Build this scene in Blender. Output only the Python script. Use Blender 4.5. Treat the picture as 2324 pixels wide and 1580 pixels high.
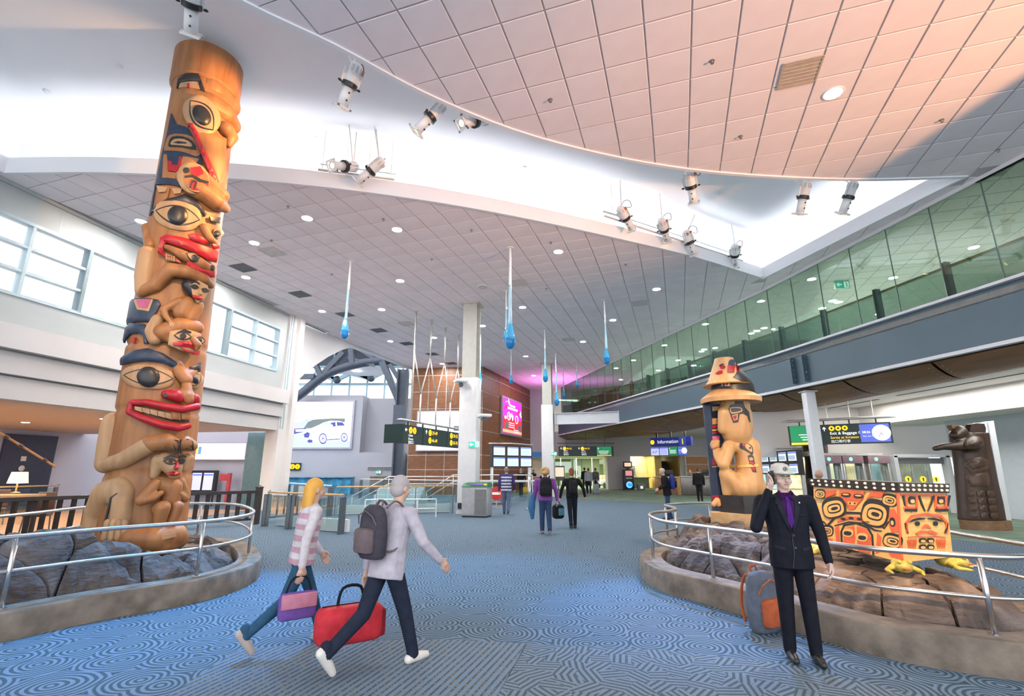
import bpy, bmesh, math, random
import numpy as np
from mathutils import Vector, Matrix, geometry, noise
from mathutils.bvhtree import BVHTree
random.seed(7); np.random.seed(7)
for o in list(bpy.data.objects): bpy.data.objects.remove(o)
SC = bpy.context.scene
COL = SC.collection
PI = math.pi
R = math.radians

# ------------------------------------------------------------------ camera
F = 1120.0; PITCH = math.atan(275/F); H = 1.68
cd = bpy.data.cameras.new('camera'); cd.sensor_width = 36; cd.sensor_fit = 'HORIZONTAL'
cd.lens = F/2324*36; cd.clip_start = .05; cd.clip_end = 400
cam = bpy.data.objects.new('camera', cd); COL.objects.link(cam)
cam.location = (0, 0, H); cam.rotation_euler = (PI/2+PITCH, 0, 0)
SC.camera = cam
# ------------------------------------------------------------------ world, exposure, large lights
SC.view_settings.view_transform = 'Standard'; SC.view_settings.look = 'None'
SC.view_settings.gamma = 1; SC.view_settings.use_curve_mapping = False
SC.view_settings.exposure = 0.1
wd = bpy.data.worlds.new('overcast_sky'); SC.world = wd; wd.use_nodes = True
bg = wd.node_tree.nodes['Background']; bg.inputs[0].default_value = (.93, .96, 1, 1); bg.inputs[1].default_value = 2.7

def area(name, loc, size, power, color=(1, 1, 1), rot=(0, 0, 0), sizey=None, spread=180):
    d = bpy.data.lights.new(name, 'AREA'); d.energy = power; d.color = color; d.size = size; d.spread = R(spread)
    if sizey: d.shape = 'RECTANGLE'; d.size_y = sizey
    o = bpy.data.objects.new(name, d); COL.objects.link(o); o.location = loc; o.rotation_euler = rot
    return o
def spot(name, loc, target, power, color, angle, blend=.4, radius=.06):
    d = bpy.data.lights.new(name, 'SPOT'); d.energy = power; d.color = color; d.spot_size = R(angle)
    d.spot_blend = blend; d.shadow_soft_size = radius
    o = bpy.data.objects.new(name, d); COL.objects.link(o); o.location = loc
    o.rotation_euler = (Vector(target)-Vector(loc)).to_track_quat('-Z', 'Y').to_euler()
    return o
#LIGHTS#
# assumed low spot lamp added out of view to warm the near ceiling
spot('assumed_warm_uplight', (16.0, -2.6, .8), (5.6, 7.2, 8.6), 14500, (1, .47, .2), 40, .9, .12)
# area lamps added to brighten the gallery and far lobby, no panels built
area('gallery_ceiling_fill', (15.2, 16, 8.5), 4, 380, (1, .97, .85), (0, 0, 0), 20)
area('gallery_far_fill', (11.2, 38, 8.5), 4, 450, (1, .95, .85), (0, 0, 0), 16)
area('lobby_fill', (7.5, 50, 2.85), 10, 1500, (1, .93, .68), (0, 0, 0), 8)
area('gate_hall_fill', (15, 25, 3.6), 6, 600, (1, .95, .82), (0, 0, 0), 4)  # added lamp that brightens the hall behind the gates, no fixture built
area('restaurant_light', (-17, 13, 3.2), 7, 160, (1, .72, .48), (0, 0, 0), 14)
area('annex_skylight', (-14, 39, 13.2), 9, 900, (.92, .95, 1), (0, 0, 0), 6)
area('info_desk_fill', (12.5, 36, 4.25), 5, 260, (1, .9, .72), (0, 0, 0), 5)  # added fill lamp, lifts the dark information counter; has no fixture
area('right_lower_fill', (14.9, 14.5, 4.3), 1.0, 420, (1, .93, .85), (0, 0, R(2)), 13)  # added fill lamp to brighten the bulkhead and lower right side
area('assumed_mauve_wash', (3.2, 38.5, 6.3), 1.2, 160, (.9, .25, .8), (PI, 0, 0), 2.5)  # assumed lamp without fixture, gives the mauve glow on the far ceiling

# ------------------------------------------------------------------ pixel measuring (a pixel and a known plane give a place)
sP, cP = math.sin(PITCH), math.cos(PITCH)
def ray(px, py):
    u = (px-1162)/F; v = (790-py)/F
    return Vector((u, cP-v*sP, sP+v*cP))
CAM = Vector((0, 0, H))
def G(px, py, z=0.0):
    r = ray(px, py); return CAM+r*((z-H)/r.z)
def atY(px, py, y):
    r = ray(px, py); return CAM+r*(y/r.y)
def atV(px, py, a, b):
    r = ray(px, py); nx, ny = -(b[1]-a[1]), b[0]-a[0]
    return CAM+r*((nx*a[0]+ny*a[1])/(nx*r.x+ny*r.y))
def atPlane(px, py, p, n):
    r = ray(px, py); return CAM+r*((Vector(p)-CAM).dot(n)/r.dot(n))

# ------------------------------------------------------------------ materials
MATS = {}
def pm(name, col, rough=.55, metal=0.0, var=.06, scale=6.0, bump=0.0, bscale=60.0, emit=0.0, ecol=None, coat=0.0, stretch=None, spec=.5):
    if name in MATS: return MATS[name]
    m = bpy.data.materials.new(name); m.use_nodes = True; MATS[name] = m
    nt = m.node_tree; N = nt.nodes; L = nt.links; b = N['Principled BSDF']
    tc = N.new('ShaderNodeTexCoord'); src = tc.outputs['Object']
    if stretch:
        mp = N.new('ShaderNodeMapping'); mp.inputs['Scale'].default_value = stretch
        L.new(src, mp.inputs[0]); src = mp.outputs[0]
    nz = N.new('ShaderNodeTexNoise'); nz.inputs['Scale'].default_value = scale; nz.inputs['Detail'].default_value = 4
    L.new(src, nz.inputs['Vector'])
    rp = N.new('ShaderNodeValToRGB')
    lo = [max(0, c*(1-var*1.5)) for c in col[:3]]; hi = [min(1, c*(1+var*1.5)) for c in col[:3]]
    rp.color_ramp.elements[0].position = .3; rp.color_ramp.elements[1].position = .7
    rp.color_ramp.elements[0].color = (*lo, 1); rp.color_ramp.elements[1].color = (*hi, 1)
    L.new(nz.outputs[0], rp.inputs[0]); L.new(rp.outputs[0], b.inputs['Base Color'])
    b.inputs['Roughness'].default_value = rough; b.inputs['Metallic'].default_value = metal
    b.inputs['Specular IOR Level'].default_value = spec
    if coat: b.inputs['Coat Weight'].default_value = coat
    if bump:
        n2 = N.new('ShaderNodeTexNoise'); n2.inputs['Scale'].default_value = bscale; n2.inputs['Detail'].default_value = 6
        L.new(src, n2.inputs['Vector'])
        bp = N.new('ShaderNodeBump'); bp.inputs['Strength'].default_value = bump; bp.inputs['Distance'].default_value = .02
        L.new(n2.outputs[0], bp.inputs['Height']); L.new(bp.outputs[0], b.inputs['Normal'])
    if emit:
        b.inputs['Emission Color'].default_value = (*(ecol or col)[:3], 1); b.inputs['Emission Strength'].default_value = emit
    return m
def wood(name, c1, c2, scale=(1, 1, 8), rough=.5, rings=3.0, bump=.05, coat=0.0):
    if name in MATS: return MATS[name]
    m = bpy.data.materials.new(name); m.use_nodes = True; MATS[name] = m
    nt = m.node_tree; N = nt.nodes; L = nt.links; b = N['Principled BSDF']
    tc = N.new('ShaderNodeTexCoord'); mp = N.new('ShaderNodeMapping'); mp.inputs['Scale'].default_value = scale
    L.new(tc.outputs['Object'], mp.inputs[0])
    nz = N.new('ShaderNodeTexNoise'); nz.inputs['Scale'].default_value = rings; nz.inputs['Detail'].default_value = 8; nz.inputs['Distortion'].default_value = .6
    L.new(mp.outputs[0], nz.inputs['Vector'])
    rp = N.new('ShaderNodeValToRGB'); rp.color_ramp.elements[0].position = .32; rp.color_ramp.elements[1].position = .68
    rp.color_ramp.elements[0].color = (*c1, 1); rp.color_ramp.elements[1].color = (*c2, 1)
    L.new(nz.outputs[0], rp.inputs[0]); L.new(rp.outputs[0], b.inputs['Base Color'])
    b.inputs['Roughness'].default_value = rough
    if coat: b.inputs['Coat Weight'].default_value = coat; b.inputs['Coat Roughness'].default_value = .25
    if bump:
        bp = N.new('ShaderNodeBump'); bp.inputs['Strength'].default_value = bump; bp.inputs['Distance'].default_value = .02
        L.new(nz.outputs[0], bp.inputs['Height']); L.new(bp.outputs[0], b.inputs['Normal'])
    return m
def glassm(name, tint=(.9, .95, .95), gloss=.08, grough=.02, fres=True):
    if name in MATS: return MATS[name]
    m = bpy.data.materials.new(name); m.use_nodes = True; MATS[name] = m
    nt = m.node_tree; N = nt.nodes; L = nt.links
    N.remove(N['Principled BSDF']); out = N['Material Output']
    t = N.new('ShaderNodeBsdfTransparent'); t.inputs[0].default_value = (*tint, 1)
    g = N.new('ShaderNodeBsdfGlossy'); g.inputs['Roughness'].default_value = grough; g.inputs[0].default_value = (.95, 1, 1, 1)
    mx = N.new('ShaderNodeMixShader'); L.new(t.outputs[0], mx.inputs[1]); L.new(g.outputs[0], mx.inputs[2])
    lw = N.new('ShaderNodeLayerWeight'); lw.inputs[0].default_value = .25
    ma = N.new('ShaderNodeMath'); ma.operation = 'MULTIPLY_ADD'; ma.inputs[1].default_value = .6; ma.inputs[2].default_value = gloss
    L.new(lw.outputs['Fresnel'], ma.inputs[0]); L.new(ma.outputs[0], mx.inputs[0])
    L.new(mx.outputs[0], out.inputs[0])
    return m

# ------------------------------------------------------------------ mesh building
class MB:
    def __init__(s): s.v = []; s.f = []; s.m = []
    def add(s, vs, fs, mi=0):
        o = len(s.v); s.v += [tuple(p) for p in vs]
        for f in fs: s.f.append(tuple(i+o for i in f)); s.m.append(mi)
        return s
    def box(s, c, d, rz=0.0, mi=0, M=None):
        x, y, z = d[0]/2, d[1]/2, d[2]/2
        vs = [Vector((a*x, b*y, e*z)) for e in (-1, 1) for a, b in ((-1, -1), (1, -1), (1, 1), (-1, 1))]
        M = M or Matrix.Rotation(rz, 4, 'Z')
        vs = [M @ p + Vector(c) for p in vs]
        return s.add(vs, [(3, 2, 1, 0), (4, 5, 6, 7), (0, 1, 5, 4), (1, 2, 6, 5), (2, 3, 7, 6), (3, 0, 4, 7)], mi)
    def bbox(s, c, d, rz=0.0, bev=.01, mi=0, M=None, seg=2):
        b = bmesh.new(); bmesh.ops.create_cube(b, size=1)
        for q in b.verts: q.co = Vector((q.co.x*d[0], q.co.y*d[1], q.co.z*d[2]))
        bmesh.ops.bevel(b, geom=b.edges[:], offset=min(bev, min(d)*.49), segments=seg, affect='EDGES', profile=.5)
        M = M or Matrix.Rotation(rz, 4, 'Z')
        b.verts.index_update()
        s.add([M @ q.co + Vector(c) for q in b.verts], [[q.index for q in f.verts] for f in b.faces], mi); b.free()
        return s
    def bar(s, p, q, w, h=None, mi=0, up=(0, 0, 1)):
        p, q = Vector(p), Vector(q); h = h or w; d = (q-p)
        z = d.normalized(); u = Vector(up)
        if abs(z.dot(u)) > .98: u = Vector((1, 0, 0))
        x = u.cross(z).normalized(); y = z.cross(x)
        vs = [b+x*a*w/2+y*e*h/2 for b in (p, q) for a, e in ((-1, -1), (1, -1), (1, 1), (-1, 1))]
        return s.add(vs, [(3, 2, 1, 0), (4, 5, 6, 7), (0, 1, 5, 4), (1, 2, 6, 5), (2, 3, 7, 6), (3, 0, 4, 7)], mi)
    def tube(s, pts, r, n=10, closed=False, mi=0, flat=1.0, caps=True):
        pts = [Vector(p) for p in pts]; k = len(pts)
        rs = r if hasattr(r, '__len__') else [r]*k
        vs = []; prev = None
        for i, p in enumerate(pts):
            a = pts[(i-1) % k] if (closed or i > 0) else p; b = pts[(i+1) % k] if (closed or i < k-1) else p
            t = (b-a).normalized()
            if prev is None:
                u = Vector((0, 0, 1)) if abs(t.z) < .9 else Vector((1, 0, 0)); x = u.cross(t).normalized()
            else: x = (prev-t*prev.dot(t)).normalized()
            prev = x; y = t.cross(x)
            vs += [p+(x*math.cos(q)+y*math.sin(q)*flat)*rs[i] for q in [2*PI*j/n for j in range(n)]]
        fs = []
        for i in range(k if closed else k-1):
            for j in range(n):
                a, b = i*n+j, i*n+(j+1) % n; c, d = ((i+1) % k)*n+(j+1) % n, ((i+1) % k)*n+j
                fs.append((a, b, c, d))
        if not closed and caps: fs.append(tuple(range(n))[::-1]); fs.append(tuple((k-1)*n+j for j in range(n)))
        return s.add(vs, fs, mi)
    def lathe(s, prof, n=20, M=None, mi=0, c=(0, 0, 0), caps=True):
        M = M or Matrix.Translation(c); vs = []; fs = []
        for r, z in prof: vs += [M @ Vector((r*math.cos(2*PI*j/n), r*math.sin(2*PI*j/n), z)) for j in range(n)]
        for i in range(len(prof)-1):
            for j in range(n): fs.append((i*n+j, i*n+(j+1) % n, (i+1)*n+(j+1) % n, (i+1)*n+j))
        if caps and prof[0][0] > 1e-6: fs.append(tuple(range(n))[::-1])
        if caps and prof[-1][0] > 1e-6: fs.append(tuple((len(prof)-1)*n+j for j in range(n)))
        return s.add(vs, fs, mi)
    def extrude(s, poly, vec, mi=0):
        poly = [Vector(p) for p in poly]; n = len(poly); vec = Vector(vec)
        vs = poly+[p+vec for p in poly]
        fs = [tuple(range(n))[::-1], tuple(range(n, 2*n))]+[(i, (i+1) % n, n+(i+1) % n, n+i) for i in range(n)]
        return s.add(vs, fs, mi)
    def prism(s, poly, z0, z1, mi=0): return s.extrude([(p[0], p[1], z0) for p in poly], (0, 0, z1-z0), mi)
    def ell(s, c, r, n=14, m=9, M=None, mi=0):
        vs = []; fs = []; M = M or Matrix.Identity(4)
        for i in range(m+1):
            a = PI*i/m-PI/2
            for j in range(n):
                b = 2*PI*j/n; vs.append(M @ Vector((r[0]*math.cos(a)*math.cos(b), r[1]*math.cos(a)*math.sin(b), r[2]*math.sin(a)))+Vector(c))
        for i in range(m):
            for j in range(n): fs.append((i*n+j, i*n+(j+1) % n, (i+1)*n+(j+1) % n, (i+1)*n+j))
        return s.add(vs, fs, mi)
    def cap(s, p, q, r1, r2, n=14, mi=0):
        """tapered capsule"""
        p, q = Vector(p), Vector(q); d = q-p; L = d.length
        if L < 1e-5: return s.ell(p, (r1, r1, r1), n, 8, mi=mi)
        M = Matrix.Translation(p) @ d.to_track_quat('Z', 'Y').to_matrix().to_4x4()
        pr = [(r1*math.cos(a), r1*math.sin(a)) for a in [-PI/2*k/4 for k in (4, 3, 2, 1)]]
        pr += [(r1, 0), (r1*.5+r2*.5, L*.5), (r2, L)]
        pr += [(r2*math.cos(a), L+r2*math.sin(a)) for a in [PI/2*k/4 for k in (1, 2, 3, 4)]]
        return s.lathe([(max(a, 1e-7), b) for a, b in pr], n, M, mi)
    def chain(s, pts, rs, mi=0, n=14):
        for i in range(len(pts)-1): s.cap(pts[i], pts[i+1], rs[i], rs[i+1], n, mi)
        return s
    def loft(s, rings, n=18, mi=0):
        """rings: (center, rx, ry, rotz) stacked"""
        vs = []; fs = []
        for c, rx, ry, rz in rings:
            for j in range(n):
                a = 2*PI*j/n; x, y = rx*math.copysign(abs(math.cos(a))**.85, math.cos(a)), ry*math.copysign(abs(math.sin(a))**.85, math.sin(a))
                vs.append(Vector(c)+Vector((x*math.cos(rz)-y*math.sin(rz), x*math.sin(rz)+y*math.cos(rz), 0)))
        k = len(rings)
        for i in range(k-1):
            for j in range(n): fs.append((i*n+j, i*n+(j+1) % n, (i+1)*n+(j+1) % n, (i+1)*n+j))
        fs.append(tuple(range(n))[::-1]); fs.append(tuple((k-1)*n+j for j in range(n)))
        return s.add(vs, fs, mi)
    def xf(s, M):
        s.v = [tuple(M @ Vector(p)) for p in s.v]; return s
    def mesh(s, name, mats, smooth=False):
        me = bpy.data.meshes.new(name); me.from_pydata(s.v, [], s.f)
        if not isinstance(mats, (list, tuple)): mats = [mats]
        for m in mats: me.materials.append(m)
        if len(mats) > 1: me.polygons.foreach_set('material_index', s.m)
        if smooth: me.polygons.foreach_set('use_smooth', [True]*len(s.f))
        if smooth == 'auto':
            try: me.set_sharp_from_angle(angle=R(38))
            except Exception: pass
        me.update()
        return me
def tag(o, label=None, cat=None, group=None, kind=None):
    if label: o['label'] = label
    if cat: o['category'] = cat
    if group: o['group'] = group
    if kind: o['kind'] = kind
    return o
def link(name, me, parent=None):
    o = bpy.data.objects.new(name, me); COL.objects.link(o)
    if parent is not None: o.parent = parent
    return o
def thing(name, label, cat, loc=(0, 0, 0), rz=0.0, group=None):
    o = bpy.data.objects.new(name, None); COL.objects.link(o); o.empty_display_size = .1
    o.location = loc; o.rotation_euler = (0, 0, rz)
    return tag(o, label, cat, group)
def wmat(o):
    M = Matrix.Identity(4)
    while o is not None: M = o.matrix_basis @ M; o = o.parent
    return M
def part(name, mb, mat, parent, smooth='auto', label=None, kind=None):
    """mesh given in the parent's own frame"""
    o = link(name, mb.mesh(name, mat, smooth) if isinstance(mb, MB) else mb, parent)
    return tag(o, label, None, None, kind)
def wpart(name, mb, mat, parent, smooth='auto', label=None, kind=None):
    """mesh given in world coordinates"""
    mb.xf(wmat(parent).inverted()); return part(name, mb, mat, parent, smooth, label, kind)
def solo(name, mb, mat, label, cat, group=None, smooth='auto'):
    """a top-level thing that is one mesh, given in world coordinates; origin moved to its base"""
    a = np.array(mb.v); c = Vector(((a[:, 0].min()+a[:, 0].max())/2, (a[:, 1].min()+a[:, 1].max())/2, a[:, 2].min()))
    mb.xf(Matrix.Translation(-c)); o = link(name, mb.mesh(name, mat, smooth)); o.location = c
    return tag(o, label, cat, group)
def struct(name, mb, mat, parent=None, smooth='auto'):
    if parent is not None: return part(name, mb, mat, parent, smooth)
    o = link(name, mb.mesh(name, mat, smooth)); o['kind'] = 'structure'; return o
def copy_tree(o, parent=None):
    c = o.copy(); COL.objects.link(c); c.parent = parent
    for ch in list(o.children): copy_tree(ch, c)
    return c
def place(o, loc, rz=0.0, label=None, scale=None):
    o.location = loc; o.rotation_euler = (0, 0, rz)
    if label: o['label'] = label
    if scale: o.scale = (scale,)*3 if not hasattr(scale, '__len__') else scale
    return o
def remesh(mb, voxel, labels_mats, smooth_it=6, factor=.5, keep=None):
    """fuse overlapping closed shapes into one skin; faces take the material of the nearest source shape"""
    me = mb.mesh('tmp', list(labels_mats)); o = link('tmp', me)
    r = o.modifiers.new('r', 'REMESH'); r.mode = 'VOXEL'; r.voxel_size = voxel
    if smooth_it:
        sm = o.modifiers.new('s', 'SMOOTH'); sm.iterations = smooth_it; sm.factor = factor
    dg = bpy.context.evaluated_depsgraph_get(); ev = o.evaluated_get(dg)
    out = bpy.data.meshes.new_from_object(ev)
    bpy.data.objects.remove(o)
    while len(out.materials): out.materials.pop()
    for m in labels_mats: out.materials.append(m)
    out.polygons.foreach_set('use_smooth', [True]*len(out.polygons))
    if len(labels_mats) > 1:
        bt = BVHTree.FromPolygons([Vector(v) for v in mb.v], mb.f)
        n = len(out.polygons); cc = np.empty(n*3); out.polygons.foreach_get('center', cc); cc = cc.reshape(-1, 3).tolist()
        out.polygons.foreach_set('material_index', [mb.m[bt.find_nearest(c)[2]] for c in cc])
    out.update()
    return out
TXT = {}
def textmesh(s, size=1.0, align='LEFT', bold=0.0):
    k = (s, size, align, bold)
    if k in TXT: return TXT[k]
    cu = bpy.data.curves.new('t', 'FONT'); cu.body = s; cu.size = size; cu.align_x = align; cu.offset = bold*size; cu.resolution_u = 3
    o = bpy.data.objects.new('t', cu); COL.objects.link(o)
    dg = bpy.context.evaluated_depsgraph_get()
    me = bpy.data.meshes.new_from_object(o.evaluated_get(dg))
    bpy.data.objects.remove(o); TXT[k] = me
    return me
def text(name, s, parent, M, size, mat, align='LEFT', bold=.0):
    """flat lettering as a part; M in the parent's frame, text runs +x, up +y"""
    src = textmesh(s, size, align, bold); me = src.copy()
    while len(me.materials): me.materials.pop()
    me.materials.append(mat); me.transform(M)
    return link(name, me, parent)
def smooth_curve(pts, n=8, closed=False):
    """Catmull-Rom through the points"""
    P = [Vector(p) for p in pts]; k = len(P); out = []
    rng = range(k if closed else k-1)
    for i in rng:
        if closed: a, b, c, d = P[(i-1) % k], P[i], P[(i+1) % k], P[(i+2) % k]
        else: a, b, c, d = P[max(i-1, 0)], P[i], P[i+1], P[min(i+2, k-1)]
        for j in range(n):
            t = j/n
            out.append(.5*((2*b)+(c-a)*t+(2*a-5*b+4*c-d)*t*t+(3*b-a-3*c+d)*t**3))
    if not closed: out.append(P[-1])
    return out
def inside(p, poly):
    x, y = p[0], p[1]; r = False; j = len(poly)-1
    for i in range(len(poly)):
        a, b = poly[i], poly[j]
        if (a[1] > y) != (b[1] > y) and x < (b[0]-a[0])*(y-a[1])/(b[1]-a[1])+a[0]: r = not r
        j = i
    return r
def clip(poly, p, n):
    """keep the side where (q-p).n >= 0"""
    out = []
    for i in range(len(poly)):
        a, b = poly[i], poly[(i+1) % len(poly)]
        da = (a[0]-p[0])*n[0]+(a[1]-p[1])*n[1]; db = (b[0]-p[0])*n[0]+(b[1]-p[1])*n[1]
        if da >= 0: out.append(a)
        if (da >= 0) != (db >= 0):
            t = da/(da-db); out.append((a[0]+(b[0]-a[0])*t, a[1]+(b[1]-a[1])*t))
    return out
# ================================================================== SETTING
ZC = 8.6
def carpet(name, kind, dark, light, warm=None, rot=0.0):
    m = bpy.data.materials.new(name); m.use_nodes = True
    nt = m.node_tree; N = nt.nodes; L = nt.links; b = N['Principled BSDF']; b.inputs['Roughness'].default_value = .95
    b.inputs['Specular IOR Level'].default_value = .15
    tc = N.new('ShaderNodeTexCoord')
    nz = N.new('ShaderNodeTexNoise'); nz.inputs['Scale'].default_value = 1.7; nz.inputs['Detail'].default_value = 2
    L.new(tc.outputs['Object'], nz.inputs['Vector'])
    vm = N.new('ShaderNodeVectorMath'); vm.operation = 'MULTIPLY_ADD'; vm.inputs[1].default_value = (.16, .16, 0)
    L.new(nz.outputs['Color'], vm.inputs[0]); L.new(tc.outputs['Object'], vm.inputs[2])
    def mth(op, a, bv=None, c=None):
        q = N.new('ShaderNodeMath'); q.operation = op
        for i, x in enumerate((a, bv, c)):
            if x is None: continue
            if isinstance(x, (int, float)): q.inputs[i].default_value = x
            else: L.new(x, q.inputs[i])
        return q.outputs[0]
    if kind == 'ripple':
        vo = N.new('ShaderNodeTexVoronoi'); vo.voronoi_dimensions = '2D'; vo.inputs['Scale'].default_value = 2.1
        vo.inputs['Randomness'].default_value = .85
        L.new(vm.outputs[0], vo.inputs['Vector'])
        vo2 = N.new('ShaderNodeTexVoronoi'); vo2.voronoi_dimensions = '2D'; vo2.feature = 'DISTANCE_TO_EDGE'; vo2.inputs['Scale'].default_value = 2.1
        vo2.inputs['Randomness'].default_value = .85
        L.new(vm.outputs[0], vo2.inputs['Vector'])
        sn = mth('SINE', mth('MULTIPLY', vo.outputs['Distance'], 58.0))
        fac = mth('MULTIPLY_ADD', sn, .5, .5)
    elif kind == 'leaf':
        vo = N.new('ShaderNodeTexVoronoi'); vo.voronoi_dimensions = '2D'; vo.inputs['Scale'].default_value = 5.5
        L.new(tc.outputs['Object'], vo.inputs['Vector'])
        sp = N.new('ShaderNodeSeparateColor'); L.new(vo.outputs['Color'], sp.inputs[0])
        vr = N.new('ShaderNodeVectorRotate'); vr.rotation_type = 'Z_AXIS'
        L.new(tc.outputs['Object'], vr.inputs['Vector']); L.new(mth('MULTIPLY', sp.outputs[0], 6.28), vr.inputs['Angle'])
        sx = N.new('ShaderNodeSeparateXYZ'); L.new(vr.outputs[0], sx.inputs[0])
        sn = mth('SINE', mth('MULTIPLY', sx.outputs[0], 115.0))
        fac = mth('MULTIPLY_ADD', sn, .5, .58)
    elif kind == 'stripe':
        vr = N.new('ShaderNodeVectorRotate'); vr.rotation_type = 'Z_AXIS'; vr.inputs['Angle'].default_value = rot
        L.new(tc.outputs['Object'], vr.inputs['Vector'])
        sx = N.new('ShaderNodeSeparateXYZ'); L.new(vr.outputs[0], sx.inputs[0])
        sn = mth('SINE', mth('MULTIPLY', sx.outputs[0], 2*PI/.062))
        fac = mth('MULTIPLY_ADD', sn, .5, .72)
    else:
        fac = nz.outputs[0]
    rp = N.new('ShaderNodeValToRGB'); rp.color_ramp.elements[0].position = .36; rp.color_ramp.elements[1].position = .62
    rp.color_ramp.elements[0].color = (*dark, 1); rp.color_ramp.elements[1].color = (*light, 1)
    L.new(fac, rp.inputs[0])
    n2 = N.new('ShaderNodeTexNoise'); n2.inputs['Scale'].default_value = 70; n2.inputs['Detail'].default_value = 2
    L.new(tc.outputs['Object'], n2.inputs['Vector'])
    n3 = N.new('ShaderNodeMapRange'); n3.inputs['To Min'].default_value = .72; n3.inputs['To Max'].default_value = 1.22
    L.new(n2.outputs[0], n3.inputs[0])
    mx = N.new('ShaderNodeMix'); mx.data_type = 'RGBA'; mx.blend_type = 'MULTIPLY'; mx.inputs[0].default_value = 1
    L.new(rp.outputs[0], mx.inputs[6]); L.new(n3.outputs[0], mx.inputs[7])
    last = mx.outputs[2]
    if warm:
        n4 = N.new('ShaderNodeTexNoise'); n4.inputs['Scale'].default_value = 38; L.new(tc.outputs['Object'], n4.inputs['Vector'])
        mk = mth('MULTIPLY', mth('GREATER_THAN', n4.outputs[0], .56), mth('LESS_THAN', fac, .25))
        m2 = N.new('ShaderNodeMix'); m2.data_type = 'RGBA'; m2.inputs[7].default_value = (*warm, 1)
        L.new(mk, m2.inputs[0]); L.new(last, m2.inputs[6]); last = m2.outputs[2]
    L.new(last, b.inputs['Base Color'])
    bp = N.new('ShaderNodeBump'); bp.inputs['Strength'].default_value = .25; bp.inputs['Distance'].default_value = .01
    L.new(n2.outputs[0], bp.inputs['Height']); L.new(bp.outputs[0], b.inputs['Normal'])
    return m
M_RIP = carpet('carpet_ripple', 'ripple', (.06, .10, .125), (.17, .235, .32))
M_LEAF = carpet('carpet_leaf', 'leaf', (.075, .115, .13), (.19, .235, .305))
M_STR = carpet('carpet_stripe', 'stripe', (.075, .1, .13), (.165, .23, .305), (.42, .3, .13), rot=R(18.3))
M_GRN = carpet('carpet_green', 'plain', (.12, .18, .14), (.17, .24, .19))
M_WOODFLOOR = wood('restaurant_boards', (.33, .17, .07), (.5, .28, .13), (1, 6, 1), .45)

floor = struct('floor', MB().box((0, 33, -.1), (70, 84, .2)), M_RIP)
part('carpet_green_field', MB().prism([tuple(p) for p in (G(1120, 1122)[:2], G(1640, 1150)[:2], (9.2, 17), (11.5, 11.5), (14, 5), (24, 5), (24, 62), (-1, 62))], -.02, .004), M_GRN, floor)
def gp(*pp): return [tuple(G(a, b)[:2]) for a, b in pp]
part('carpet_leaf_field', MB().prism(gp((1197, 1462), (1500, 1476), (1760, 1506), (2010, 1560))+[(4.2, 3.4), (3.5, .5), (-.2, .5), tuple(G(1130, 1580)[:2])][0:3]+[tuple(G(1128, 1582)[:2])], -.02, .004), M_LEAF, floor)
part('striped_mat', MB().prism(gp((540, 1476), (698, 1463), (935, 1453), (1060, 1455), (1194, 1462), (1128, 1582))+[(-.05, 1.2), (-2.6, 2.2)], -.02, .007), M_STR, floor)

# ---- ceiling with a lens-shaped lit recess
front_edge = [(540, 0), (760, 105), (960, 212), (1160, 295), (1360, 350), (1560, 385), (1760, 402), (1960, 408), (2183, 402)]
back_edge = [(10, 390), (180, 388), (340, 392), (520, 402), (700, 418), (880, 440), (1060, 468), (1240, 503), (1420, 543), (1580, 582), (1732, 630)]
fe = [G(a, b, ZC) for a, b in front_edge]; be = [G(a, b, ZC) for a, b in back_edge]
COVE = [tuple(p[:2]) for p in smooth_curve([Vector((-11.2, -1.4, 0)), Vector((-8.4, 1.9, 0)), Vector((-6.0, 4.4, 0))]+[Vector((p.x, p.y, 0)) for p in fe], 4)]
COVE_BACK = [tuple(p[:2]) for p in smooth_curve([Vector((p.x, p.y, 0)) for p in be], 4)][::-1]
nF = len(COVE)
COVE = COVE+COVE_BACK+[(-13.1, 4.5), (-13.6, -1.4)]
def offs(poly, d):
    """outward offset of a counter-clockwise/clockwise closed polygon"""
    n = len(poly); A = sum(poly[i][0]*poly[(i+1) % n][1]-poly[(i+1) % n][0]*poly[i][1] for i in range(n)); sg = 1 if A > 0 else -1
    out = []
    for i in range(n):
        a, b, c = (Vector(poly[(i+k) % n]) for k in (-1, 0, 1))
        e1 = (b-a).normalized(); e2 = (c-b).normalized()
        n1 = Vector((e1.y, -e1.x))*sg; n2 = Vector((e2.y, -e2.x))*sg
        m = (n1+n2); m = m/max(.35, m.dot(m)/2)
        out.append(tuple(b+m*d))
    return out
OUT = [(-30, -2.2), (30, -2.2), (30, 60), (-30, 60)]
M_TILE = pm('ceiling_tile', (.87, .79, .81), .9, var=.03, scale=1.2, bump=.15, bscale=120)
M_GRID = pm('ceiling_grid', (.5, .47, .48), .8)
M_WHITE = pm('white_paint', (.74, .73, .74), .7, var=.02, scale=1)
M_COVEW = pm('cove_white', (.82, .83, .86), .8, var=.015, scale=.6)
def holed(poly, hole, z, mb=None):
    P = [[Vector((*p, z)) for p in poly], [Vector((*p, z)) for p in hole]]
    tr = geometry.tessellate_polygon(P); mb = mb or MB()
    return mb.add(P[0]+P[1], [tuple(t) for t in tr])
CV_IN = offs(COVE, -.0)
TL = [(-15.1, -2.2), (30, -2.2), (30, 60), (-.2, 60)]
ceiling = struct('ceiling', holed([(-15.2, -2.2), (30, -2.2), (30, 60), (-2.7, 60), (-7.3, 34.4), (-10.3, 22.4)], [(p[0], max(p[1], -2.19)) for p in COVE], ZC+.012), M_GRID)
az = R(18.3); TS = .725
ex = Vector((math.cos(az), -math.sin(az))); ey = Vector((math.sin(az), math.cos(az)))
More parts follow.
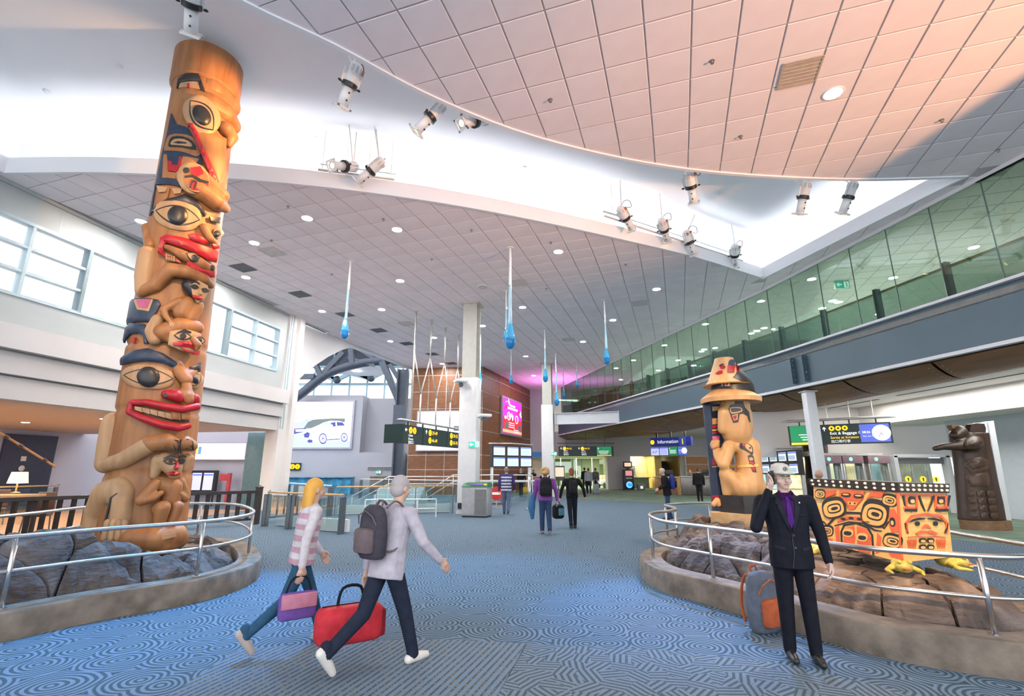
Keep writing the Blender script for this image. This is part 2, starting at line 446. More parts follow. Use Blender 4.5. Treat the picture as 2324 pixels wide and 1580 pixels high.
org = Vector(G(1100+490*.5267, 155*.5267, ZC)[:2])
def proj(p):
    d = p[1]*cP+(p[2]-H)*sP; v = -p[1]*sP+(p[2]-H)*cP
    return (1162+F*p[0]/d, 790-F*v/d, d)
CBB = (min(p[0] for p in COVE)-1, max(p[0] for p in COVE)+1, min(p[1] for p in COVE)-1, max(p[1] for p in COVE)+1)
full = []; cut = []
def nearest_seg(c):
    best = None
    for i in range(len(COVE)):
        a, b = Vector(COVE[i]), Vector(COVE[(i+1) % len(COVE)]); d = b-a
        t = max(0, min(1, (c-a).dot(d)/max(d.dot(d), 1e-9))); q = a+d*t
        if best is None or (q-c).length < best[0]: best = ((q-c).length, q, d.normalized())
    return best
LWA, LWB = Vector((-12.45, 10.65)), Vector((-10.2, 22.0))
for i in range(-30, 46):
    for j in range(-16, 66):
        c = org+ex*((i+.5)*TS)+ey*((j+.5)*TS)
        if c.y < -1.5 or c.y > 50 or c.x > 24: continue
        if (c-LWA).x*(LWB-LWA).y-(c-LWA).y*(LWB-LWA).x < 1.0 and c.y < 24: continue
        if c.y >= 24 and c.x < -10+(c.y-24)*.3: continue
        pp = proj((c.x, c.y, ZC))
        if pp[2] < 1 or pp[0] < -180 or pp[0] > 2500 or pp[1] < -150: continue
        h = TS/2-.013
        q = [c+ex*a*h+ey*b*h for a, b in ((-1, -1), (1, -1), (1, 1), (-1, 1))]
        ins = [inside(p, COVE) for p in q]
        d = nearest_seg(c) if CBB[0] < c.x < CBB[1] and CBB[2] < c.y < CBB[3] else (9,)
        if all(ins) and d[0] > .3: continue
        if d[0] > .55 and not any(ins): full.append((c.length, c))
        else:
            poly = [tuple(p) for p in q]
            n = Vector((-d[2].y, d[2].x))
            test = d[1]+n*.02
            if inside(test, COVE): n = -n
            poly = clip(poly, d[1]+n*.03, n)
            if len(poly) > 2: cut.append((c.length, c, poly))
full.sort(key=lambda t: t[0]); cut.sort(key=lambda t: t[0])
hh = TS/2-.013
tm = MB(); tm.add([(-hh+.008, -hh+.008, -.003), (hh-.008, -hh+.008, -.003), (hh-.008, hh-.008, -.003), (-hh+.008, hh-.008, -.003), (-hh, -hh, .01), (hh, -hh, .01), (hh, hh, .01), (-hh, hh, .01)],
       [(3, 2, 1, 0), (0, 1, 5, 4), (1, 2, 6, 5), (2, 3, 7, 6), (3, 0, 4, 7)])
tile_me = tm.mesh('ceiling_tile', M_TILE)
nt_ = 0
for dist, c in full[:225]:
    o = link('ceiling_tile', tile_me, ceiling); o.location = (c.x, c.y, ZC); o.rotation_euler = (0, 0, -az); nt_ += 1
for dist, c, poly in cut[:70]:
    part('ceiling_tile', MB().prism(poly, ZC-.003, ZC+.01), M_TILE, ceiling)
rest = MB()
for dist, c in full[225:]:
    rest.add([Vector((c.x, c.y, ZC))+Vector((*(ex*v[0]+ey*v[1]), v[2])) for v in tm.v], tm.f)
for dist, c, poly in cut[70:]: rest.prism(poly, ZC-.003, ZC+.01)
part('ceiling_tile_field', rest, M_TILE, ceiling, kind='stuff')
# recess: lip, upper shell, light strips
lip = MB(); o1 = offs(COVE, -.01); o2 = offs(COVE, .07); n = len(COVE)
vs = [(*p, z) for p, z in [(q, ZC-.035) for q in o1]+[(q, ZC+.38) for q in o1]+[(q, ZC+.38) for q in o2]+[(q, ZC-.035) for q in o2]]
fs = []
for i in range(n):
    j = (i+1) % n
    for k in range(4): fs.append((k*n+i, k*n+j, ((k+1) % 4)*n+j, ((k+1) % 4)*n+i))
lip.add(vs, fs); struct('trim_1', lip, M_COVEW, smooth=False)
shell = MB(); o3 = offs(COVE, .75); RZ = 10.15
vs = [(*p, ZC+.03) for p in o3]+[(*p, RZ-.25) for p in o3]+[(*p, RZ) for p in offs(COVE, .45)]
fs = [(k*n+i, k*n+(i+1) % n, (k+1)*n+(i+1) % n, (k+1)*n+i) for k in range(2) for i in range(n)]
shell.add(vs, fs)
top = [Vector((*p, RZ)) for p in offs(COVE, .45)]
shell.add(top, [tuple(t) for t in geometry.tessellate_polygon([top])])
struct('ceiling_recess', shell, M_COVEW, smooth=False)
M_LED = pm('cove_led', (1, 1, 1), .5, emit=19, ecol=(.93, .97, 1)); M_LED2 = pm('cove_led_dim', (1, 1, 1), .5, emit=7, ecol=(.93, .97, 1))
def strip(pts, name, label, m=None):
    mb = MB()
    for a, b in zip(pts[:-1], pts[1:]): mb.bar((*a, ZC+.14), (*b, ZC+.14), .1, .03)
    solo(name, mb, m or M_LED, label, 'cove light', 'hidden cove light strips', smooth=False)
oL = offs(COVE, .3)
nB = len(COVE_BACK)
strip(oL[2:nF-1], 'cove_light_strip', 'hidden light strip along the warmly lit ceiling side of the recess', M_LED2)
strip(oL[nF+1:nF+nB-1], 'cove_light_strip', 'hidden light strip behind the long curved lip of the ceiling recess')
strip([oL[nF-1], oL[nF]], 'cove_light_strip', 'hidden light strip behind the short lip of the recess by the glazed gallery')
strip([oL[nF+nB-1], oL[nF+nB]], 'cove_light_strip', 'hidden light strip behind the lip of the recess by the windowed wall', M_LED2)

# ---- left wall
dL = (LWB-LWA).normalized(); nL = Vector((dL.y, -dL.x)); aL = -math.atan2(dL.x, dL.y)
def W(s, off, z): p = LWA+dL*s+nL*off; return Vector((p.x, p.y, z))
def wbox(mb, s0, s1, o0, o1, z0, z1, mi=0): return mb.box(W((s0+s1)/2, (o0+o1)/2, (z0+z1)/2), (abs(o1-o0), s1-s0, z1-z0), aL, mi)
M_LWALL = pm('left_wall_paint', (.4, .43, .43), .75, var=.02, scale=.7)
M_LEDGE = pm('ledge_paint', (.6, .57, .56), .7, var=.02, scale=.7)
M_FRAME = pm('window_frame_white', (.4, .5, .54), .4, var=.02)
wl = MB()
wbox(wl, -16, 11.6, -.25, 0, 7.78, ZC+.05); wbox(wl, -16, 11.6, -.25, 0, 5.0, 5.85); wbox(wl, 10.85, 11.6, -.25, 0, 5.85, 7.78)
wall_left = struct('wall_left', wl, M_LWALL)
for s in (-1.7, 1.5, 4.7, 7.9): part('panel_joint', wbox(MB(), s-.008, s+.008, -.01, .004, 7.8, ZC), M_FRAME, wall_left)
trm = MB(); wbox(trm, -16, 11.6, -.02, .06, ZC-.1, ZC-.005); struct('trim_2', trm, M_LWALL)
M_PANE = glassm('window_pane', (.97, .985, 1), .02)
def window(idx, s0, s1, cols, rows):
    fr = MB(); z0, z1 = 5.85, 7.78
    wbox(fr, s0-.05, s0+.05, -.2, .03, z0, z1); wbox(fr, s1-.05, s1+.05, -.2, .03, z0, z1)
    wbox(fr, s0, s1, -.2, .03, z0-.02, z0+.06); wbox(fr, s0, s1, -.2, .03, z1-.06, z1+.02)
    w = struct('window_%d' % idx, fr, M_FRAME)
    for c in range(1, cols):
        s = s0+(s1-s0)*c/cols; part('mullion', wbox(MB(), s-.04, s+.04, -.18, .02, z0, z1), M_FRAME, w)
    for r in range(1, rows):
        z = z0+(z1-z0)*r/rows; part('transom', wbox(MB(), s0, s1, -.18, .01, z-.035, z+.035), M_FRAME, w)
    for c in range(cols):
        for r in range(rows):
            part('pane', wbox(MB(), s0+(s1-s0)*c/cols, s0+(s1-s0)*(c+1)/cols, -.11, -.1, z0+(z1-z0)*r/rows, z0+(z1-z0)*(r+1)/rows), M_PANE, w)
window(1, -.5, 2.4, 2, 3); window(2, 2.4, 5.15, 1, 1); window(3, 5.15, 7.86, 1, 1); window(4, 7.86, 10.8, 2, 3)
window(5, -6, -.5, 2, 1); window(6, -11.4, -6, 4, 3)
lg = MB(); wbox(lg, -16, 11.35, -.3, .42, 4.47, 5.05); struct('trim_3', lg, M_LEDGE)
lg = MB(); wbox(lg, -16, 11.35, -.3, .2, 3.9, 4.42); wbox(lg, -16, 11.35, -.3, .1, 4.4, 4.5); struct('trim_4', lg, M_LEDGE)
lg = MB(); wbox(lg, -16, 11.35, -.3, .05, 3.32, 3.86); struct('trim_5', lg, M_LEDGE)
M_RSOF = pm('restaurant_soffit', (.62, .5, .42), .8, var=.02)
sf = MB(); wbox(sf, -16, 11.4, -10.5, .0, 3.3, 3.42); struct('ceiling_restaurant', sf, M_RSOF)
M_LILAC = pm('lilac_grey_wall', (.47, .46, .54), .8, var=.02, scale=.8)
rb = MB(); wbox(rb, -16, 22, -10.6, -10.4, 0, 3.4); struct('wall_restaurant', rb, M_LILAC)
rw = MB(); wbox(rw, -16, 11.2, -10.4, -.6, -.05, .012); o = part('timber_floor', rw, M_WOODFLOOR, floor)
struct('wall_banner', MB().box((-15, 24.85, 2.0), (5.4, .3, 4.0)), M_LILAC)
# pilasters at the end of the windowed wall
M_PIL = pm('pilaster_paint', (.72, .69, .67), .6, var=.02, scale=.7)
pl = MB(); wbox(pl, 11.25, 11.75, -.5, .12, 0, ZC); wbox(pl, 11.75, 12.1, -.5, .3, 0, ZC); struct('wall_pilaster', pl, M_PIL)
for k, s in enumerate((11.33, 11.5)): part('cover_strip', wbox(MB(), s-.03, s+.03, .1, .15, 3.4, ZC), M_FRAME, bpy.data.objects['wall_pilaster'])

# ---- arch wall beyond the pilaster
AA, AB = Vector((-10.19, 23.2)), Vector((-7.06, 34.19))
def onA(px, py): return atV(px, py, AA, AB)
curve = [(668, 905), (672, 868), (690, 850), (715, 830), (745, 810), (775, 795), (802, 787)]
poly = [onA(*c) for c in curve]+[onA(870, 811), onA(936, 838), onA(936, 832), onA(802, 783.5), onA(690, 735), onA(640, 712), onA(628, 900)]
nA = Vector((AB-AA).to_tuple()+(0,)).normalized(); nA = Vector((-nA.y, nA.x, 0))
struct('wall_arch', MB().extrude(poly, nA*.35), M_WHITE)
# annex behind the arch: grey walls and the glazed end
M_GREYW = pm('annex_grey_wall', (.43, .43, .48), .75, var=.02, scale=.8)
M_GREYD = pm('annex_dark_side', (.3, .3, .33), .75, var=.02, scale=.8)
gw = MB(); gw.box((-20.6, 38.2, 3.55), (18.8, 2.4, 7.1)); gw.box((-14, 38.4, 1.45), (14, 2.4, 2.9))
wall_annex = struct('wall_annex', gw, M_GREYW)
gw = MB(); gw.box((-9.3, 39, 3.5), (4, 1.6, 7.05)); struct('wall_annex_recess', gw, M_GREYW)
gw = MB(); gw.box((-9.6, 36.95, 1.42), (3.6, .2, 2.84)); struct('wall_annex_low', gw, M_GREYW)
M_STEEL = pm('dark_blue_steel', (.07, .085, .115), .45, .3, var=.08)
M_MULL = pm('mullion_teal', (.25, .4, .48), .4, .2)
ag = MB()
for x in np.arange(-20.5, -7.5, 1.55): ag.box((x, 43, 9), (.13, .15, 6))
for z in (7.2, 8.95, 10.5): ag.box((-14, 43, z), (15, .2, .2))
w7 = struct('window_7', ag, M_MULL)
for x in np.arange(-20.5, -7.5, 1.55):
    for z0, z1 in ((7.2, 8.95), (8.95, 10.5)): part('pane', MB().box((x+.77, 43, (z0+z1)/2), (1.42, .02, z1-z0-.2)), M_PANE, w7)
sk = MB(); sk.box((-13, 39.5, 12.9), (13, 9, .2)); struct('ceiling_annex', sk, M_STEEL)
sk = MB(); sk.box((-13.5, 43.3, 11.7), (13.5, .3, 2.4)); struct('wall_annex_top', sk, M_STEEL)
# roof truss in the annex: arched chords, struts and a steel column
def ap(px, py, y): return atY(px, py, y)
tr = thing('arched_roof_truss', 'dark steel arched roof truss above the white car billboard', 'truss', ap(790, 880, 35.5))
c1 = smooth_curve([ap(560, 960, 35.5), ap(668, 905, 35.5), ap(740, 850, 35.5), ap(810, 826, 35.5), ap(870, 818, 35.5), ap(905, 815, 35.5)], 5)
c2 = smooth_curve([ap(650, 858, 35.5), ap(720, 815, 35.5), ap(790, 780, 35.5), ap(860, 785, 35.5), ap(915, 822, 35.5)], 5)
mb = MB(); mb.tube(c1, .34, 10); wpart('lower_chord', mb, M_STEEL, tr)
mb = MB(); mb.tube(c2, .22, 8); wpart('upper_chord', mb, M_STEEL, tr)
for a, b, w in (((735, 848), (780, 800), .5), ((797, 790), (800, 828), .5), ((713, 822), (730, 855), .45), ((790, 812), (850, 830), .3), ((868, 822), (912, 925), .62), ((885, 828), (918, 880), .42), ((665, 855), (715, 855), .5), ((810, 790), (850, 815), .3)):
    wpart('strut', MB().bar(ap(*a, 35.4), ap(*b, 35.4), w, w*.7), M_STEEL, tr)
for a, b in (((745, 850), (765, 862)), ((765, 862), (795, 848)), ((765, 862), (712, 850)), ((840, 860), (815, 850)), ((840, 860), (870, 845)), ((840, 860), (800, 850))):
    wpart('brace', MB().bar(ap(*a, 42), ap(*b, 42), .3, .3), M_MULL, tr)
for a in ((765, 862), (842, 858)): wpart('node_joint', MB().ell(ap(*a, 42), (.35, .3, .35)), M_STEEL, tr)
sc_ = thing('steel_column', 'dark blue steel column between the billboard wall and the timber wall', 'column', (-7.75, 34.6, 0))
part('flange', MB().box((-.32, 0, 4.3), (.1, .7, 8.6)), M_STEEL, sc_); part('flange', MB().box((.32, 0, 4.3), (.1, .7, 8.6)), M_STEEL, sc_)
part('web', MB().box((0, 0, 4.3), (.6, .08, 8.6)), M_STEEL, sc_); part('splice_plate', MB().box((0, -.4, 5.2), (.9, .08, 1.6)), M_STEEL, sc_)
part('base_plate', MB().box((0, 0, .03), (1, 1, .06)), M_STEEL, sc_)

# ---- timber-panelled block
M_TIM = wood('cherry_panel', (.16, .06, .023), (.25, .098, .038), (1.2, 1.2, 5), .5, 2.0, .02, coat=.04)
M_JOINT = pm('panel_joint_white', (.66, .62, .58), .5)
WC = Vector((-2.02, 33.57)); WLf = Vector((-7.06, 34.19)); WR = Vector((1.58, 43.95))
rows = [0.02, .75, 1.65, 2.6, 4.2, 5.72, 6.9, 8.04, ZC]
def timber(name, A, B, splits):
    d = (B-A).normalized(); nn = Vector((d.y, -d.x)); L = (B-A).length
    if nn.y > 0 and abs(nn.y) > .5: nn = -nn
    if name == 'wall_timber_side': nn = Vector((d.y, -d.x))
    back = MB().extrude([(*A, 0), (*B, 0), (*B, ZC), (*A, ZC)], Vector((*(-nn*.3), 0)))
    w = struct(name, back, M_JOINT)
    for i in range(len(rows)-1):
        for j in range(len(splits)-1):
            s0, s1 = splits[j]*L+.025, splits[j+1]*L-.025
            a, b = A+d*s0, A+d*s1
            part('timber_panel', MB().extrude([(*a, rows[i]+.025), (*b, rows[i]+.025), (*b, rows[i+1]-.025), (*a, rows[i+1]-.025)], Vector((*(nn*.03), 0))), M_TIM, w)
    return w, d, nn
WF, dWF, nWF = timber('wall_timber_front', WLf, WC, [0, .25, .5, .78, 1])
WS, dWS, nWS = timber('wall_timber_side', WC, WR, [0, .28, .52, .78, 1])
# ---- back wall with the gate openings
M_BACK = pm('back_wall_grey', (.47, .46, .48), .75, var=.02, scale=.6)
bw = MB()
bw.box((2.6, 44.2, 5.8), (2.3, .4, 5.7)); bw.box((9.5, 44.4, 3.85), (13.6, .4, 2.1)); bw.box((9.2, 44.2, 1.4), (2.0, 1.2, 2.8)); bw.box((19.5, 44.3, 2.2), (9.6, .4, 4.4))
bw.box((2.6, 44.2, 1.5), (1.2, .4, 3))
struct('wall_back', bw, M_BACK)
M_CREAM = pm('cream_wall', (.78, .68, .46), .7, var=.03); M_CREAM2 = pm('pale_lobby_wall', (.7, .68, .5), .7, var=.03)
lb = MB(); lb.box((8, 57, 1.6), (30, .3, 3.2)); struct('wall_lobby', lb, M_CREAM2)
lb = MB(); lb.box((8, 50.5, 2.95), (26, 12.4, .1)); struct('ceiling_lobby', lb, M_CREAM2)
lb = MB(); lb.box((11.35, 48.5, 1.45), (2.7, .2, 2.9)); struct('wall_office', lb, M_CREAM)
# upper level end wall beyond the glass
ub = MB(); ub.box((14, 52, 7), (26, .3, 4)); struct('wall_gallery_end', ub, M_WHITE)

# ---- glazed gallery on the right
GP = [Vector((13.6, -1.0)), Vector((11.58, 9.79)), Vector((9.96, 18.35)), Vector((3.97, 42.7))]
def gal(s):   # distance along the gallery edge -> xy, direction
    for a, b in zip(GP[:-1], GP[1:]):
        L = (b-a).length
        if s <= L or b is GP[-1]: return a+(b-a).normalized()*s, (b-a).normalized()
        s -= L
GLEN = sum((b-a).length for a, b in zip(GP[:-1], GP[1:]))
M_FASC = pm('fascia_blue_grey', (.065, .115, .15), .45, .1, var=.03, scale=.8)
M_FLAN = pm('fascia_flange', (.6, .62, .66), .45, var=.02)
ZB, ZT = 4.5, 5.86
def inward(d): return Vector((-d.y, d.x))*-1   # toward the gallery (right)
gallery = struct('wall_gallery_beam', MB().extrude([(*GP[0], ZB), (*GP[1], ZB), (*GP[1], ZT), (*GP[0], ZT)], (.35, .05, 0)).extrude([(*GP[1], ZB), (*GP[2], ZB), (*GP[2], ZT), (*GP[1], ZT)], (.35, .06, 0)).extrude([(*GP[2], ZB), (*GP[3], ZB), (*GP[3], ZT), (*GP[2], ZT)], (.35, .08, 0)), M_FASC)
for z, h, w in ((ZT+.03, .07, .3), (ZB-.02, .09, .34), (ZT-.26, .03, .06)):
    mb = MB()
    for a, b in zip(GP[:-1], GP[1:]):
        mb.bar((*a, z), (*b, z), w, h)
    part('flange' if h > .05 else 'ledge_strip', mb, M_FLAN if h > .05 else M_FASC, gallery)
sp0 = (GP[1]-GP[0]).length+(Vector((10.19, 17.1))-GP[1]).length
p, d = gal(sp0); nI = Vector((-d.y, d.x))
for k in (-.28, .28):
    pl = MB(); c = p+d*k; pl.bar((*(c+nI*.02), ZB+.12), (*(c+nI*.02), ZT-.3), .05, .3, up=(*nI, 0)); sp_ = part('splice_plate', pl, M_FASC, gallery)
    bo = MB()
    for a in (-.07, .07):
        for z in np.linspace(ZB+.25, ZT-.4, 5):
            bo.ell((*(c+d*a+nI*.1), z), (.03, .03, .03), 6, 4)
    part('bolts', bo, M_FASC, sp_)
gf = MB()
for a, b in zip(GP[:-1], GP[1:]):
    gf.extrude([(*a, ZT-.1), (*b, ZT-.1), (b.x+14, b.y, ZT-.1), (a.x+14, a.y, ZT-.1)], (0, 0, -.2))
struct('floor_gallery', gf, pm('gallery_floor', (.55, .54, .5), .7))
gb = MB().extrude([(24, -1, ZT), (19.5, 18, ZT), (17.5, 50, ZT), (17.5, 50, ZC), (19.5, 18, ZC), (24, -1, ZC)], (.3, 0, 0))
struct('wall_gallery_back', gb, pm('gallery_back_wall', (.6, .61, .57), .8))
# glass panes of the gallery
M_GGL = glassm('gallery_glass', (.5, .62, .57), .05)
s = .4; pw = 1.28
M_SEAM = pm('glass_seam', (.1, .17, .15), .3)
gl = struct('window_8', MB().bar((*gal(.1)[0], ZC-.05), (*gal(12)[0], ZC-.05), .12, .1).bar((*GP[1], ZC-.05), (*GP[2], ZC-.05), .12, .1).bar((*GP[2], ZC-.05), (*GP[3], ZC-.05), .12, .1), M_WHITE)
while s+pw < GLEN:
    a, d = gal(s+.012); b, _ = gal(s+pw-.012)
    part('glass_pane', MB().extrude([(*a, ZT+.06), (*b, ZT+.06), (*b, ZC-.1), (*a, ZC-.1)], (.015, 0, 0)), M_GGL, gl)
    c, _ = gal(s)
    part('pane_seam', MB().bar((c.x+.01, c.y, ZT+.06), (c.x+.01, c.y, ZC-.1), .022, .022), M_SEAM, gl)
    s += pw
# balustrade posts and timber handrail behind the glass
M_POST = pm('balustrade_post', (.085, .125, .14), .4, .3)
M_OAK = wood('oak_handrail', (.55, .36, .16), (.68, .48, .24), (6, 6, 6), .4)
bal = thing('gallery_balustrade', 'dark steel balustrade with timber handrail behind the gallery glass', 'balustrade', (*(GP[1]+Vector((.4, 0))), ZT))
s = 1.0; hr = []
while s < GLEN-.3:
    a, d = gal(s); n_ = Vector((d.y, -d.x)); q = a+n_*.3
    mb = MB(); mb.bar((*(q-d*.035), ZT), (*(q-d*.035), ZT+1.12), .18, .04, up=(*d, 0)); mb.bar((*(q+d*.04), ZT), (*(q+d*.04), ZT+1.12), .18, .04, up=(*d, 0))
    o = wpart('post', mb, M_POST, bal)
    mb = MB(); mb.tube([(*(q+n_*.05), ZT+.85), (*(q+n_*.12), ZT+.9), (*(q+n_*.12), ZT+.97)], .012, 6); wpart('rail_bracket', mb, M_POST, o)
    hr.append((*(q+n_*.1), ZT+1.02)); s += 2.05
wpart('handrail', MB().tube(hr, .045, 8), M_OAK, bal)
for a, b in zip(hr[:-1], hr[1:]):
    a, b = Vector(a), Vector(b); m = (b-a)*.06
    wpart('infill_pane', MB().extrude([(a.x-.12, a.y, ZT+.05)+Vector((0, 0, 0)) if False else tuple(Vector((a.x-.1, a.y, ZT+.06))+m), tuple(Vector((b.x-.1, b.y, ZT+.06))-m), tuple(Vector((b.x-.1, b.y, ZT+.95))-m), tuple(Vector((a.x-.1, a.y, ZT+.95))+m)], (.012, 0, 0)), glassm('infill_glass', (.62, .72, .68), .03), bal)
# timber soffit under the gallery: curved panels
M_SOF = wood('walnut_soffit', (.2, .085, .035), (.3, .14, .065), (1, .3, 1), .6, 2.5, .01)
M_BLACK = pm('black_gap', (.015, .015, .017), .6)
inner = [Vector((14.6, -1)), Vector((14.0, 9)), Vector((13.7, 18)), Vector((13.4, 28)), Vector((12.1, 40.5)), Vector((6.0, 46.5))]
def inn(t):
    L = [0]
    for a, b in zip(inner[:-1], inner[1:]): L.append(L[-1]+(b-a).length)
    x = t*L[-1]
    for i in range(len(inner)-1):
        if x <= L[i+1] or i == len(inner)-2: return inner[i]+(inner[i+1]-inner[i])*((x-L[i])/(L[i+1]-L[i]))
sof_back = MB(); NS = 16
soffit = struct('ceiling_soffit', sof_back.extrude([(*p, 4.42) for p in GP]+[(*p, 4.42) for p in inner[::-1]], (0, 0, .05)), M_BLACK)
for k in range(NS):
    t0, t1 = k/NS, (k+1)/NS-.0022; mb = MB(); vs = []; fs = []; nn_ = 8
    for tt in (t0, t1):
        a, _ = gal(min(tt*GLEN, GLEN-.01)); b = inn(tt)
        for j in range(nn_+1):
            w = j/nn_; q = a.lerp(b, w*.985); vs.append((q.x, q.y, 4.4-.22*math.sin(PI*min(1, w*1.0))**.8))
    m_ = nn_+1
    for j in range(nn_): fs.append((j, j+1, m_+j+1, m_+j))
    vs += [(v[0], v[1], v[2]+.03) for v in vs]; o_ = 2*m_
    fs += [tuple(i+o_ for i in f[::-1]) for f in fs]
    fs += [(j, j+o_, j+1+o_, j+1) for j in range(nn_)]+[(m_+j, m_+j+1, m_+j+1+o_, m_+j+o_) for j in range(nn_)]
    o = part('soffit_panel', mb.add(vs, fs), M_SOF, soffit, smooth='auto')
    rv = MB()
    for tt in (t0+.003, t1-.003):
        a, _ = gal(min(tt*GLEN, GLEN-.01)); b = inn(tt)
        for j in range(1, 11):
            w = j/11; q = a.lerp(b, w*.985); rv.ell((q.x, q.y, 4.398-.22*math.sin(PI*w)**.8), (.02, .02, .006), 6, 4)
    part('rivets', rv, M_FLAN, o, kind='stuff')
# lower ceiling and bulkheads on the right
M_BULK = pm('bulkhead_paint', (.74, .71, .7), .7, var=.02, scale=.5)
bk = MB(); bk.extrude([(14.6, -1, 4.36), (14.0, 9, 4.36), (13.7, 18, 4.36), (13.4, 28, 4.36), (12.1, 40.5, 4.36), (6, 46.5, 4.36), (30, 46.5, 4.36), (30, -1, 4.36)], (0, 0, .05))
ceil_low = struct('ceiling_low', bk, M_BULK)
for y0, y1, x in ((13, 18.4, 14.6), (19.4, 27, 14.3)):
    part('linear_slot', MB().extrude([(x+.1, y0, 4.35), (x+.22, y0, 4.35), (x-.1, y1, 4.35), (x-.22, y1, 4.35)], (0, 0, .02)), M_BLACK, ceil_low)
bk = MB(); bk.box((21.5, 22.5, 3.3), (22, .4, 2.2)); struct('wall_gates', bk, M_BULK)
bk = MB(); bk.extrude([(16.2, -1, 3.55), (15.6, 22.4, 3.55), (15.6, 22.4, 4.4), (16.2, -1, 4.4)], (3, 0, 0)); struct('wall_bulkhead', bk, M_BULK)
bk = MB(); bk.box((17.6, 12.45, 1.8), (.4, 15.1, 3.6)); struct('wall_right', bk, pm('right_wall_paint', (.5, .55, .62), .7, var=.02))

# ================================================================== PATCHES ON CURVED SURFACES
def patch(poly, surf, off, spacing=.05, bulge=0.0, bw=.08, depth=.03, smooth_n=0):
    """poly in surface coordinates (a, z); surf(a, z, off) -> point. A raised piece with its own rim."""
    if smooth_n: poly = [tuple(p[:2]) for p in smooth_curve([Vector((*p, 0)) for p in poly], smooth_n, True)]
    # resample the rim
    rim = []
    for i in range(len(poly)):
        a, b = Vector(poly[i]), Vector(poly[(i+1) % len(poly)]); k = max(1, int((b-a).length/spacing))
        for j in range(k): rim.append(a.lerp(b, j/k))
    if len(rim) < 3: return MB()
    xs = [p.x for p in rim]; ys = [p.y for p in rim]
    pts = list(rim); x = min(xs)+spacing*.5
    def dist(p):
        m = 1e9
        for i in range(len(rim)):
            a, b = rim[i], rim[(i+1) % len(rim)]; d = b-a
            t = max(0, min(1, (p-a).dot(d)/max(d.dot(d), 1e-12))); m = min(m, (a+d*t-p).length)
        return m
    dd = [0.0]*len(rim)
    while x < max(xs):
        y = min(ys)+spacing*.5
        while y < max(ys):
            p = Vector((x, y))
            if inside(p, rim):
                q = dist(p)
                if q > spacing*.35: pts.append(p); dd.append(q)
            y += spacing
        x += spacing
    n = len(rim)
    r = geometry.delaunay_2d_cdt([Vector(p) for p in pts], [], [list(range(n))], 1, 1e-5)
    V2, _, F2 = r[0], r[1], r[2]; orig = r[3]
    mb = MB(); vs = []
    for i, p in enumerate(V2):
        q = dd[orig[i][0]] if orig[i] else 0
        h = bulge*math.sqrt(max(0, 1-(1-min(1, q/bw))**2)) if bulge else 0
        vs.append(surf(p[0], p[1], off+h))
    mb.add(vs, F2)
    # rim skirt
    sk = [surf(p.x, p.y, off) for p in rim]+[surf(p.x, p.y, off-depth) for p in rim]
    mb.add(sk, [(i, (i+1) % n, n+(i+1) % n, n+i) for i in range(n)])
    return mb
def oval(cx, cy, rx, ry, rot=0, n=20, e=2.0, flat=0.0):
    out = []
    for k in range(n):
        a = 2*PI*k/n; ca, sa = math.cos(a), math.sin(a)
        x = math.copysign(abs(ca)**(2/e), ca)*rx; y = math.copysign(abs(sa)**(2/e), sa)*ry
        if y > 0: y *= 1-flat
        out.append((cx+x*math.cos(rot)-y*math.sin(rot), cy+x*math.sin(rot)+y*math.cos(rot)))
    return out
def almond(cx, cy, rx, ry, rot=0, n=10):
    out = []
    for k in range(n): t = -1+2*k/n; out.append((t*rx, -ry*(1-t*t)))
    for k in range(n): t = 1-2*k/n; out.append((t*rx, ry*(1-t*t)))
    return [(cx+x*math.cos(rot)-y*math.sin(rot), cy+x*math.sin(rot)+y*math.cos(rot)) for x, y in out]
def ushape(cx, cy, w, h, t, rot=0):
    o = [(-w, h), (-w, -h*.3), (-w*.8, -h*.85), (0, -h), (w*.8, -h*.85), (w, -h*.3), (w, h), (w-t, h), (w-t, -h*.2), (w*.6-t*.4, -h*.7+t*.3), (0, -h+t), (-w*.6+t*.4, -h*.7+t*.3), (-w+t, -h*.2), (-w+t, h)]
    return [(cx+x*math.cos(rot)-y*math.sin(rot), cy+x*math.sin(rot)+y*math.cos(rot)) for x, y in o]
def stroke(pts, w):
    """a ribbon polygon along pixel points, w = full width (scalar or list)"""
    P = [Vector(p) for p in pts]; ws = w if hasattr(w, '__len__') else [w]*len(P); l = []; r_ = []
    for i, p in enumerate(P):
        t = (P[min(i+1, len(P)-1)]-P[max(i-1, 0)]).normalized(); n = Vector((-t.y, t.x))
        l.append(tuple(p+n*ws[i]/2)); r_.append(tuple(p-n*ws[i]/2))
    return l+r_[::-1]

M_CED = wood('cedar_carved', (.26, .105, .036), (.40, .18, .066), (2.5, 2.5, .35), .5, 2.2, .06)
M_CED2 = wood('cedar_pale', (.38, .215, .105), (.50, .31, .165), (2.5, 2.5, .35), .5, 2.2, .06)
M_BLK = pm('black_paint', (.022, .022, .026), .38, var=.15, scale=12)
M_NAVY = pm('navy_paint', (.02, .036, .075), .42, var=.2, scale=10)
M_RED = pm('red_paint', (.38, .012, .022), .4, var=.12, scale=8)
M_PINK = pm('rose_magenta_lit', (.5, .1, .22), .45, var=.1, scale=8)  # magenta light put into the feather cores' colour; board marks share it

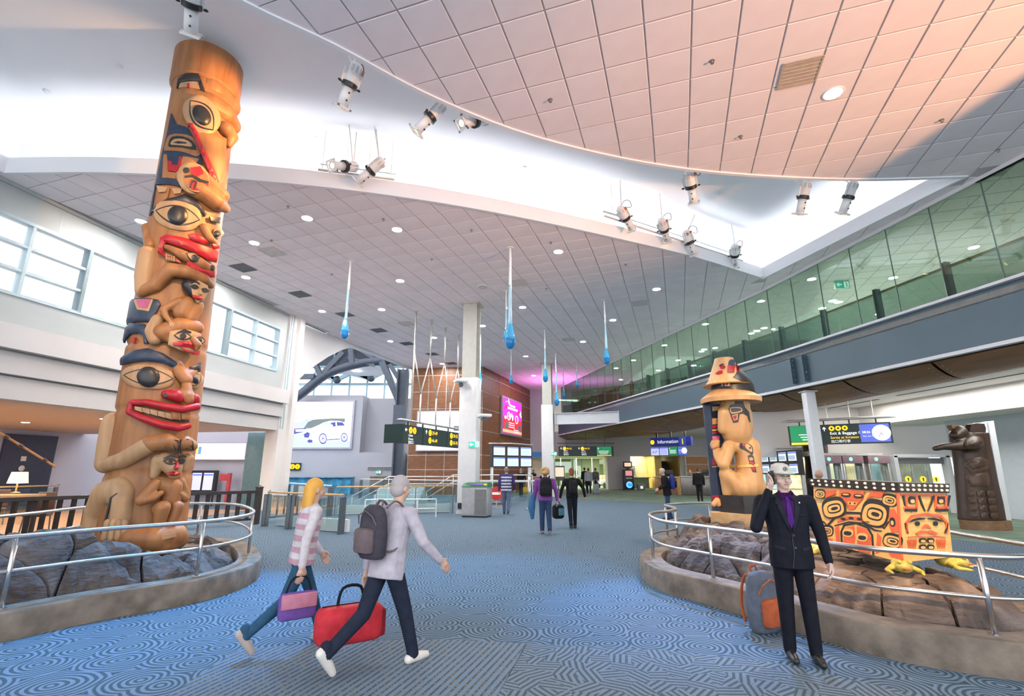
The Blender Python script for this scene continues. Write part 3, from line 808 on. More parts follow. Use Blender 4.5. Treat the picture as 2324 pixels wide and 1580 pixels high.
# ================================================================== TALL POLE
POLE_B = Vector((-6.13, 8.66, .40)); POLE_T = Vector((-6.33, 8.62, 9.92)); PH = (POLE_T-POLE_B).length
qz = (POLE_T-POLE_B).to_track_quat('Z', 'Y')
pole = thing('totem_pole', 'tall carved cedar pole with stacked painted faces rising into the ceiling recess', 'totem pole', POLE_B)
pole.rotation_mode = 'QUATERNION'; 
za0 = math.atan2(-POLE_B.y, -POLE_B.x)                      # bearing of the viewer side
MP = Matrix.Translation(POLE_B) @ Vector((0, 0, 1)).rotation_difference(POLE_T-POLE_B).to_matrix().to_4x4()
pole.rotation_quaternion = Vector((0, 0, 1)).rotation_difference(POLE_T-POLE_B)
MPi = MP.inverted(); camL = MPi @ CAM
def PR(z): return .645-.075*min(1, max(0, z/PH))
def pol_hit(px, py, off=0.0):
    """where the sight line meets the pole's surface: (bearing, height)"""
    d = (MPi.to_3x3() @ ray(px, py)); z = 4.0; r_ = .7
    for _ in range(8):
        r_ = PR(z)+off; a = d.x**2+d.y**2; b = 2*(camL.x*d.x+camL.y*d.y); c = camL.x**2+camL.y**2-r_*r_
        D = b*b-4*a*c
        t = (-b-math.sqrt(D))/(2*a) if D > 0 else -b/(2*a)
        z = camL.z+d.z*t
    p = camL+d*t
    th = math.atan2(p.y, p.x)-za0
    return ((th+PI) % (2*PI)-PI, z)
def psurf(a, z, off):
    th = a/.64+za0; r_ = PR(z)+off
    return Vector((r_*math.cos(th), r_*math.sin(th), z))
def p2(px, py, off=0.0): th, z = pol_hit(px, py, off); return (th*.64, z)
def TP(px, py, off=0.0): a, z = p2(px, py, off); return psurf(a, z, off)
def ZA(x, y): return (180+x*.3671, 120+y*.3671)
def ZBm(x, y): return (180+x*.3797, 680+y*.3797)
def pp_(name, poly, mat, off, Z=None, bulge=0.0, bw=.08, parent=None, sm=0, sp=.05):
    q = [p2(*(Z(*p) if Z else p), off) for p in poly]
    mb = patch(q, psurf, off, sp, bulge, bw, smooth_n=sm)
    return part(name, mb, mat, parent or pole, smooth='auto')
def pform(name, chains, mat, Z=None, voxel=.022, parent=None, it=5):
    mb = MB()
    for ch in chains:
        P = [TP(*(Z(c[0], c[1]) if Z else (c[0], c[1])), c[2]) for c in ch]; rs = [c[3] for c in ch]
        if len(P) == 1: mb.ell(P[0], (rs[0],)*3)
        else: mb.chain(P, rs)
    return part(name, remesh(mb, voxel, [mat], it), None, parent or pole)
# trunk: lathe with grooves between the stacked figures, closed top ring
zs = np.linspace(0, PH, 150); prof = []
grooves = [TP(*ZBm(150, 660))[2], TP(*ZBm(260, 262))[2], TP(*ZBm(120, 1050))[2], TP(*ZA(400, 1215))[2], TP(*ZA(560, 800))[2]]
for z in zs:
    r_ = PR(z)
    for g in grooves: r_ -= .035*math.exp(-((z-g)/.035)**2)
    prof.append((r_-.012, z))
part('trunk', MB().lathe(prof+[(0.001, PH)], 64), M_CED, pole, smooth=True)
zt = p2(*ZA(760, 130))[1]
part('top_ring', MB().lathe([(PR(9)+.0, zt-.05), (PR(9)+.045, zt), (PR(9)+.045, PH), (PR(9)-.02, PH+.02), (.01, PH+.02)], 56), M_CED, pole, smooth='auto')
# --- upper bird head
pform('brow_bulge', [[(700, 290, -.2, .24), (800, 330, -.17, .26), (890, 380, -.12, .24), (945, 450, -.04, .17)], [(820, 230, -.22, .26), (930, 330, -.16, .24)]], M_CED, ZA)
pp_('ear', [(600, 218), (607, 160), (650, 128), (738, 128), (752, 165), (778, 240), (752, 230), (735, 174), (660, 172), (622, 182)], M_BLK, .03, ZA, .02, .05)
pp_('ear_fill', [(622, 186), (735, 178), (748, 226), (612, 215)], M_CED2, .02, ZA)
pp_('ear_mark', [(668, 186), (678, 186), (680, 216), (666, 216)], M_RED, .03, ZA)
def eye(cx, cy, rx, ry, rot, pr_, Z, off=.02, socket=1.35):
    s_ = pp_('eye_socket', oval(cx, cy, rx*socket, ry*1.75, rot, 22, 2.3), M_CED2, off-.012, Z, .03, .06)
    e = pp_('eye', almond(cx, cy, rx*1.07, ry*1.18, rot), M_BLK, off+.03, Z)
    pp_('eye_white', almond(cx, cy, rx, ry, rot), M_CED2, off+.038, Z, parent=e)
    pp_('pupil', oval(cx, cy, pr_[0], pr_[1], rot), M_BLK, off+.042, Z, .06, .14, parent=e, sp=.04)
    return e
eye(757, 385, 110, 58, R(52), (72, 50), ZA, .09, 1.2)
pform('beak', [[(905, 470, .05, .15), (945, 520, .08, .12), (925, 570, .06, .07)]], M_CED, ZA)
pp_('folded_beak_plate', [(672, 452), (720, 470), (820, 492), (912, 530), (905, 700), (890, 790), (862, 822), (845, 818), (770, 650)], M_CED, .05, ZA, .05, .12)
pp_('red_bar', stroke([(668, 445), (690, 440), (760, 600), (850, 815)], [24, 30, 30, 36]), M_RED, .1, ZA, .03, .03)
pp_('beak_slot', [(760, 532), (795, 535), (825, 590), (832, 638), (808, 640), (785, 590)], M_BLK, .095, ZA)
# wing panel
w = pp_('wing', [(566, 372), (600, 440), (670, 462), (745, 600), (765, 690), (700, 680), (610, 740), (605, 790), (640, 832), (470, 815), (440, 1000), (428, 1005), (505, 640), (540, 500)], M_NAVY, .012, ZA)
pp_('wing_ovoid', [(530, 560), (555, 510), (620, 500), (700, 520), (745, 580), (750, 620), (720, 640), (640, 612), (527, 605)], M_CED, .022, ZA, parent=w, sm=2)
pp_('wing_ovoid_core', [(552, 555), (570, 520), (640, 516), (700, 545), (724, 600), (640, 585), (555, 580)], M_BLK, .03, ZA, parent=w, sm=2)
pp_('wing_ovoid_light', [(566, 552), (590, 532), (650, 534), (692, 560), (690, 580), (630, 572), (568, 568)], M_CED2, .036, ZA, parent=w, sm=2)
pp_('wing_ovoid_slit', [(580, 553), (610, 545), (660, 552), (664, 560), (610, 560)], M_BLK, .042, ZA, parent=w)
pp_('wing_feather', [(520, 628), (540, 626), (552, 735), (605, 742), (640, 640), (740, 655), (720, 690), (640, 690), (600, 780), (512, 772)], M_CED, .022, ZA, parent=w)
pp_('wing_red', [(545, 665), (570, 668), (575, 690), (608, 694), (618, 640), (632, 640), (628, 690), (600, 736), (545, 728)], M_RED, .03, ZA, parent=w)
pp_('wing_u', [(475, 820), (545, 832), (530, 858), (490, 862)], M_CED2, .022, ZA, parent=w)
pp_('wing_u', [(572, 838), (636, 838), (625, 868), (585, 872)], M_CED2, .022, ZA, parent=w)
pp_('wing_line', stroke([(550, 835), (540, 890), (500, 930), (450, 975)], [14, 12, 12, 6]), M_CED, .024, ZA, parent=w)
# round wing joint and belly
pform('belly', [[(640, 770, .0, .13), (740, 850, .03, .19), (840, 920, .06, .17), (900, 960, .06, .1)], [(760, 760, .03, .12), (880, 880, .08, .14)]], M_CED, ZA)
rj = pp_('joint_ring', oval(705, 775, 108, 92, R(40), 28), M_CED2, .13, ZA, .04, .06)
pp_('joint_disc', oval(722, 782, 86, 74, R(45), 26), M_CED, .185, ZA, parent=rj)
pp_('joint_pupil', oval(660, 725, 20, 17, 0), M_BLK, .195, ZA, parent=rj)
pp_('joint_red', [(690, 712), (750, 700), (770, 745), (720, 770), (690, 745)], M_RED, .195, ZA, parent=rj)
pp_('joint_black', stroke([(650, 765), (700, 758), (750, 790), (800, 800)], [10, 14, 18, 12]), M_BLK, .2, ZA, parent=rj)
pp_('joint_red', [(690, 780), (720, 790), (760, 850), (700, 845), (680, 815)], M_RED, .195, ZA, parent=rj)
pp_('joint_black', ushape(706, 812, 18, 26, 9, R(20)), M_BLK, .203, ZA, parent=rj)
pp_('joint_red', [(752, 800), (800, 812), (795, 850), (768, 858)], M_RED, .195, ZA, parent=rj)
# --- second face
pp_('forehead', [(440, 985), (480, 930), (590, 890), (650, 870), (720, 900), (790, 1000), (778, 1012), (730, 960), (620, 920), (520, 935), (470, 975)], M_BLK, .02, ZA, .02, .05)
pp_('eyebrow', [(808, 1012), (876, 1018), (872, 1055), (815, 1040)], M_BLK, .06, ZA, .01, .04)
eye(608, 1003, 134, 52, R(12), (64, 60), ZA, .03, 1.12)
eye(850, 1120, 30, 24, R(60), (22, 22), ZA, .05, 1.1)
pform('cheek', [[(420, 1080, -.03, .1), (440, 1190, -.02, .1)]], M_CED, ZA)
pform('cheek', [[(770, 1080, .03, .08), (810, 1150, .08, .07), (850, 1190, .08, .05)]], M_CED, ZA)
pp_('nostril', almond(735, 1148, 70, 26, R(22)), M_RED, .1, ZA, .04, .06)
pp_('nostril', almond(845, 1195, 26, 16, R(35)), M_RED, .1, ZA, .03, .04)
pp_('upper_lip', [(492, 1180), (500, 1140), (535, 1122), (640, 1140), (760, 1185), (862, 1228), (848, 1297), (800, 1283), (660, 1212), (535, 1172), (516, 1200), (525, 1238), (600, 1268), (632, 1300), (560, 1282), (482, 1236)], M_RED, .07, ZA, .04, .06)
pform('small_creature_head', [[(540, 1200, .05, .05), (640, 1250, .1, .09), (740, 1300, .12, .11), (810, 1340, .12, .08)]], M_CED, ZA, .018)
pp_('creature_eye', almond(708, 1262, 52, 26, R(28)), M_BLK, .21, ZA); pp_('creature_eye_white', almond(708, 1262, 46, 21, R(28)), M_CED2, .218, ZA); pp_('creature_pupil', oval(718, 1268, 24, 20, R(30)), M_BLK, .224, ZA, .02, .04)
pp_('creature_pupil', oval(826, 1328, 14, 18, 0), M_BLK, .2, ZA, .02, .04)
pp_('creature_lip', [(662, 1300), (680, 1285), (760, 1335), (840, 1355), (838, 1388), (800, 1390), (720, 1350), (664, 1320)], M_RED, .2, ZA, .03, .05)
for k in range(4):
    x = 540+k*15
    pform('finger', [[(x, 1247+k*5, .08, .022), (x+2, 1278+k*3, .08, .022)]], M_CED2, ZA, .012, it=2)
# --- bent arm over the small human
pform('upper_arm', [[(430, 1250, -.04, .17), (410, 1380, -.04, .17), (400, 1470, -.02, .14)]], M_CED2, ZA)
pform('forearm', [[(400, 1475, .0, .11), (470, 1440, .05, .11), (560, 1340, .12, .12)], [(560, 1340, .12, .12), (660, 1355, .16, .12), (770, 1400, .15, .1), (815, 1440, .12, .06)]], M_CED, ZA)
hd = pform('human_head', [[(680, 1440, .1, .12), (720, 1480, .14, .13), (735, 1530, .13, .08)]], M_BLK, ZA, .018)
pp_('face', [(690, 1415), (740, 1408), (795, 1440), (798, 1480), (770, 1530), (730, 1545), (700, 1490)], M_CED2, .27, ZA, .03, .05, parent=hd)
for x, y in ((716, 1445), (778, 1468)):
    pp_('eye_patch', almond(x, y, 26, 14, R(18)), M_BLK, .31, ZA, parent=hd)
pp_('brow', stroke([(692, 1420), (720, 1412), (745, 1430)], 9), M_BLK, .31, ZA, parent=hd)
pp_('lips', [(700, 1495), (760, 1508), (770, 1520), (740, 1528), (705, 1512)], M_RED, .31, ZA, .02, .02, parent=hd)
pform('nose', [[(752, 1455, .27, .02), (748, 1490, .31, .03)]], M_CED2, ZA, .012, parent=hd, it=2)
pform('human_torso', [[(640, 30, .08, .15), (610, 80, .08, .14)], [(700, 40, .1, .12), (660, 110, .08, .12)], [(600, 10, .14, .075), (500, 60, .15, .06), (520, 105, .17, .05)], [(520, 105, .17, .045), (550, 140, .18, .04)]], M_CED, ZBm)
for k in range(4): pform('finger', [[(540+k*9, 135+k*2, .2, .016), (545+k*9, 162, .2, .013)]], M_CED2, ZBm, .01, it=2)
pform('thigh', [[(470, 120, .02, .1), (430, 190, .04, .1), (450, 240, .06, .1)]], M_CED2, ZBm)
# --- blue feather panels
for poly, inn_ in (([(290, 0), (470, 0), (485, 30), (430, 125), (395, 132), (265, 150)], [[(325, 0), (440, 0), (415, 70), (345, 60)]]),
                   ([(262, 170), (300, 140), (385, 145), (405, 180), (405, 262), (385, 262), (378, 215), (350, 200), (300, 205), (262, 258), (248, 258)], [])):
    w = pp_('feather_panel', poly, M_NAVY, .025, ZBm, .02, .05)
    for q in inn_:
        pp_('feather_u', q, M_CED2, .055, ZBm, parent=w)
        pp_('feather_core', [(q[0][0]+12, q[0][1]), (q[1][0]-14, q[1][1]), (q[2][0]-12, q[2][1]-18), (q[3][0]+8, q[3][1]-18)], M_PINK, .062, ZBm, parent=w)
pp_('feather_core', stroke([(325, 225), (322, 260)], 12), M_RED, .02, ZBm)
# --- bird head with hood
bh = pform('bird_head', [[(500, 200, .03, .16), (600, 160, .08, .16), (690, 170, .1, .14)], [(560, 240, .08, .1), (640, 270, .14, .1), (700, 285, .14, .08)]], M_CED, ZBm)
pp_('bird_face', [(540, 190), (640, 172), (730, 205), (728, 300), (690, 330), (600, 300), (530, 270)], M_CED2, .2, ZBm, .03, .06, parent=bh)
for x, y, s_ in ((620, 218, 1), (722, 245, .6)):
    e = pp_('bird_eye', almond(x, y, 55*s_, 24, R(6)), M_BLK, .25, ZBm, parent=bh)
    pp_('bird_eye_light', almond(x, y, 46*s_, 17, R(6)), M_CED2, .256, ZBm, parent=bh)
    pp_('bird_pupil', oval(x, y, 20*s_, 17), M_BLK, .262, ZBm, .01, .03, parent=bh)
pp_('bird_brow', stroke([(585, 200), (630, 184), (670, 196)], [10, 18, 8]), M_BLK, .25, ZBm, parent=bh)
pp_('bird_mouth', [(562, 255), (600, 248), (670, 250), (690, 270), (688, 300), (660, 285), (610, 282), (562, 272)], M_RED, .25, ZBm, .03, .04, parent=bh)
pp_('bird_lower_lip', [(600, 285), (680, 312), (722, 308), (715, 330), (640, 310)], M_RED, .24, ZBm, .02, .03, parent=bh)
pform('bird_beak', [[(680, 235, .24, .05), (710, 270, .28, .06), (700, 300, .26, .03)]], M_CED, ZBm, .016, parent=bh)
# --- great lower face
pp_('eyebrow', [(243, 392), (250, 345), (330, 302), (410, 290), (500, 320), (602, 388), (594, 418), (500, 378), (400, 366), (300, 376)], M_NAVY, .04, ZBm, .025, .06)
pp_('eyebrow', [(655, 428), (665, 402), (728, 376), (726, 430), (690, 434)], M_BLK, .08, ZBm, .02, .04)
pform('brow_ridge', [[(585, 395, -.04, .1), (605, 440, .03, .1), (640, 480, .09, .1)], [(690, 415, -.03, .1), (650, 450, .04, .1)]], M_CED, ZBm)
eye(412, 462, 142, 42, R(4), (70, 62), ZBm, .03, 1.12)
eye(690, 478, 46, 30, R(-38), (20, 30), ZBm, .06, 1.1)
pform('snout', [[(560, 570, .06, .1), (640, 580, .16, .11), (690, 600, .16, .09)], [(640, 510, .1, .08), (655, 600, .2, .08)]], M_CED, ZBm)
pform('nostril', [[(520, 565, .1, .08), (580, 575, .16, .1), (600, 590, .17, .08)], [(690, 590, .2, .08), (695, 605, .2, .07)]], M_RED, ZBm, .018)
pp_('nostril_hole', oval(514, 570, 13, 13), M_BLK, .185, ZBm)
pform('upper_lip', [[(318, 615, .05, .055), (400, 615, .1, .06), (520, 640, .16, .065), (620, 655, .22, .07), (700, 640, .24, .07)]], M_RED, ZBm, .018)
pform('lower_lip', [[(300, 670, .05, .06), (380, 710, .1, .06), (500, 750, .16, .065), (600, 765, .2, .07), (650, 755, .2, .06)], [(310, 620, .05, .05), (298, 670, .05, .055)]], M_RED, ZBm, .018)
for k in range(5):
    x0 = 330+k*46; y0 = 637+k*9
    pp_('tooth', [(x0, y0), (x0+43, y0+8), (x0+45, y0+38+k*2), (x0+2, y0+22+k*3)], M_CED2, .09+k*.012, ZBm, .012, .03)
for k in range(2):
    x0 = 556+k*56; pp_('fang', [(x0, 672), (x0+53, 678), (x0+50, 722), (x0, 715)], M_CED, .2, ZBm, .02, .03)
pp_('mouth_gap', [(318, 640), (560, 690), (660, 690), (655, 740), (540, 720), (320, 660)], M_BLK, .05, ZBm)
# --- bear arms reaching over the small human
pform('upper_arm', [[(190, 740, -.06, .2), (170, 870, -.06, .2), (150, 980, -.03, .16)]], M_CED2, ZBm, .028)
pform('forearm', [[(160, 990, -.01, .12), (260, 960, .05, .13), (400, 880, .12, .14)]], M_CED2, ZBm, .026)
pw_ = pform('paw', [[(420, 865, .14, .13), (520, 850, .2, .14), (570, 870, .2, .11)], [(630, 860, .2, .13), (670, 875, .16, .1)]], M_CED, ZBm, .022)
for pts in ([(510, 858), (560, 862), (590, 920)], [(510, 885), (560, 895), (580, 925)], [(530, 835), (590, 842), (600, 915)], [(610, 835), (605, 880), (612, 920)], [(650, 865), (680, 880)], [(640, 890), (675, 900)], [(645, 835), (678, 850), (686, 900)]):
    pp_('finger_groove', stroke(pts, 4.5), M_BLK, .315, ZBm, parent=pw_)
hd = pform('human_head', [[(510, 960, .1, .13), (560, 1000, .16, .14), (570, 1040, .15, .1)], [(470, 960, .06, .1), (450, 1050, .04, .07)], [(650, 950, .1, .09), (625, 1010, .08, .07)]], M_CED2, ZBm, .02)
pp_('eye_patch', almond(545, 968, 44, 20, R(6)), M_BLK, .29, ZBm, parent=hd); pp_('eye_patch', almond(612, 968, 24, 17, R(-20)), M_BLK, .29, ZBm, parent=hd)
pp_('eye_light', almond(545, 970, 30, 11, R(6)), M_CED, .298, ZBm, parent=hd); pp_('pupil', oval(547, 968, 13, 12), M_BLK, .304, ZBm, parent=hd)
pp_('brow', stroke([(505, 950), (550, 932), (590, 945)], [6, 12, 6]), M_BLK, .29, ZBm, parent=hd); pp_('brow', stroke([(600, 945), (622, 932), (640, 940)], 8), M_BLK, .29, ZBm, parent=hd)
pform('nose', [[(585, 975, .28, .025), (580, 1008, .33, .035)]], M_RED, ZBm, .013, parent=hd, it=2)
pp_('lips', [(525, 1035), (560, 1028), (605, 1032), (600, 1050), (560, 1056), (522, 1048)], M_RED, .29, ZBm, .03, .03, parent=hd)
# --- squatting legs and lower human
pform('leg', [[(240, 1130, -.05, .2), (170, 1160, -.07, .22), (110, 1280, -.07, .22), (90, 1400, -.05, .2)], [(260, 1150, -.03, .18), (250, 1300, -.02, .16), (230, 1380, .0, .14)]], M_CED2, ZBm, .028)
pp_('leg_groove', stroke([(225, 1158), (185, 1185), (150, 1330), (130, 1400)], [5, 9, 9, 9]), M_BLK, .15, ZBm)
for k in range(4): pform('claw', [[(170+k*34, 1330, .12, .05), (150+k*40, 1430, .14, .05)]], M_CED2, ZBm, .016, it=3)
hm = pform('human_body', [[(480, 1100, .08, .12), (560, 1120, .12, .14), (550, 1200, .1, .14)]], M_CED, ZBm)
pform('human_arm', [[(460, 1100, .14, .085), (370, 1200, .16, .085)], [(370, 1205, .17, .075), (440, 1190, .21, .05), (490, 1155, .22, .045)]], M_CED, ZBm, .018)
pform('human_arm', [[(600, 1090, .12, .085), (635, 1180, .1, .08)], [(630, 1190, .12, .07), (590, 1160, .2, .05), (575, 1140, .2, .04)]], M_CED, ZBm, .018)
pform('human_leg', [[(480, 1250, .14, .11), (500, 1245, .24, .11), (480, 1340, .2, .085)]], M_CED, ZBm, .018)
pform('human_leg', [[(575, 1240, .14, .1), (585, 1240, .22, .1), (550, 1340, .2, .08)]], M_CED, ZBm, .018)
pform('base_head', [[(330, 1430, .1, .2), (450, 1430, .2, .2), (570, 1410, .16, .18)], [(200, 1470, .02, .14), (330, 1470, .12, .16), (500, 1470, .2, .15), (600, 1430, .12, .14)]], M_CED, ZBm, .028)
pp_('base_mark', [(490, 1410), (575, 1395), (578, 1418), (492, 1438)], M_CED2, .385, ZBm)
# ================================================================== PLANTERS: kerb, rock bed, steel rail
def rockmat(name, c1, c2, c3):
    m = bpy.data.materials.new(name); m.use_nodes = True; nt = m.node_tree; N = nt.nodes; L = nt.links; b = N['Principled BSDF']
    tc = N.new('ShaderNodeTexCoord'); nz = N.new('ShaderNodeTexNoise'); nz.inputs['Scale'].default_value = 2.6; nz.inputs['Detail'].default_value = 8; nz.inputs['Distortion'].default_value = .8
    L.new(tc.outputs['Object'], nz.inputs['Vector'])
    rp = N.new('ShaderNodeValToRGB'); rp.color_ramp.elements[0].position = .34; rp.color_ramp.elements[1].position = .68
    rp.color_ramp.elements[0].color = (*c1, 1); rp.color_ramp.elements[1].color = (*c3, 1); e = rp.color_ramp.elements.new(.5); e.color = (*c2, 1)
    L.new(nz.outputs[0], rp.inputs[0]); L.new(rp.outputs[0], b.inputs['Base Color']); b.inputs['Roughness'].default_value = .8
    mp = N.new('ShaderNodeMapping'); mp.inputs['Scale'].default_value = (3, 3, 9); L.new(tc.outputs['Object'], mp.inputs[0])
    n2 = N.new('ShaderNodeTexNoise'); n2.inputs['Scale'].default_value = 3; n2.inputs['Detail'].default_value = 10; L.new(mp.outputs[0], n2.inputs['Vector'])
    bp = N.new('ShaderNodeBump'); bp.inputs['Strength'].default_value = .7; bp.inputs['Distance'].default_value = .05
    L.new(n2.outputs[0], bp.inputs['Height']); L.new(bp.outputs[0], b.inputs['Normal'])
    return m
M_ROCK = rockmat('rock_brown', (.05, .038, .035), (.125, .095, .085), (.25, .195, .17))
M_ROCKD = rockmat('rock_dark', (.045, .036, .034), (.10, .08, .075), (.17, .14, .13))
M_CONC = pm('kerb_concrete', (.185, .15, .118), .8, var=.25, scale=5, bump=.3, bscale=40)
M_INOX = pm('brushed_steel', (.62, .61, .6), .28, 1.0, var=.05, scale=20)
def edge_dist(p, poly):
    m = 1e9
    for i in range(len(poly)):
        a, b = Vector(poly[i]), Vector(poly[(i+1) % len(poly)]); d = b-a
        t = max(0, min(1, (p-a).dot(d)/max(d.dot(d), 1e-12))); m = min(m, (a+d*t-p).length)
    return m
FLAT = [(-6.03, 8.62, .98, .385), (4.62, 10.4, .75, .57), (4.45, 6.2, 1.05, .6)]
def planter(rail_pts, ztop, zmid, hfun, mat, ncell, label, posts, seed, kh=.28):
    path = [Vector((p[0], p[1])) for p in smooth_curve([Vector((*p, 0)) for p in rail_pts], 8, True)]
    P = [tuple(p) for p in path]; A = sum(P[i][0]*P[(i+1) % len(P)][1]-P[(i+1) % len(P)][0]*P[i][1] for i in range(len(P)))
    if A < 0: P = P[::-1]
    n = len(P); out, inn_ = offs(P, .2), offs(P, -.16); o2, i2 = offs(P, .185), offs(P, -.145)
    mb = MB(); rings = [[(*p, 0) for p in out], [(*p, kh-.02) for p in out], [(*p, kh) for p in o2], [(*p, kh) for p in i2], [(*p, kh-.02) for p in inn_], [(*p, 0) for p in inn_]]
    mb.add([v for r_ in rings for v in r_], [(k*n+i, k*n+(i+1) % n, (k+1)*n+(i+1) % n, (k+1)*n+i) for k in range(5) for i in range(n)])
    c = Vector((sum(p[0] for p in P)/n, sum(p[1] for p in P)/n))
    rl = bed = thing('rock_planter', label, 'planter', (*c, 0))
    wpart('kerb', mb, M_CONC, rl)
    # rail
    wpart('top_rail', MB().tube([(*p, ztop) for p in P], .026, 10, True), M_INOX, rl, smooth=True)
    wpart('middle_rail', MB().tube([(*p, zmid) for p in P], .02, 8, True), M_INOX, rl, smooth=True)
    for q in posts:
        k = min(range(n), key=lambda i: (Vector(P[i])-Vector(q)).length); p = P[k]
        o = wpart('post', MB().tube([(*p, kh-.01), (*p, ztop)], .024, 10), M_INOX, rl, smooth=True)
        wpart('base_flange', MB().lathe([(.05, 0), (.05, .008), (.028, .012)], 14, c=(*p, kh)), M_INOX, o)
    # rock bed of separate stones
    inner = offs(P, -.2); rnd = random.Random(seed)
    xs = [p[0] for p in inner]; ys = [p[1] for p in inner]; seeds = []
    tries = 0
    while len(seeds) < ncell and tries < 6000:
        tries += 1
        q = Vector((rnd.uniform(min(xs), max(xs)), rnd.uniform(min(ys), max(ys))))
        dmin = .62-.0003*tries*.2
        if inside(q, inner) and all((q-s).length > dmin for s in seeds): seeds.append(q)
    for i, s in enumerate(seeds):
        poly = [tuple(p) for p in inner]
        for t in seeds:
            if t is s: continue
            m = (s+t)/2; nrm = (s-t).normalized()
            if (t-s).length < 3: poly = clip(poly, m+nrm*.012, nrm)
            if len(poly) < 3: break
        if len(poly) < 3: continue
        tx, ty, dz = rnd.uniform(-.16, .16), rnd.uniform(-.16, .16), rnd.uniform(-.05, .06)
        def surf(x, y, off, s=s, tx=tx, ty=ty, dz=dz):
            d = edge_dist(Vector((x, y)), inner) if True else 0
            h = hfun(x, y); rise = min(1, d/.34)**.55
            h = .12+(h-.12)*rise+((x-s.x)*tx+(y-s.y)*ty+dz)*rise
            h += .10*noise.noise((x*2.1, y*2.1, s.x))+.11*(.3-abs(noise.noise((x*3.6, y*3.6, 3))))+.05*abs(noise.noise((x*9, y*9, 7)))
            jx, jy = .04*noise.noise((x*3, y*3, 11)), .04*noise.noise((x*3, y*3, 17))
            h += off
            for fx, fy, fr, fz in FLAT:
                if math.hypot(x-fx, y-fy) < fr: h = min(h, fz-.02+.02*noise.noise((x*4, y*4, 2)))
            return Vector((x+jx, y+jy, max(.06, h)))
        mb = patch(poly, surf, -.06, .065, .06, .08, depth=.3)
        o = wpart('stone', mb, mat, bed, smooth=False)
    return P
LR = [(a*1.03, b*1.03) for a, b in ((-5.18, 5.31), (-4.73, 6.15), (-4.11, 6.95), (-4.01, 7.86), (-4.43, 8.85), (-5.38, 10.14), (-6.12, 10.52), (-7.1, 10.5), (-7.85, 9.7), (-7.62, 8.3), (-7.55, 7.4), (-7.6, 6.2), (-7.4, 4.8), (-6.6, 4.0), (-5.8, 4.4))]
def hL(x, y):
    d = math.hypot(x+6.03, y-8.62)
    return .40+.42*max(0, min(1, (7.6-y)/1.0))*(1 if x < -4.9 else .55) if d > .9 else .40
PL = planter(LR, .98, .64, hL, M_ROCKD, 46, 'curved concrete planter of dark rocks with steel railing around the tall painted pole',
             [G(33, 1393, .28)[:2], G(462, 1308, .28)[:2], (-4.35, 9.0), (-6.5, 10.85), (-8.1, 9.9), (-7.9, 7.9), (-7.7, 5.6)], 3)
RR = [(a*1.118, b*1.118) for a, b in ((4.09, 4.22), (3.75, 4.25), (3.22, 4.6), (2.97, 5.0), (2.75, 5.51), (2.37, 6.28), (2.03, 7.01), (2.08, 7.86), (2.34, 8.41), (2.78, 8.85), (2.93, 9.4), (2.96, 10.01), (3.39, 10.52), (4.22, 10.79), (5.0, 10.6), (5.45, 9.6), (5.3, 8.2), (5.05, 6.8), (4.84, 5.66), (4.75, 4.9), (4.55, 4.4))]
def hR(x, y):
    return .60+.06*math.sin(x*2)+(.0 if y > 7 else -.02)
PRt = planter(RR, .92, .58, hR, M_ROCK, 64, 'curved concrete planter of brown rocks with steel railing around the seated figure and painted box',
             [G(2247, 1440, .28)[:2], G(1612, 1315, .28)[:2], G(1480, 1266, .28)[:2], (3.25, 9.9), (3.35, 11.3), (4.6, 12.05), (6.0, 11.0), (5.6, 7.6), (5.3, 5.2)], 5)
# ================================================================== PAINTED BENTWOOD BOX
from mathutils.bvhtree import BVHTree
M_BOX = wood('box_yellow_cedar', (.66, .38, .12), (.78, .48, .17), (1, 1, 9), .45, 2.0, .02)
M_BRED = pm('box_vermilion', (.62, .12, .05), .45, var=.1, scale=8)
M_DOT = pm('shell_inlay', (.82, .8, .7), .3, var=.05)
M_LID = pm('box_dark_lid', (.035, .028, .025), .4, var=.2)
def ZD(x, y): return (1700+x*.4052, 940+y*.4052)
bN0, bR0, bL0 = atY(2047, 1277, 5.57), atY(2163, 1264, 5.83), atY(1850, 1226, 6.75)
bN1, bR1, bL1 = atY(2037, 1117, 5.52), atY(2146, 1119, 5.79), atY(1846, 1104, 6.76)
bF0, bF1 = bR0+(bL0-bN0), bR1+(bL1-bN1)
box = thing('painted_wooden_box', 'large yellow and red painted wooden box with studded black lid on rocks', 'box', ((bN0+bF0)/2).to_tuple()[:2]+(.62,))
mb = MB(); mb.add([bN0, bR0, bF0, bL0, bN1, bR1, bF1, bL1], [(3, 2, 1, 0), (4, 5, 6, 7), (0, 1, 5, 4), (1, 2, 6, 5), (2, 3, 7, 6), (3, 0, 4, 7)])
wpart('body', mb, M_BOX, box)
cen1 = (bN1+bF1)/2
def lidc(p, g, dz): q = cen1+(p-cen1)*g; return Vector((q.x, q.y, p.z+dz))
lv = [lidc(p, 1.05, 0) for p in (bN1, bR1, bF1, bL1)]+[lidc(p, 1.075, .1) for p in (bN1, bR1, bF1, bL1)]
lid = wpart('lid', MB().add(lv, [(3, 2, 1, 0), (4, 5, 6, 7), (0, 1, 5, 4), (1, 2, 6, 5), (2, 3, 7, 6), (3, 0, 4, 7)]), M_LID, box)
lv = [lidc(p, 1.05, 0) for p in (bN1, bR1, bF1, bL1)]+[lidc(p, 1.075, .1) for p in (bN1, bR1, bF1, bL1)]
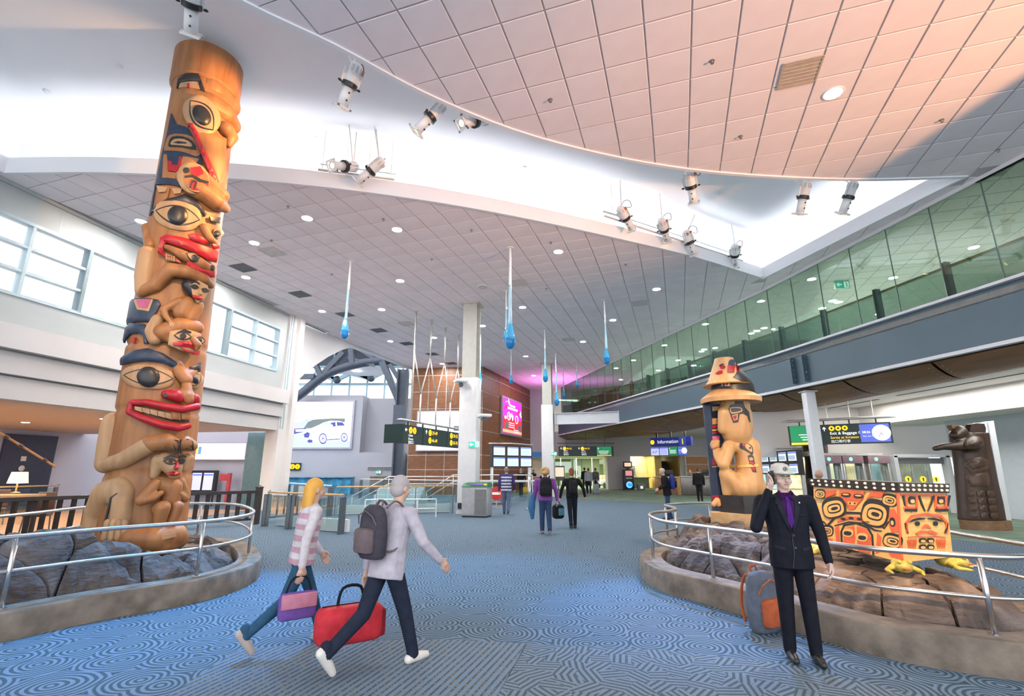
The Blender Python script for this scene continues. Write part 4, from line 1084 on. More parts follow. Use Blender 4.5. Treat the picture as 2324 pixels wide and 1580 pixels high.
for a, b, c, d, nn_ in ((lv[3], lv[0], lv[7], lv[4], 11), (lv[0], lv[1], lv[4], lv[5], 9)):
    for r_ in (.27, .73):
        for k in range(nn_):
            t = (k+.5+(.25 if r_ > .5 else 0)*0)/nn_; p = a.lerp(b, t).lerp(c.lerp(d, t), r_)
            wpart('shell_stud', MB().ell(p, (.02, .02, .016), 8, 5), M_DOT, lid, smooth=True)
class PlaneS:
    """pixel -> plane coordinates -> raised piece"""
    def __init__(s, o, u, v):
        s.o = Vector(o); s.u = Vector(u).normalized(); n = s.u.cross(Vector(v)).normalized()
        if n.dot(CAM-s.o) < 0: n = -n
        s.n = n; s.v = n.cross(s.u)
    def to(s, px, py): p = atPlane(px, py, s.o, s.n)-s.o; return (p.dot(s.u), p.dot(s.v))
    def surf(s, a, b, off): return s.o+s.u*a+s.v*b+s.n*off
    def pp(s, name, poly, mat, off, parent, Z=None, sp=.04, sm=0, bulge=0, bw=.05, depth=.006):
        q = [s.to(*(Z(*p) if Z else p)) for p in poly]
        return wpart(name, patch(q, s.surf, off, sp, bulge, bw, depth=depth, smooth_n=sm), mat, parent)
FR = PlaneS(bN0, bL0-bN0, bN1-bN0); SD = PlaneS(bN0, bR0-bN0, bN1-bN0)
def fr(name, poly, mat, off=.004, sm=0, par=None): return FR.pp(name, poly, mat, off, par or box, ZD, .06, sm)
def sd(name, poly, mat, off=.004, sm=0, par=None): return SD.pp(name, poly, mat, off, par or box, ZD, .06, sm)
# front face
fr('red_field', [(505, 425), (645, 432), (640, 470), (610, 505), (590, 535), (560, 535), (545, 500), (512, 465)], M_BRED)
for x, y in ((545, 453), (615, 460)):
    e = fr('mask_eye', oval(x, y, 27, 13, R(4), 16, 2.6), M_BLK, .007); fr('mask_eye_light', oval(x, y-3, 19, 5, R(4), 12), M_BOX, .0095, par=e)
fr('mask_teeth', [(555, 490), (610, 494), (602, 512), (560, 508)], M_BOX, .007)
fr('mask_mark', [(562, 495), (575, 496), (570, 506)], M_BLK, .01); fr('mask_mark', [(588, 497), (603, 497), (594, 507)], M_BLK, .01)
def ovoid(f, cx, cy, w, h, rot, slit=True, red=False):
    e = f('ovoid', oval(cx, cy, w, h, rot, 24, 2.9, .12), M_BLK, .006)
    f('ovoid_field', oval(cx-w*.02, cy+h*.08, w*.86, h*.74, rot, 24, 2.7, .1), M_BOX, .0085, par=e)
    if red: f('ovoid_red', oval(cx, cy+h*.1, w*.7, h*.55, rot, 20, 2.7, .1), M_BRED, .0105, par=e)
    f('ovoid_ring', oval(cx+w*.05, cy+h*.0, w*.58, h*.42, rot, 20, 2.9), M_BLK, .0125, par=e)
    f('ovoid_core', oval(cx+w*.05, cy+h*.02, w*.5, h*.3, rot, 20, 2.9), M_BOX, .0145, par=e)
    if slit: f('ovoid_slit', oval(cx+w*.1, cy+h*.02, w*.3, h*.14, rot, 14, 2.5), M_BLK, .0165, par=e)
ovoid(fr, 478, 528, 66, 64, R(-12)); ovoid(fr, 706, 560, 78, 84, R(14))
ovoid(fr, 790, 484, 44, 38, R(14)); ovoid(fr, 806, 712, 56, 44, R(14)); ovoid(fr, 440, 655, 34, 34, R(5)); ovoid(fr, 400, 448, 30, 28, R(5))
fr('formline', stroke([(415, 600), (440, 625), (490, 570), (545, 552), (622, 555), (700, 592), (760, 640), (785, 600)], [7, 10, 9, 12, 12, 9, 10, 7]), M_BLK, .0075)
fr('formline', stroke([(480, 625), (560, 605), (640, 612), (705, 650), (745, 655)], [4, 9, 9, 9, 5]), M_BLK, .0075)
fr('red_band', [(500, 590), (545, 572), (620, 574), (690, 605), (700, 625), (640, 600), (560, 590), (495, 608)], M_BRED, .006)
for x, y in ((530, 588), (575, 583), (620, 588), (665, 606)): fr('band_mark', oval(x, y, 15, 7, R(10), 12), M_BLK, .0085)
fr('formline', stroke([(522, 735), (518, 660), (535, 622), (600, 612), (665, 635), (692, 680), (698, 790)], [9, 9, 11, 8, 11, 9, 9]), M_BLK, .0075)
fr('red_leg', [(535, 640), (590, 625), (596, 700), (580, 760), (530, 745)], M_BRED, .006); fr('red_leg', [(605, 628), (655, 642), (685, 690), (680, 780), (610, 768)], M_BRED, .006)
for x, y in ((556, 665), (637, 690)):
    e = fr('leg_field', oval(x, y, 30, 24, R(6), 18, 2.6), M_BOX, .0085); fr('leg_eye', oval(x, y+3, 22, 12, R(6), 16, 2.6), M_BLK, .0105, par=e)
fr('red_column', [(785, 535), (815, 530), (838, 580), (845, 660), (800, 665), (785, 620)], M_BRED, .005)
fr('column_oval', oval(806, 605, 16, 26, R(-10), 14, 2.4), M_BLK, .008); fr('column_oval_light', oval(806, 610, 8, 14, R(-10), 12), M_BOX, .0105)
fr('red_corner', [(690, 425), (765, 432), (740, 470), (690, 462), (655, 480)], M_BRED, .005); fr('red_corner', [(405, 430), (490, 425), (480, 450), (430, 470)], M_BRED, .005)
fr('red_corner', [(770, 760), (850, 775), (868, 815), (800, 800)], M_BRED, .005); fr('red_corner', [(430, 690), (470, 700), (470, 728), (425, 722)], M_BRED, .005)
fr('red_corner', [(505, 620), (482, 640), (492, 735), (510, 740)], M_BRED, .005); fr('red_corner', [(720, 665), (742, 690), (735, 770), (712, 780)], M_BRED, .005)
# side face
def sym(fn, name, poly, mat, off, cx=992):
    fn(name, poly, mat, off); fn(name, [(2*cx-x, y+.03*(cx-x)*0) for x, y in poly], mat, off)
sd('top_band', [(845, 446), (1098, 450), (1100, 462), (848, 458)], M_BRED, .005)
sym(sd, 'red_u', ushape(910, 500, 34, -42, 10), M_BRED, .005); sym(sd, 'ear_oval', oval(910, 482, 20, 22, 0, 16, 2.8), M_BLK, .007); sym(sd, 'ear_oval_light', oval(912, 488, 12, 11, 0, 14, 2.6), M_BOX, .009)
sym(sd, 'side_mark', stroke([(862, 455), (868, 495), (872, 515)], [12, 9, 4]), M_BLK, .006); sym(sd, 'vee', stroke([(950, 455), (965, 500), (985, 545)], [10, 9, 5]), M_BLK, .006)
sym(sd, 'cross_bar', [(868, 545), (874, 530), (938, 530), (940, 546)], M_BLK, .007); sym(sd, 'red_u', [(864, 520), (940, 518), (945, 530), (864, 530)], M_BRED, .005)
sd('face_arch', stroke([(884, 665), (880, 610), (910, 572), (992, 560), (1074, 572), (1108, 610), (1108, 665)], [12, 14, 14, 14, 14, 14, 12]), M_BRED, .006)
sym(sd, 'eyebrow', [(896, 606), (915, 590), (950, 580), (984, 582), (984, 588), (940, 594)], M_BLK, .007)
sym(sd, 'eye', oval(941, 613, 13, 13, 0, 16), M_BLK, .007); sym(sd, 'ear_line', stroke([(874, 610), (878, 640), (888, 668)], 8), M_BLK, .006)
sd('nose', [(985, 618), (999, 618), (1022, 642), (992, 636), (962, 642)], M_BRED, .007)
sd('mouth', [(930, 668), (960, 652), (992, 656), (1024, 652), (1056, 668), (1040, 678), (992, 664), (944, 678)], M_BRED, .007)
sd('chin_line', stroke([(888, 690), (940, 684), (992, 688), (1046, 684), (1100, 690)], 4), M_BRED, .006)
for y in (706, 742):
    sym(sd, 'body_bar', [(958, y), (964, y-12), (984, y-12), (988, y)], M_BLK, .007)
    sym(sd, 'body_oval', oval(970, y+2, 20, 14, 0, 14, 2.6), M_BLK, .0085); sym(sd, 'body_oval_light', oval(970, y+5, 13, 8, 0, 14, 2.6), M_BOX, .0105)
for k in range(5): sym(sd, 'feather', [(884+k*11, 712), (889+k*11, 698), (894+k*11, 712), (892+k*9, 755)], M_BRED, .006)
sym(sd, 'foot_bar', [(888, 780), (890, 766), (925, 766), (925, 780)], M_BLK, .007)
wpart('corner_edge', MB().bar(bN0+(CAM-bN0).normalized()*.004, bN1+(CAM-bN1).normalized()*.004, .02, .02), M_BRED, box)
# frog feet under the corners
M_FROG = pm('frog_green_yellow', (.42, .36, .08), .45, var=.25, scale=18); M_FROGR = pm('frog_red', (.6, .12, .05), .45)
for p, s_ in ((bN0, 1), (bR0, 1), (bL0, 1), (bF0, 1)):
    out_ = (p-((bN0+bF0)/2)); out_.z = 0; out_.normalize(); sd_ = Vector((-out_.y, out_.x, 0)); z0 = .62
    base = Vector((p.x, p.y, z0))-out_*.03
    mb = MB(); mb.ell(base+Vector((0, 0, .06)), (.09, .09, .06)); mb.ell(base+out_*.09+Vector((0, 0, .075)), (.075, .075, .06)); mb.ell(base-out_*.06+Vector((0, 0, .08)), (.08, .08, .07))
    for k in (-1, 1): mb.chain([base+sd_*.08*k+Vector((0, 0, .06)), base+sd_*.15*k+out_*.06+Vector((0, 0, .03)), base+sd_*.13*k+out_*.17+Vector((0, 0, .02))], [.03, .025, .015])
    mb.xf(wmat(box).inverted()); fo = part('frog_foot', remesh(mb, .012, [M_FROG], 3), None, box)
    for k in (-1, 1): wpart('frog_eye', MB().ell(base+out_*.12+sd_*.045*k+Vector((0, 0, .125)), (.022, .022, .022), 8, 6), M_FROG, fo, smooth=True)
    wpart('frog_mouth', MB().ell(base+out_*.15+Vector((0, 0, .065)), (.035, .035, .014), 10, 6), M_FROGR, fo, smooth=True)

# ================================================================== ray-cast pieces on free forms
class FormS:
    def __init__(s, mb): s.t = BVHTree.FromPolygons([Vector(v) for v in mb.v], mb.f)
    def surf(s, a, b, off):
        r_ = ray(a*100, b*100).normalized(); h = s.t.ray_cast(CAM, r_)
        d = h[3]-off if h[0] is not None else s.last
        s.last = d
        return CAM+r_*d
    def pp(s, name, poly, mat, off, parent, Z=None, sp=.03, sm=0, depth=.02, bulge=0, bw=.03):
        q = [tuple(c/100 for c in (Z(*p) if Z else p)) for p in poly]
        c = (sum(p[0] for p in q)/len(q), sum(p[1] for p in q)/len(q)); s.last = 10.0; s.surf(c[0], c[1], off)
        return wpart(name, patch(q, s.surf, off, sp, bulge, bw, depth=depth, smooth_n=sm), mat, parent)
def me2mb(me):
    mb = MB(); mb.v = [tuple(v.co) for v in me.vertices]; mb.f = [tuple(p.vertices) for p in me.polygons]; mb.m = [0]*len(mb.f); return mb
# ================================================================== SEATED FIGURE WITH TIERED HAT
def ZS(x, y): return (1560+x*.2784, 780+y*.2784)
def S(x, y, dy): return atY(*ZS(x, y), 10.4+dy)
fig = thing('seated_carved_figure', 'carved cedar figure with tiered hat seated on a black block, back turned', 'carving', (4.62, 10.4, .58))
M_FCED = wood('figure_cedar', (.50, .28, .115), (.62, .38, .175), (3, 3, .5), .42, 2.2, .03)
b0 = S(415, 1470, 0)
mb = MB(); ring = [(4.62+.62*math.cos(2*PI*k/18), 10.4+.5*math.sin(2*PI*k/18)) for k in range(18)]
wpart('plinth', MB().prism(ring, .58, .84), wood('plinth_cedar', (.55, .34, .15), (.68, .46, .23), (2, 2, 2), .5), fig)
blk = [(4.22, 10.5), (4.48, 9.98), (5.13, 10.02), (5.2, 10.55), (4.75, 10.8)]
wpart('black_block', MB().prism(blk, .84, 1.17), M_BLK, fig)
# body
mb = MB()
mb.chain([S(500, 1150, .1), S(505, 1060, .1), S(500, 960, .12), S(490, 860, .15)], [.29, .26, .25, .26])
mb.chain([S(425, 1165, .05), S(540, 1165, .12)], [.25, .25])
mb.chain([S(400, 830, .1), S(530, 830, .2)], [.16, .15])                                   # shoulders
mb.chain([S(340, 840, .05), S(310, 930, .0), S(300, 985, -.02)], [.14, .13, .115])           # upper arm
mb.chain([S(290, 985, -.02), S(245, 920, .08), S(232, 860, .15)], [.11, .085, .07])          # forearm
mb.chain([S(420, 1170, .0), S(350, 1090, .0), S(310, 1050, .05)], [.19, .155, .125])          # thigh
mb.chain([S(305, 1060, .05), S(315, 1160, .1), S(320, 1225, .1)], [.12, .1, .09])          # shin
mb.chain([S(390, 1090, .35), S(380, 1225, .4)], [.14, .12])
mb.chain([S(450, 760, .15), S(450, 800, .15)], [.2, .2])
body = remesh(mb, .03, [M_FCED], 6); bm_ = me2mb(body); body.transform(wmat(fig).inverted()); part('body', body, None, fig)
hand = MB(); hand.ell(S(225, 825, .17), (.1, .1, .1))
for k in range(4): hand.chain([S(200+k*14, 838, .1), S(205+k*15, 800, .08), S(215+k*13, 795, .15)], [.03, .033, .03])
hand.chain([S(205, 850, .1), S(245, 835, .04)], [.033, .028])
hm = remesh(hand, .016, [M_FCED], 3); hm.transform(wmat(fig).inverted()); part('fist', hm, None, fig)
# head of hair
mb = MB(); mb.chain([S(385, 480, .1), S(390, 600, .12), S(400, 720, .14), S(430, 780, .16)], [.3, .31, .31, .25])
mb.chain([S(300, 560, .0), S(290, 700, .05)], [.13, .11]); mb.chain([S(470, 560, .2), S(485, 700, .22)], [.14, .13])
hair = remesh(mb, .03, [M_FCED], 6); hm_ = me2mb(hair); hair.transform(wmat(fig).inverted()); part('head_and_hair', hair, None, fig)
# hat
hc = S(352, 470, .12)
def lath(prof, c, n=40): return MB().lathe(prof, n, c=c)
wpart('hat_brim', lath([(.3, .08), (.57, -.06), (.6, -.06), (.61, .03), (.36, .22), (.3, .22)], hc+Vector((0, 0, .02))), M_FCED, fig)
cr = S(370, 395, .12)
crown = lath([(.44, -.02), (.42, .12), (.36, .26), (.26, .4), (.1, .5), (.001, .51)], cr); cr_mb = MB().add(crown.v, crown.f)
wpart('black_whale_crown', crown, M_BLK, fig)
tc_ = S(318, 330, .14)
cone = lath([(.5, -.03), (.47, -.05), (.36, .08), (.2, .52), (.19, .56), (.001, .57)], tc_); cone_mb = MB().add(cone.v, cone.f)
wpart('hat_cone', cone, M_FCED, fig)
fin = MB(); fp = [S(*q, -.12) for q in ((330, 235), (338, 150), (352, 130), (388, 128), (390, 180), (384, 240))]
wpart('dorsal_fin', fin.extrude(fp, (.02, .3, 0)), M_NAVY, fig)
# painting
fb, fh_, fc, fcr = FormS(bm_), FormS(hm_), FormS(cone_mb), FormS(cr_mb)
def fpp(f, name, poly, mat, off=.012, sm=0, par=None): return f.pp(name, poly, mat, off, par or fig, ZS, .035, sm)
e = fpp(fh_, 'hair_wing', [(388, 470), (455, 470), (470, 520), (505, 560), (518, 640), (505, 640), (490, 590), (455, 570), (428, 575), (415, 640), (375, 645), (350, 580), (335, 530), (350, 500), (385, 490)], M_BLK, .015)
fpp(fh_, 'wing_ovoid', [(345, 530), (365, 518), (435, 520), (450, 545), (430, 560), (360, 572)], M_FCED, .022, 2, e); fpp(fh_, 'wing_ovoid_core', [(355, 535), (372, 526), (430, 528), (438, 545), (368, 560)], M_BLK, .028, 2, e)
fpp(fh_, 'wing_u', [(362, 585), (412, 572), (410, 620), (380, 630)], M_FCED, .022, 0, e); fpp(fh_, 'wing_red', [(370, 590), (404, 582), (398, 615), (385, 620)], M_RED, .028, 0, e)
e = fpp(fb, 'raven_head', [(428, 815), (450, 808), (500, 815), (530, 840), (538, 880), (530, 910), (505, 890), (470, 870), (430, 850)], M_BLK, .014, 2)
fpp(fb, 'raven_face', [(472, 822), (500, 822), (525, 848), (528, 885), (500, 872), (475, 850)], M_FCED, .021, 2, e); fpp(fb, 'raven_red', [(442, 816), (472, 818), (476, 838), (455, 836)], M_RED, .021, 0, e)
fpp(fb, 'raven_eye', oval(512, 850, 8, 9), M_BLK, .027, 0, e)
e = fpp(fb, 'raven_body', [(492, 915), (510, 905), (538, 915), (548, 960), (565, 1050), (535, 1045), (510, 990)], M_BLK, .014, 1)
fpp(fb, 'raven_body_mark', [(503, 930), (530, 926), (538, 950), (508, 955)], M_FCED, .021, 1, e); fpp(fb, 'raven_body_red', [(505, 962), (540, 960), (548, 1000), (520, 985)], M_RED, .021, 0, e); fpp(fb, 'raven_body_red', [(515, 1005), (550, 1010), (552, 1040), (530, 1030)], M_RED, .021, 0, e)
fpp(fb, 'yellow_strap', [(325, 995), (580, 982), (580, 1003), (325, 1016)], pm('yellow_strap', (.75, .5, .14), .5), .02)
e = fpp(fcr, 'crown_fin', [(242, 290), (300, 278), (355, 300), (358, 350), (300, 352), (250, 360)], M_NAVY, .012)
for q in ([(270, 295), (285, 290), (292, 345), (278, 350)], [(300, 298), (345, 305), (345, 345), (305, 345)]): fpp(fcr, 'crown_mark', q, M_FCED, .018, 0, e)
fpp(fcr, 'crown_red', [(310, 308), (335, 312), (330, 338), (314, 338)], M_RED, .024, 0, e)
for q, m in (([(262, 180), (290, 165), (302, 185), (292, 210), (270, 205)], M_RED), ([(225, 245), (250, 225), (285, 215), (290, 240), (250, 255)], M_RED), ([(255, 178), (285, 160), (305, 172), (290, 172), (265, 188)], M_BLK), ([(395, 160), (415, 180), (430, 240), (402, 225)], M_RED), ([(300, 182), (312, 186), (300, 215)], M_BLK)):
    fpp(fc, 'cone_mark', q, m, .012)
fpp(fc, 'fin_base', [(330, 175), (388, 178), (384, 232), (328, 232)], M_RED, .03)
# painted board the figure embraces
bd = MB(); bd.prism([(4.19, 10.78), (4.27, 10.62), (4.5, 10.66), (4.55, 11.0), (4.25, 11.0)], .58, S(230, 490, .2).z)
bdm = MB().add(bd.v, bd.f); wpart('painted_board', bd, M_NAVY, fig); fbd = FormS(bdm)
for y0, y1, m in ((515, 550, M_FCED), (560, 600, M_NAVY), (610, 660, M_FCED), (668, 690, M_RED), (700, 715, M_FCED), (725, 735, M_RED), (755, 790, M_PINK), (800, 830, M_FCED), (850, 880, M_PINK), (930, 990, M_RED), (1000, 1010, M_FCED), (1240, 1290, M_RED)):
    fpp(fbd, 'board_mark', [(203, y0), (262, y0-4), (262, y1-6), (203, y1)], m, .012)
wpart('small_bird_foot', MB().chain([S(215, 1310, .1), S(245, 1280, .1), S(255, 1310, .1)], [.05, .06, .05]), M_FCED, fig)

# ================================================================== DARK CARVED POLES BY THE GATES
def ZF(x, y): return (1700+x*.2685, 900+y*.2685)
M_DKW = wood('dark_stained_cedar', (.026, .012, .007), (.055, .026, .014), (2.5, 2.5, .4), .4, 2.2, .08)
M_DKW2 = wood('dark_base_cedar', (.16, .085, .04), (.24, .13, .065), (2, 2, 4), .5, 2.5, .1)
def D(x, y, dy=0.0): return atY(*ZF(x, y), 15.0+dy)
dk = thing('dark_carved_pole', 'dark stained carved pole with long raven beak against a white column', 'totem pole', (*((D(1810, 1080)+D(2190, 1100))/2).to_tuple()[:2], 0))
wpart('base', MB().prism([(dk.location.x+.66*math.cos(a), 15+.42*math.sin(a)) for a in np.linspace(0, 2*PI, 25)[:-1]], 0, .26), M_DKW2, dk)
mb = MB(); rings = []
for y, xl, xr in ((1060, 1805, 2160), (900, 1795, 2130), (700, 1780, 2080), (520, 1765, 2045), (400, 1740, 2020), (310, 1725, 2008)):
    a, b = D(xl, y), D(xr, y); c = (a+b)/2; rings.append((Vector((c.x, 15.05, max(.24, c.z))), (b-a).length/2, .36, 0))
mb.loft(rings, 24)
mb.chain([D(1900, 400, -.25), D(1750, 420, -.3), D(1640, 425, -.3), D(1570, 440, -.3)], [.2, .13, .1, .075])
mb.chain([D(1740, 330, -.2), D(1780, 300, -.1)], [.15, .2])
dkm = remesh(mb, .035, [M_DKW], 4); dk_mb = me2mb(dkm); dkm.transform(wmat(dk).inverted()); part('trunk', dkm, None, dk)
wpart('ear', MB().extrude([D(*q, -.15) for q in ((1870, 320), (1862, 290), (1880, 235), (1930, 226), (1990, 232), (2003, 270), (1998, 330))], (0, .18, 0)), M_DKW, dk)
wpart('ear', MB().extrude([D(*q, -.15) for q in ((1745, 300), (1712, 250), (1720, 240), (1800, 245), (1840, 285), (1830, 310))], (0, .18, 0)), M_DKW2, dk)
fd = FormS(dk_mb)
def dpp(name, poly, mat, off=.03, par=None, bulge=.02): return fd.pp(name, poly, mat, off, par or dk, ZF, .05, 0, .04, bulge, .05)
M_DKL = wood('dark_cedar_worn', (.05, .024, .013), (.085, .042, .022), (2.5, 2.5, .4), .36, 2.2, .05)
e = dpp('eye_socket', oval(1905, 390, 85, 52, R(-4), 24, 2.6), M_DKL); dpp('eye', almond(1905, 395, 68, 30, R(-4)), M_DKW, .06, e); dpp('pupil', oval(1905, 393, 26, 20), M_DKL, .08, e)
e = dpp('wing_ovoid', [(1812, 580), (1850, 530), (1960, 510), (2035, 540), (2030, 610), (1880, 660)], M_DKL); dpp('wing_ovoid_core', [(1840, 575), (1870, 545), (1960, 530), (2010, 555), (2005, 590), (1890, 625)], M_DKW, .06, e); dpp('wing_ovoid_eye', oval(1935, 570, 35, 25, 0), M_DKL, .08, e)
dpp('wing_plate', [(1825, 670), (2020, 640), (2035, 700), (2030, 760), (1880, 765)], M_DKL)
for r_ in range(4):
    for k in range(3):
        x0, y0 = 1842+k*82+r_*10, 800+r_*62
        dpp('feather', [(x0, y0), (x0+68, y0-4), (x0+70, y0+38), (x0+50, y0+48), (x0+10, y0+46)], M_DKL, .025)
dpp('beak_line', stroke([(1590, 452), (1700, 440), (1850, 470)], [5, 7, 6]), M_BLK, .02, bulge=0)
bk_ = MB(); cc = D(2080, 1080, .45)
bp_ = [D(2020, 215, .5), D(2068, 205, .5), D(2235, 1130, .5), D(2185, 1130, .5)]
bp_[2].z = bp_[3].z = 0
solo('slanted_white_column', bk_.extrude(bp_, (0, .3, 0)).extrude([D(1890, 225, .55), bp_[0]+Vector((0, .05, 0)), bp_[3]+Vector((0, .05, 0)), Vector((bp_[3].x-.5, bp_[3].y+.05, 0))], (0, .2, 0)), pm('column_white', (.62, .66, .7), .5, var=.02), 'white slanted column standing behind the dark raven pole', 'column')
dk2 = copy_tree(dk); place(dk2, (13.2, 22.0, 0), .15, 'dark stained carved pole half hidden behind the exit sign and glass gates')
# ================================================================== CEILING FIXTURES
M_LAMP = pm('downlight_lens', (1, 1, 1), .4, emit=760, ecol=(1, .95, .92))
M_TRIM = pm('downlight_trim', (.8, .8, .8), .4)
dl_t = MB().lathe([(.14, 0), (.165, -.004), (.17, .0), (.17, .02), (.14, .02)], 24, caps=False).mesh('trim_ring', M_TRIM, True)
dl_l = MB().lathe([(.139, .002), (.001, .001)], 24).mesh('lens', M_LAMP)
def downlight(px, py, label, group, z=ZC-.014, scale=1.0):
    p = G(px, py, z); t = thing('downlight', label, 'ceiling light', p, 0, group); t.scale = (scale,)*3
    link('trim_ring', dl_t, t); link('lens', dl_l, t)
HALL = [(697, 496), (901, 522), (577, 552), (320, 503), (558, 630), (908, 638), (1267, 572), (1490, 657), (1186, 698), (1391, 727), (866, 703), (731, 707), (1323, 776), (1095, 740), (985, 767), (886, 775), (1193, 809), (1003, 826), (1211, 853)]
for p in HALL: downlight(*p, 'round white downlight set in the tiled hall ceiling beyond the lit recess', 'hall downlights')
downlight(1891, 213, 'large round downlight in the warmly lit ceiling beside a square vent', None, scale=1.1)
GAL = [(1842, 634), (2027, 631), (1727, 684), (1889, 683), (1866, 700), (1995, 713), (1601, 736), (1734, 745), (1705, 757), (1894, 767), (1508, 784), (1623, 790), (1592, 798), (1438, 818), (1539, 818), (1398, 836), (1494, 841), (2210, 562)]
for p in GAL: downlight(*p, 'round downlight in the ceiling behind the green gallery glass', 'gallery downlights')
M_VD = pm('vent_dark', (.16, .17, .19), .6); M_VL = pm('vent_pale', (.62, .6, .58), .6); M_VW = pm('vent_warm_lit', (.5, .43, .36), .6)  # last tone: pale vent with the ceiling's warm light in its colour
def vent(px, py, mat, label, group, s=.62):
    p = G(px, py, ZC-.014); t = thing('ceiling_vent', label, 'vent', p, -az, group)
    fr_ = MB()
    for a, b, w, h in ((0, s/2, s, .03), (0, -s/2, s, .03), (s/2, 0, .03, s), (-s/2, 0, .03, s)): fr_.box((a, b, -.004), (w, h, .014))
    part('frame', fr_, mat, t); part('backing', MB().box((0, 0, .002), (s, s, .006)), mat, t)
    for k in range(7): part('slat', MB().box((0, -s/2+s*(k+.5)/7, -.003), (s-.04, .03, .01), M=Matrix.Rotation(.5, 4, 'X')), mat, t)
for p in ((552, 608), (681, 668), (783, 714), (860, 750), (924, 780), (981, 804), (1024, 825)): vent(*p, M_VD, 'dark grey square ceiling vent in a row along the windowed side', 'dark ceiling vents')
for p, l_ in (((618, 572), 'pale square ceiling vent between the tall pole and the first glass drop'), ((923, 735), 'pale square ceiling vent between the dark vents and the bin-side column'), ((1176, 642), 'pale square ceiling vent beside the longest glass drop'), ((1452, 688), 'pale square ceiling vent towards the green gallery glass'), ((1290, 771), 'pale square ceiling vent above the far steel column')): vent(*p, M_VL, l_, 'pale ceiling vents')
vent(1815, 166, M_VW, 'pale square vent in the warmly lit ceiling', None)
M_SPR = pm('sprinkler_metal', (.4, .36, .33), .4, .6)
for p in ((1249, 226), (1616, 138), (1681, 309), (2137, 272), (654, 468), (870, 497), (616, 545), (980, 588), (1070, 522), (1250, 550), (1560, 530), (753, 622), (1240, 655), (1420, 600), (2265, 340)):
    q = G(*p, ZC-.005); solo('ceiling_sprinkler', MB().lathe([(.045, 0), (.045, -.008), (.015, -.012), (.012, -.05), (.03, -.055), (.001, -.058)], 12, c=q), M_SPR, 'small metal sprinkler head in the tiled ceiling', 'sprinkler', 'ceiling sprinklers')
sp_t = thing('ceiling_speaker', 'round flat ceiling speaker beside the tall glass drop', 'speaker', G(1096, 651, ZC-.005))
part('rim', MB().lathe([(.22, .01), (.24, 0), (.22, -.02), (.19, -.022)], 24, caps=False), M_TRIM, sp_t); part('grille', MB().lathe([(.19, -.018), (.001, -.024)], 24), M_VL, sp_t)
M_RD = pm('recess_detector', (.75, .75, .77), .5)
for p in ((271, 150), (107, 207), (455, 82), (1190, 380), (717, 313), (1800, 520)):
    q = G(*p, RZ); solo('recess_sensor', MB().lathe([(.07, 0), (.07, -.03), (.05, -.045), (.001, -.05)], 16, c=(q.x, q.y, RZ-.001)), M_RD, 'small white disc sensor on the lit recess ceiling', 'sensor', 'recess ceiling sensors')
# ---- glass drops
def glassdrop(name, c, a):
    m = bpy.data.materials.new(name); m.use_nodes = True; b = m.node_tree.nodes['Principled BSDF']; MATS[name] = m
    b.inputs['Base Color'].default_value = (*c, 1); b.inputs['Roughness'].default_value = .06; b.inputs['Transmission Weight'].default_value = a; b.inputs['IOR'].default_value = 1.3
    b.inputs['Coat Weight'].default_value = .4
    return m
M_D1 = pm('drop_stem_white', (.86, .88, .9), .25, coat=.5); M_D2 = glassdrop('drop_pale_blue', (.5, .78, .93), .25); M_D3 = glassdrop('drop_sky_blue', (.1, .5, .84), .3); M_D4 = glassdrop('drop_deep_blue', (.02, .28, .68), .35)
def drop(top, bot, label, group):
    p = G(*top, ZC-.006); q = atY(*bot, p.y); L = p.z-q.z; t = thing('glass_drop', label, 'pendant', p, 0, group)
    def rad(f):                    # f 0 top .. 1 bottom
        if f < .7: return .035+.03*f
        u = (f-.7)/.3; return .056+.105*math.sin(min(1, u*1.25)*PI/2)**2 if u < .72 else .161*math.sqrt(max(0, 1-((u-.72)/.28)**2))
    k = max(.72, min(1.15, L/3.4))
    part('canopy', MB().lathe([(.13, 0), (.13, -.015), (.04, -.03), (.03, -.06)], 20), M_TRIM, t)
    for nm, f0, f1, m in (('stem', 0.005, .38, M_D1), ('neck', .38, .76, M_D2), ('body', .76, .9, M_D3), ('tip', .9, 1, M_D4)):
        pr_ = [(max(.0005, rad(f)*k), -L*f) for f in np.linspace(f0, f1, 12)]
        part(nm, MB().lathe(pr_[::-1], 18), m, t, smooth=True)
drop((796, 593), (776, 770), 'long blue glass drop hanging beside the dark ceiling vents', None)
drop((1158, 563), (1152, 793), 'longest blue glass drop, hanging between the round speaker and a downlight', None)
drop((1149, 660), (1146, 778), 'shorter blue glass drop hanging close behind the longest one', None)
drop((1371, 682), (1369, 828), 'blue glass drop hanging alone towards the green gallery glass', None)
for a, b in (((1236, 748), (1234, 868)), ((1091, 758), (1086, 877)), ((1160, 792), (1157, 872)), ((1082, 805), (1078, 922)), ((1261, 800), (1259, 922)), ((1278, 838), (1277, 905)), ((1308, 822), (1308, 880))):
    drop(a, b, 'small blue glass drop among the cluster near the far steel columns', 'far glass drops')
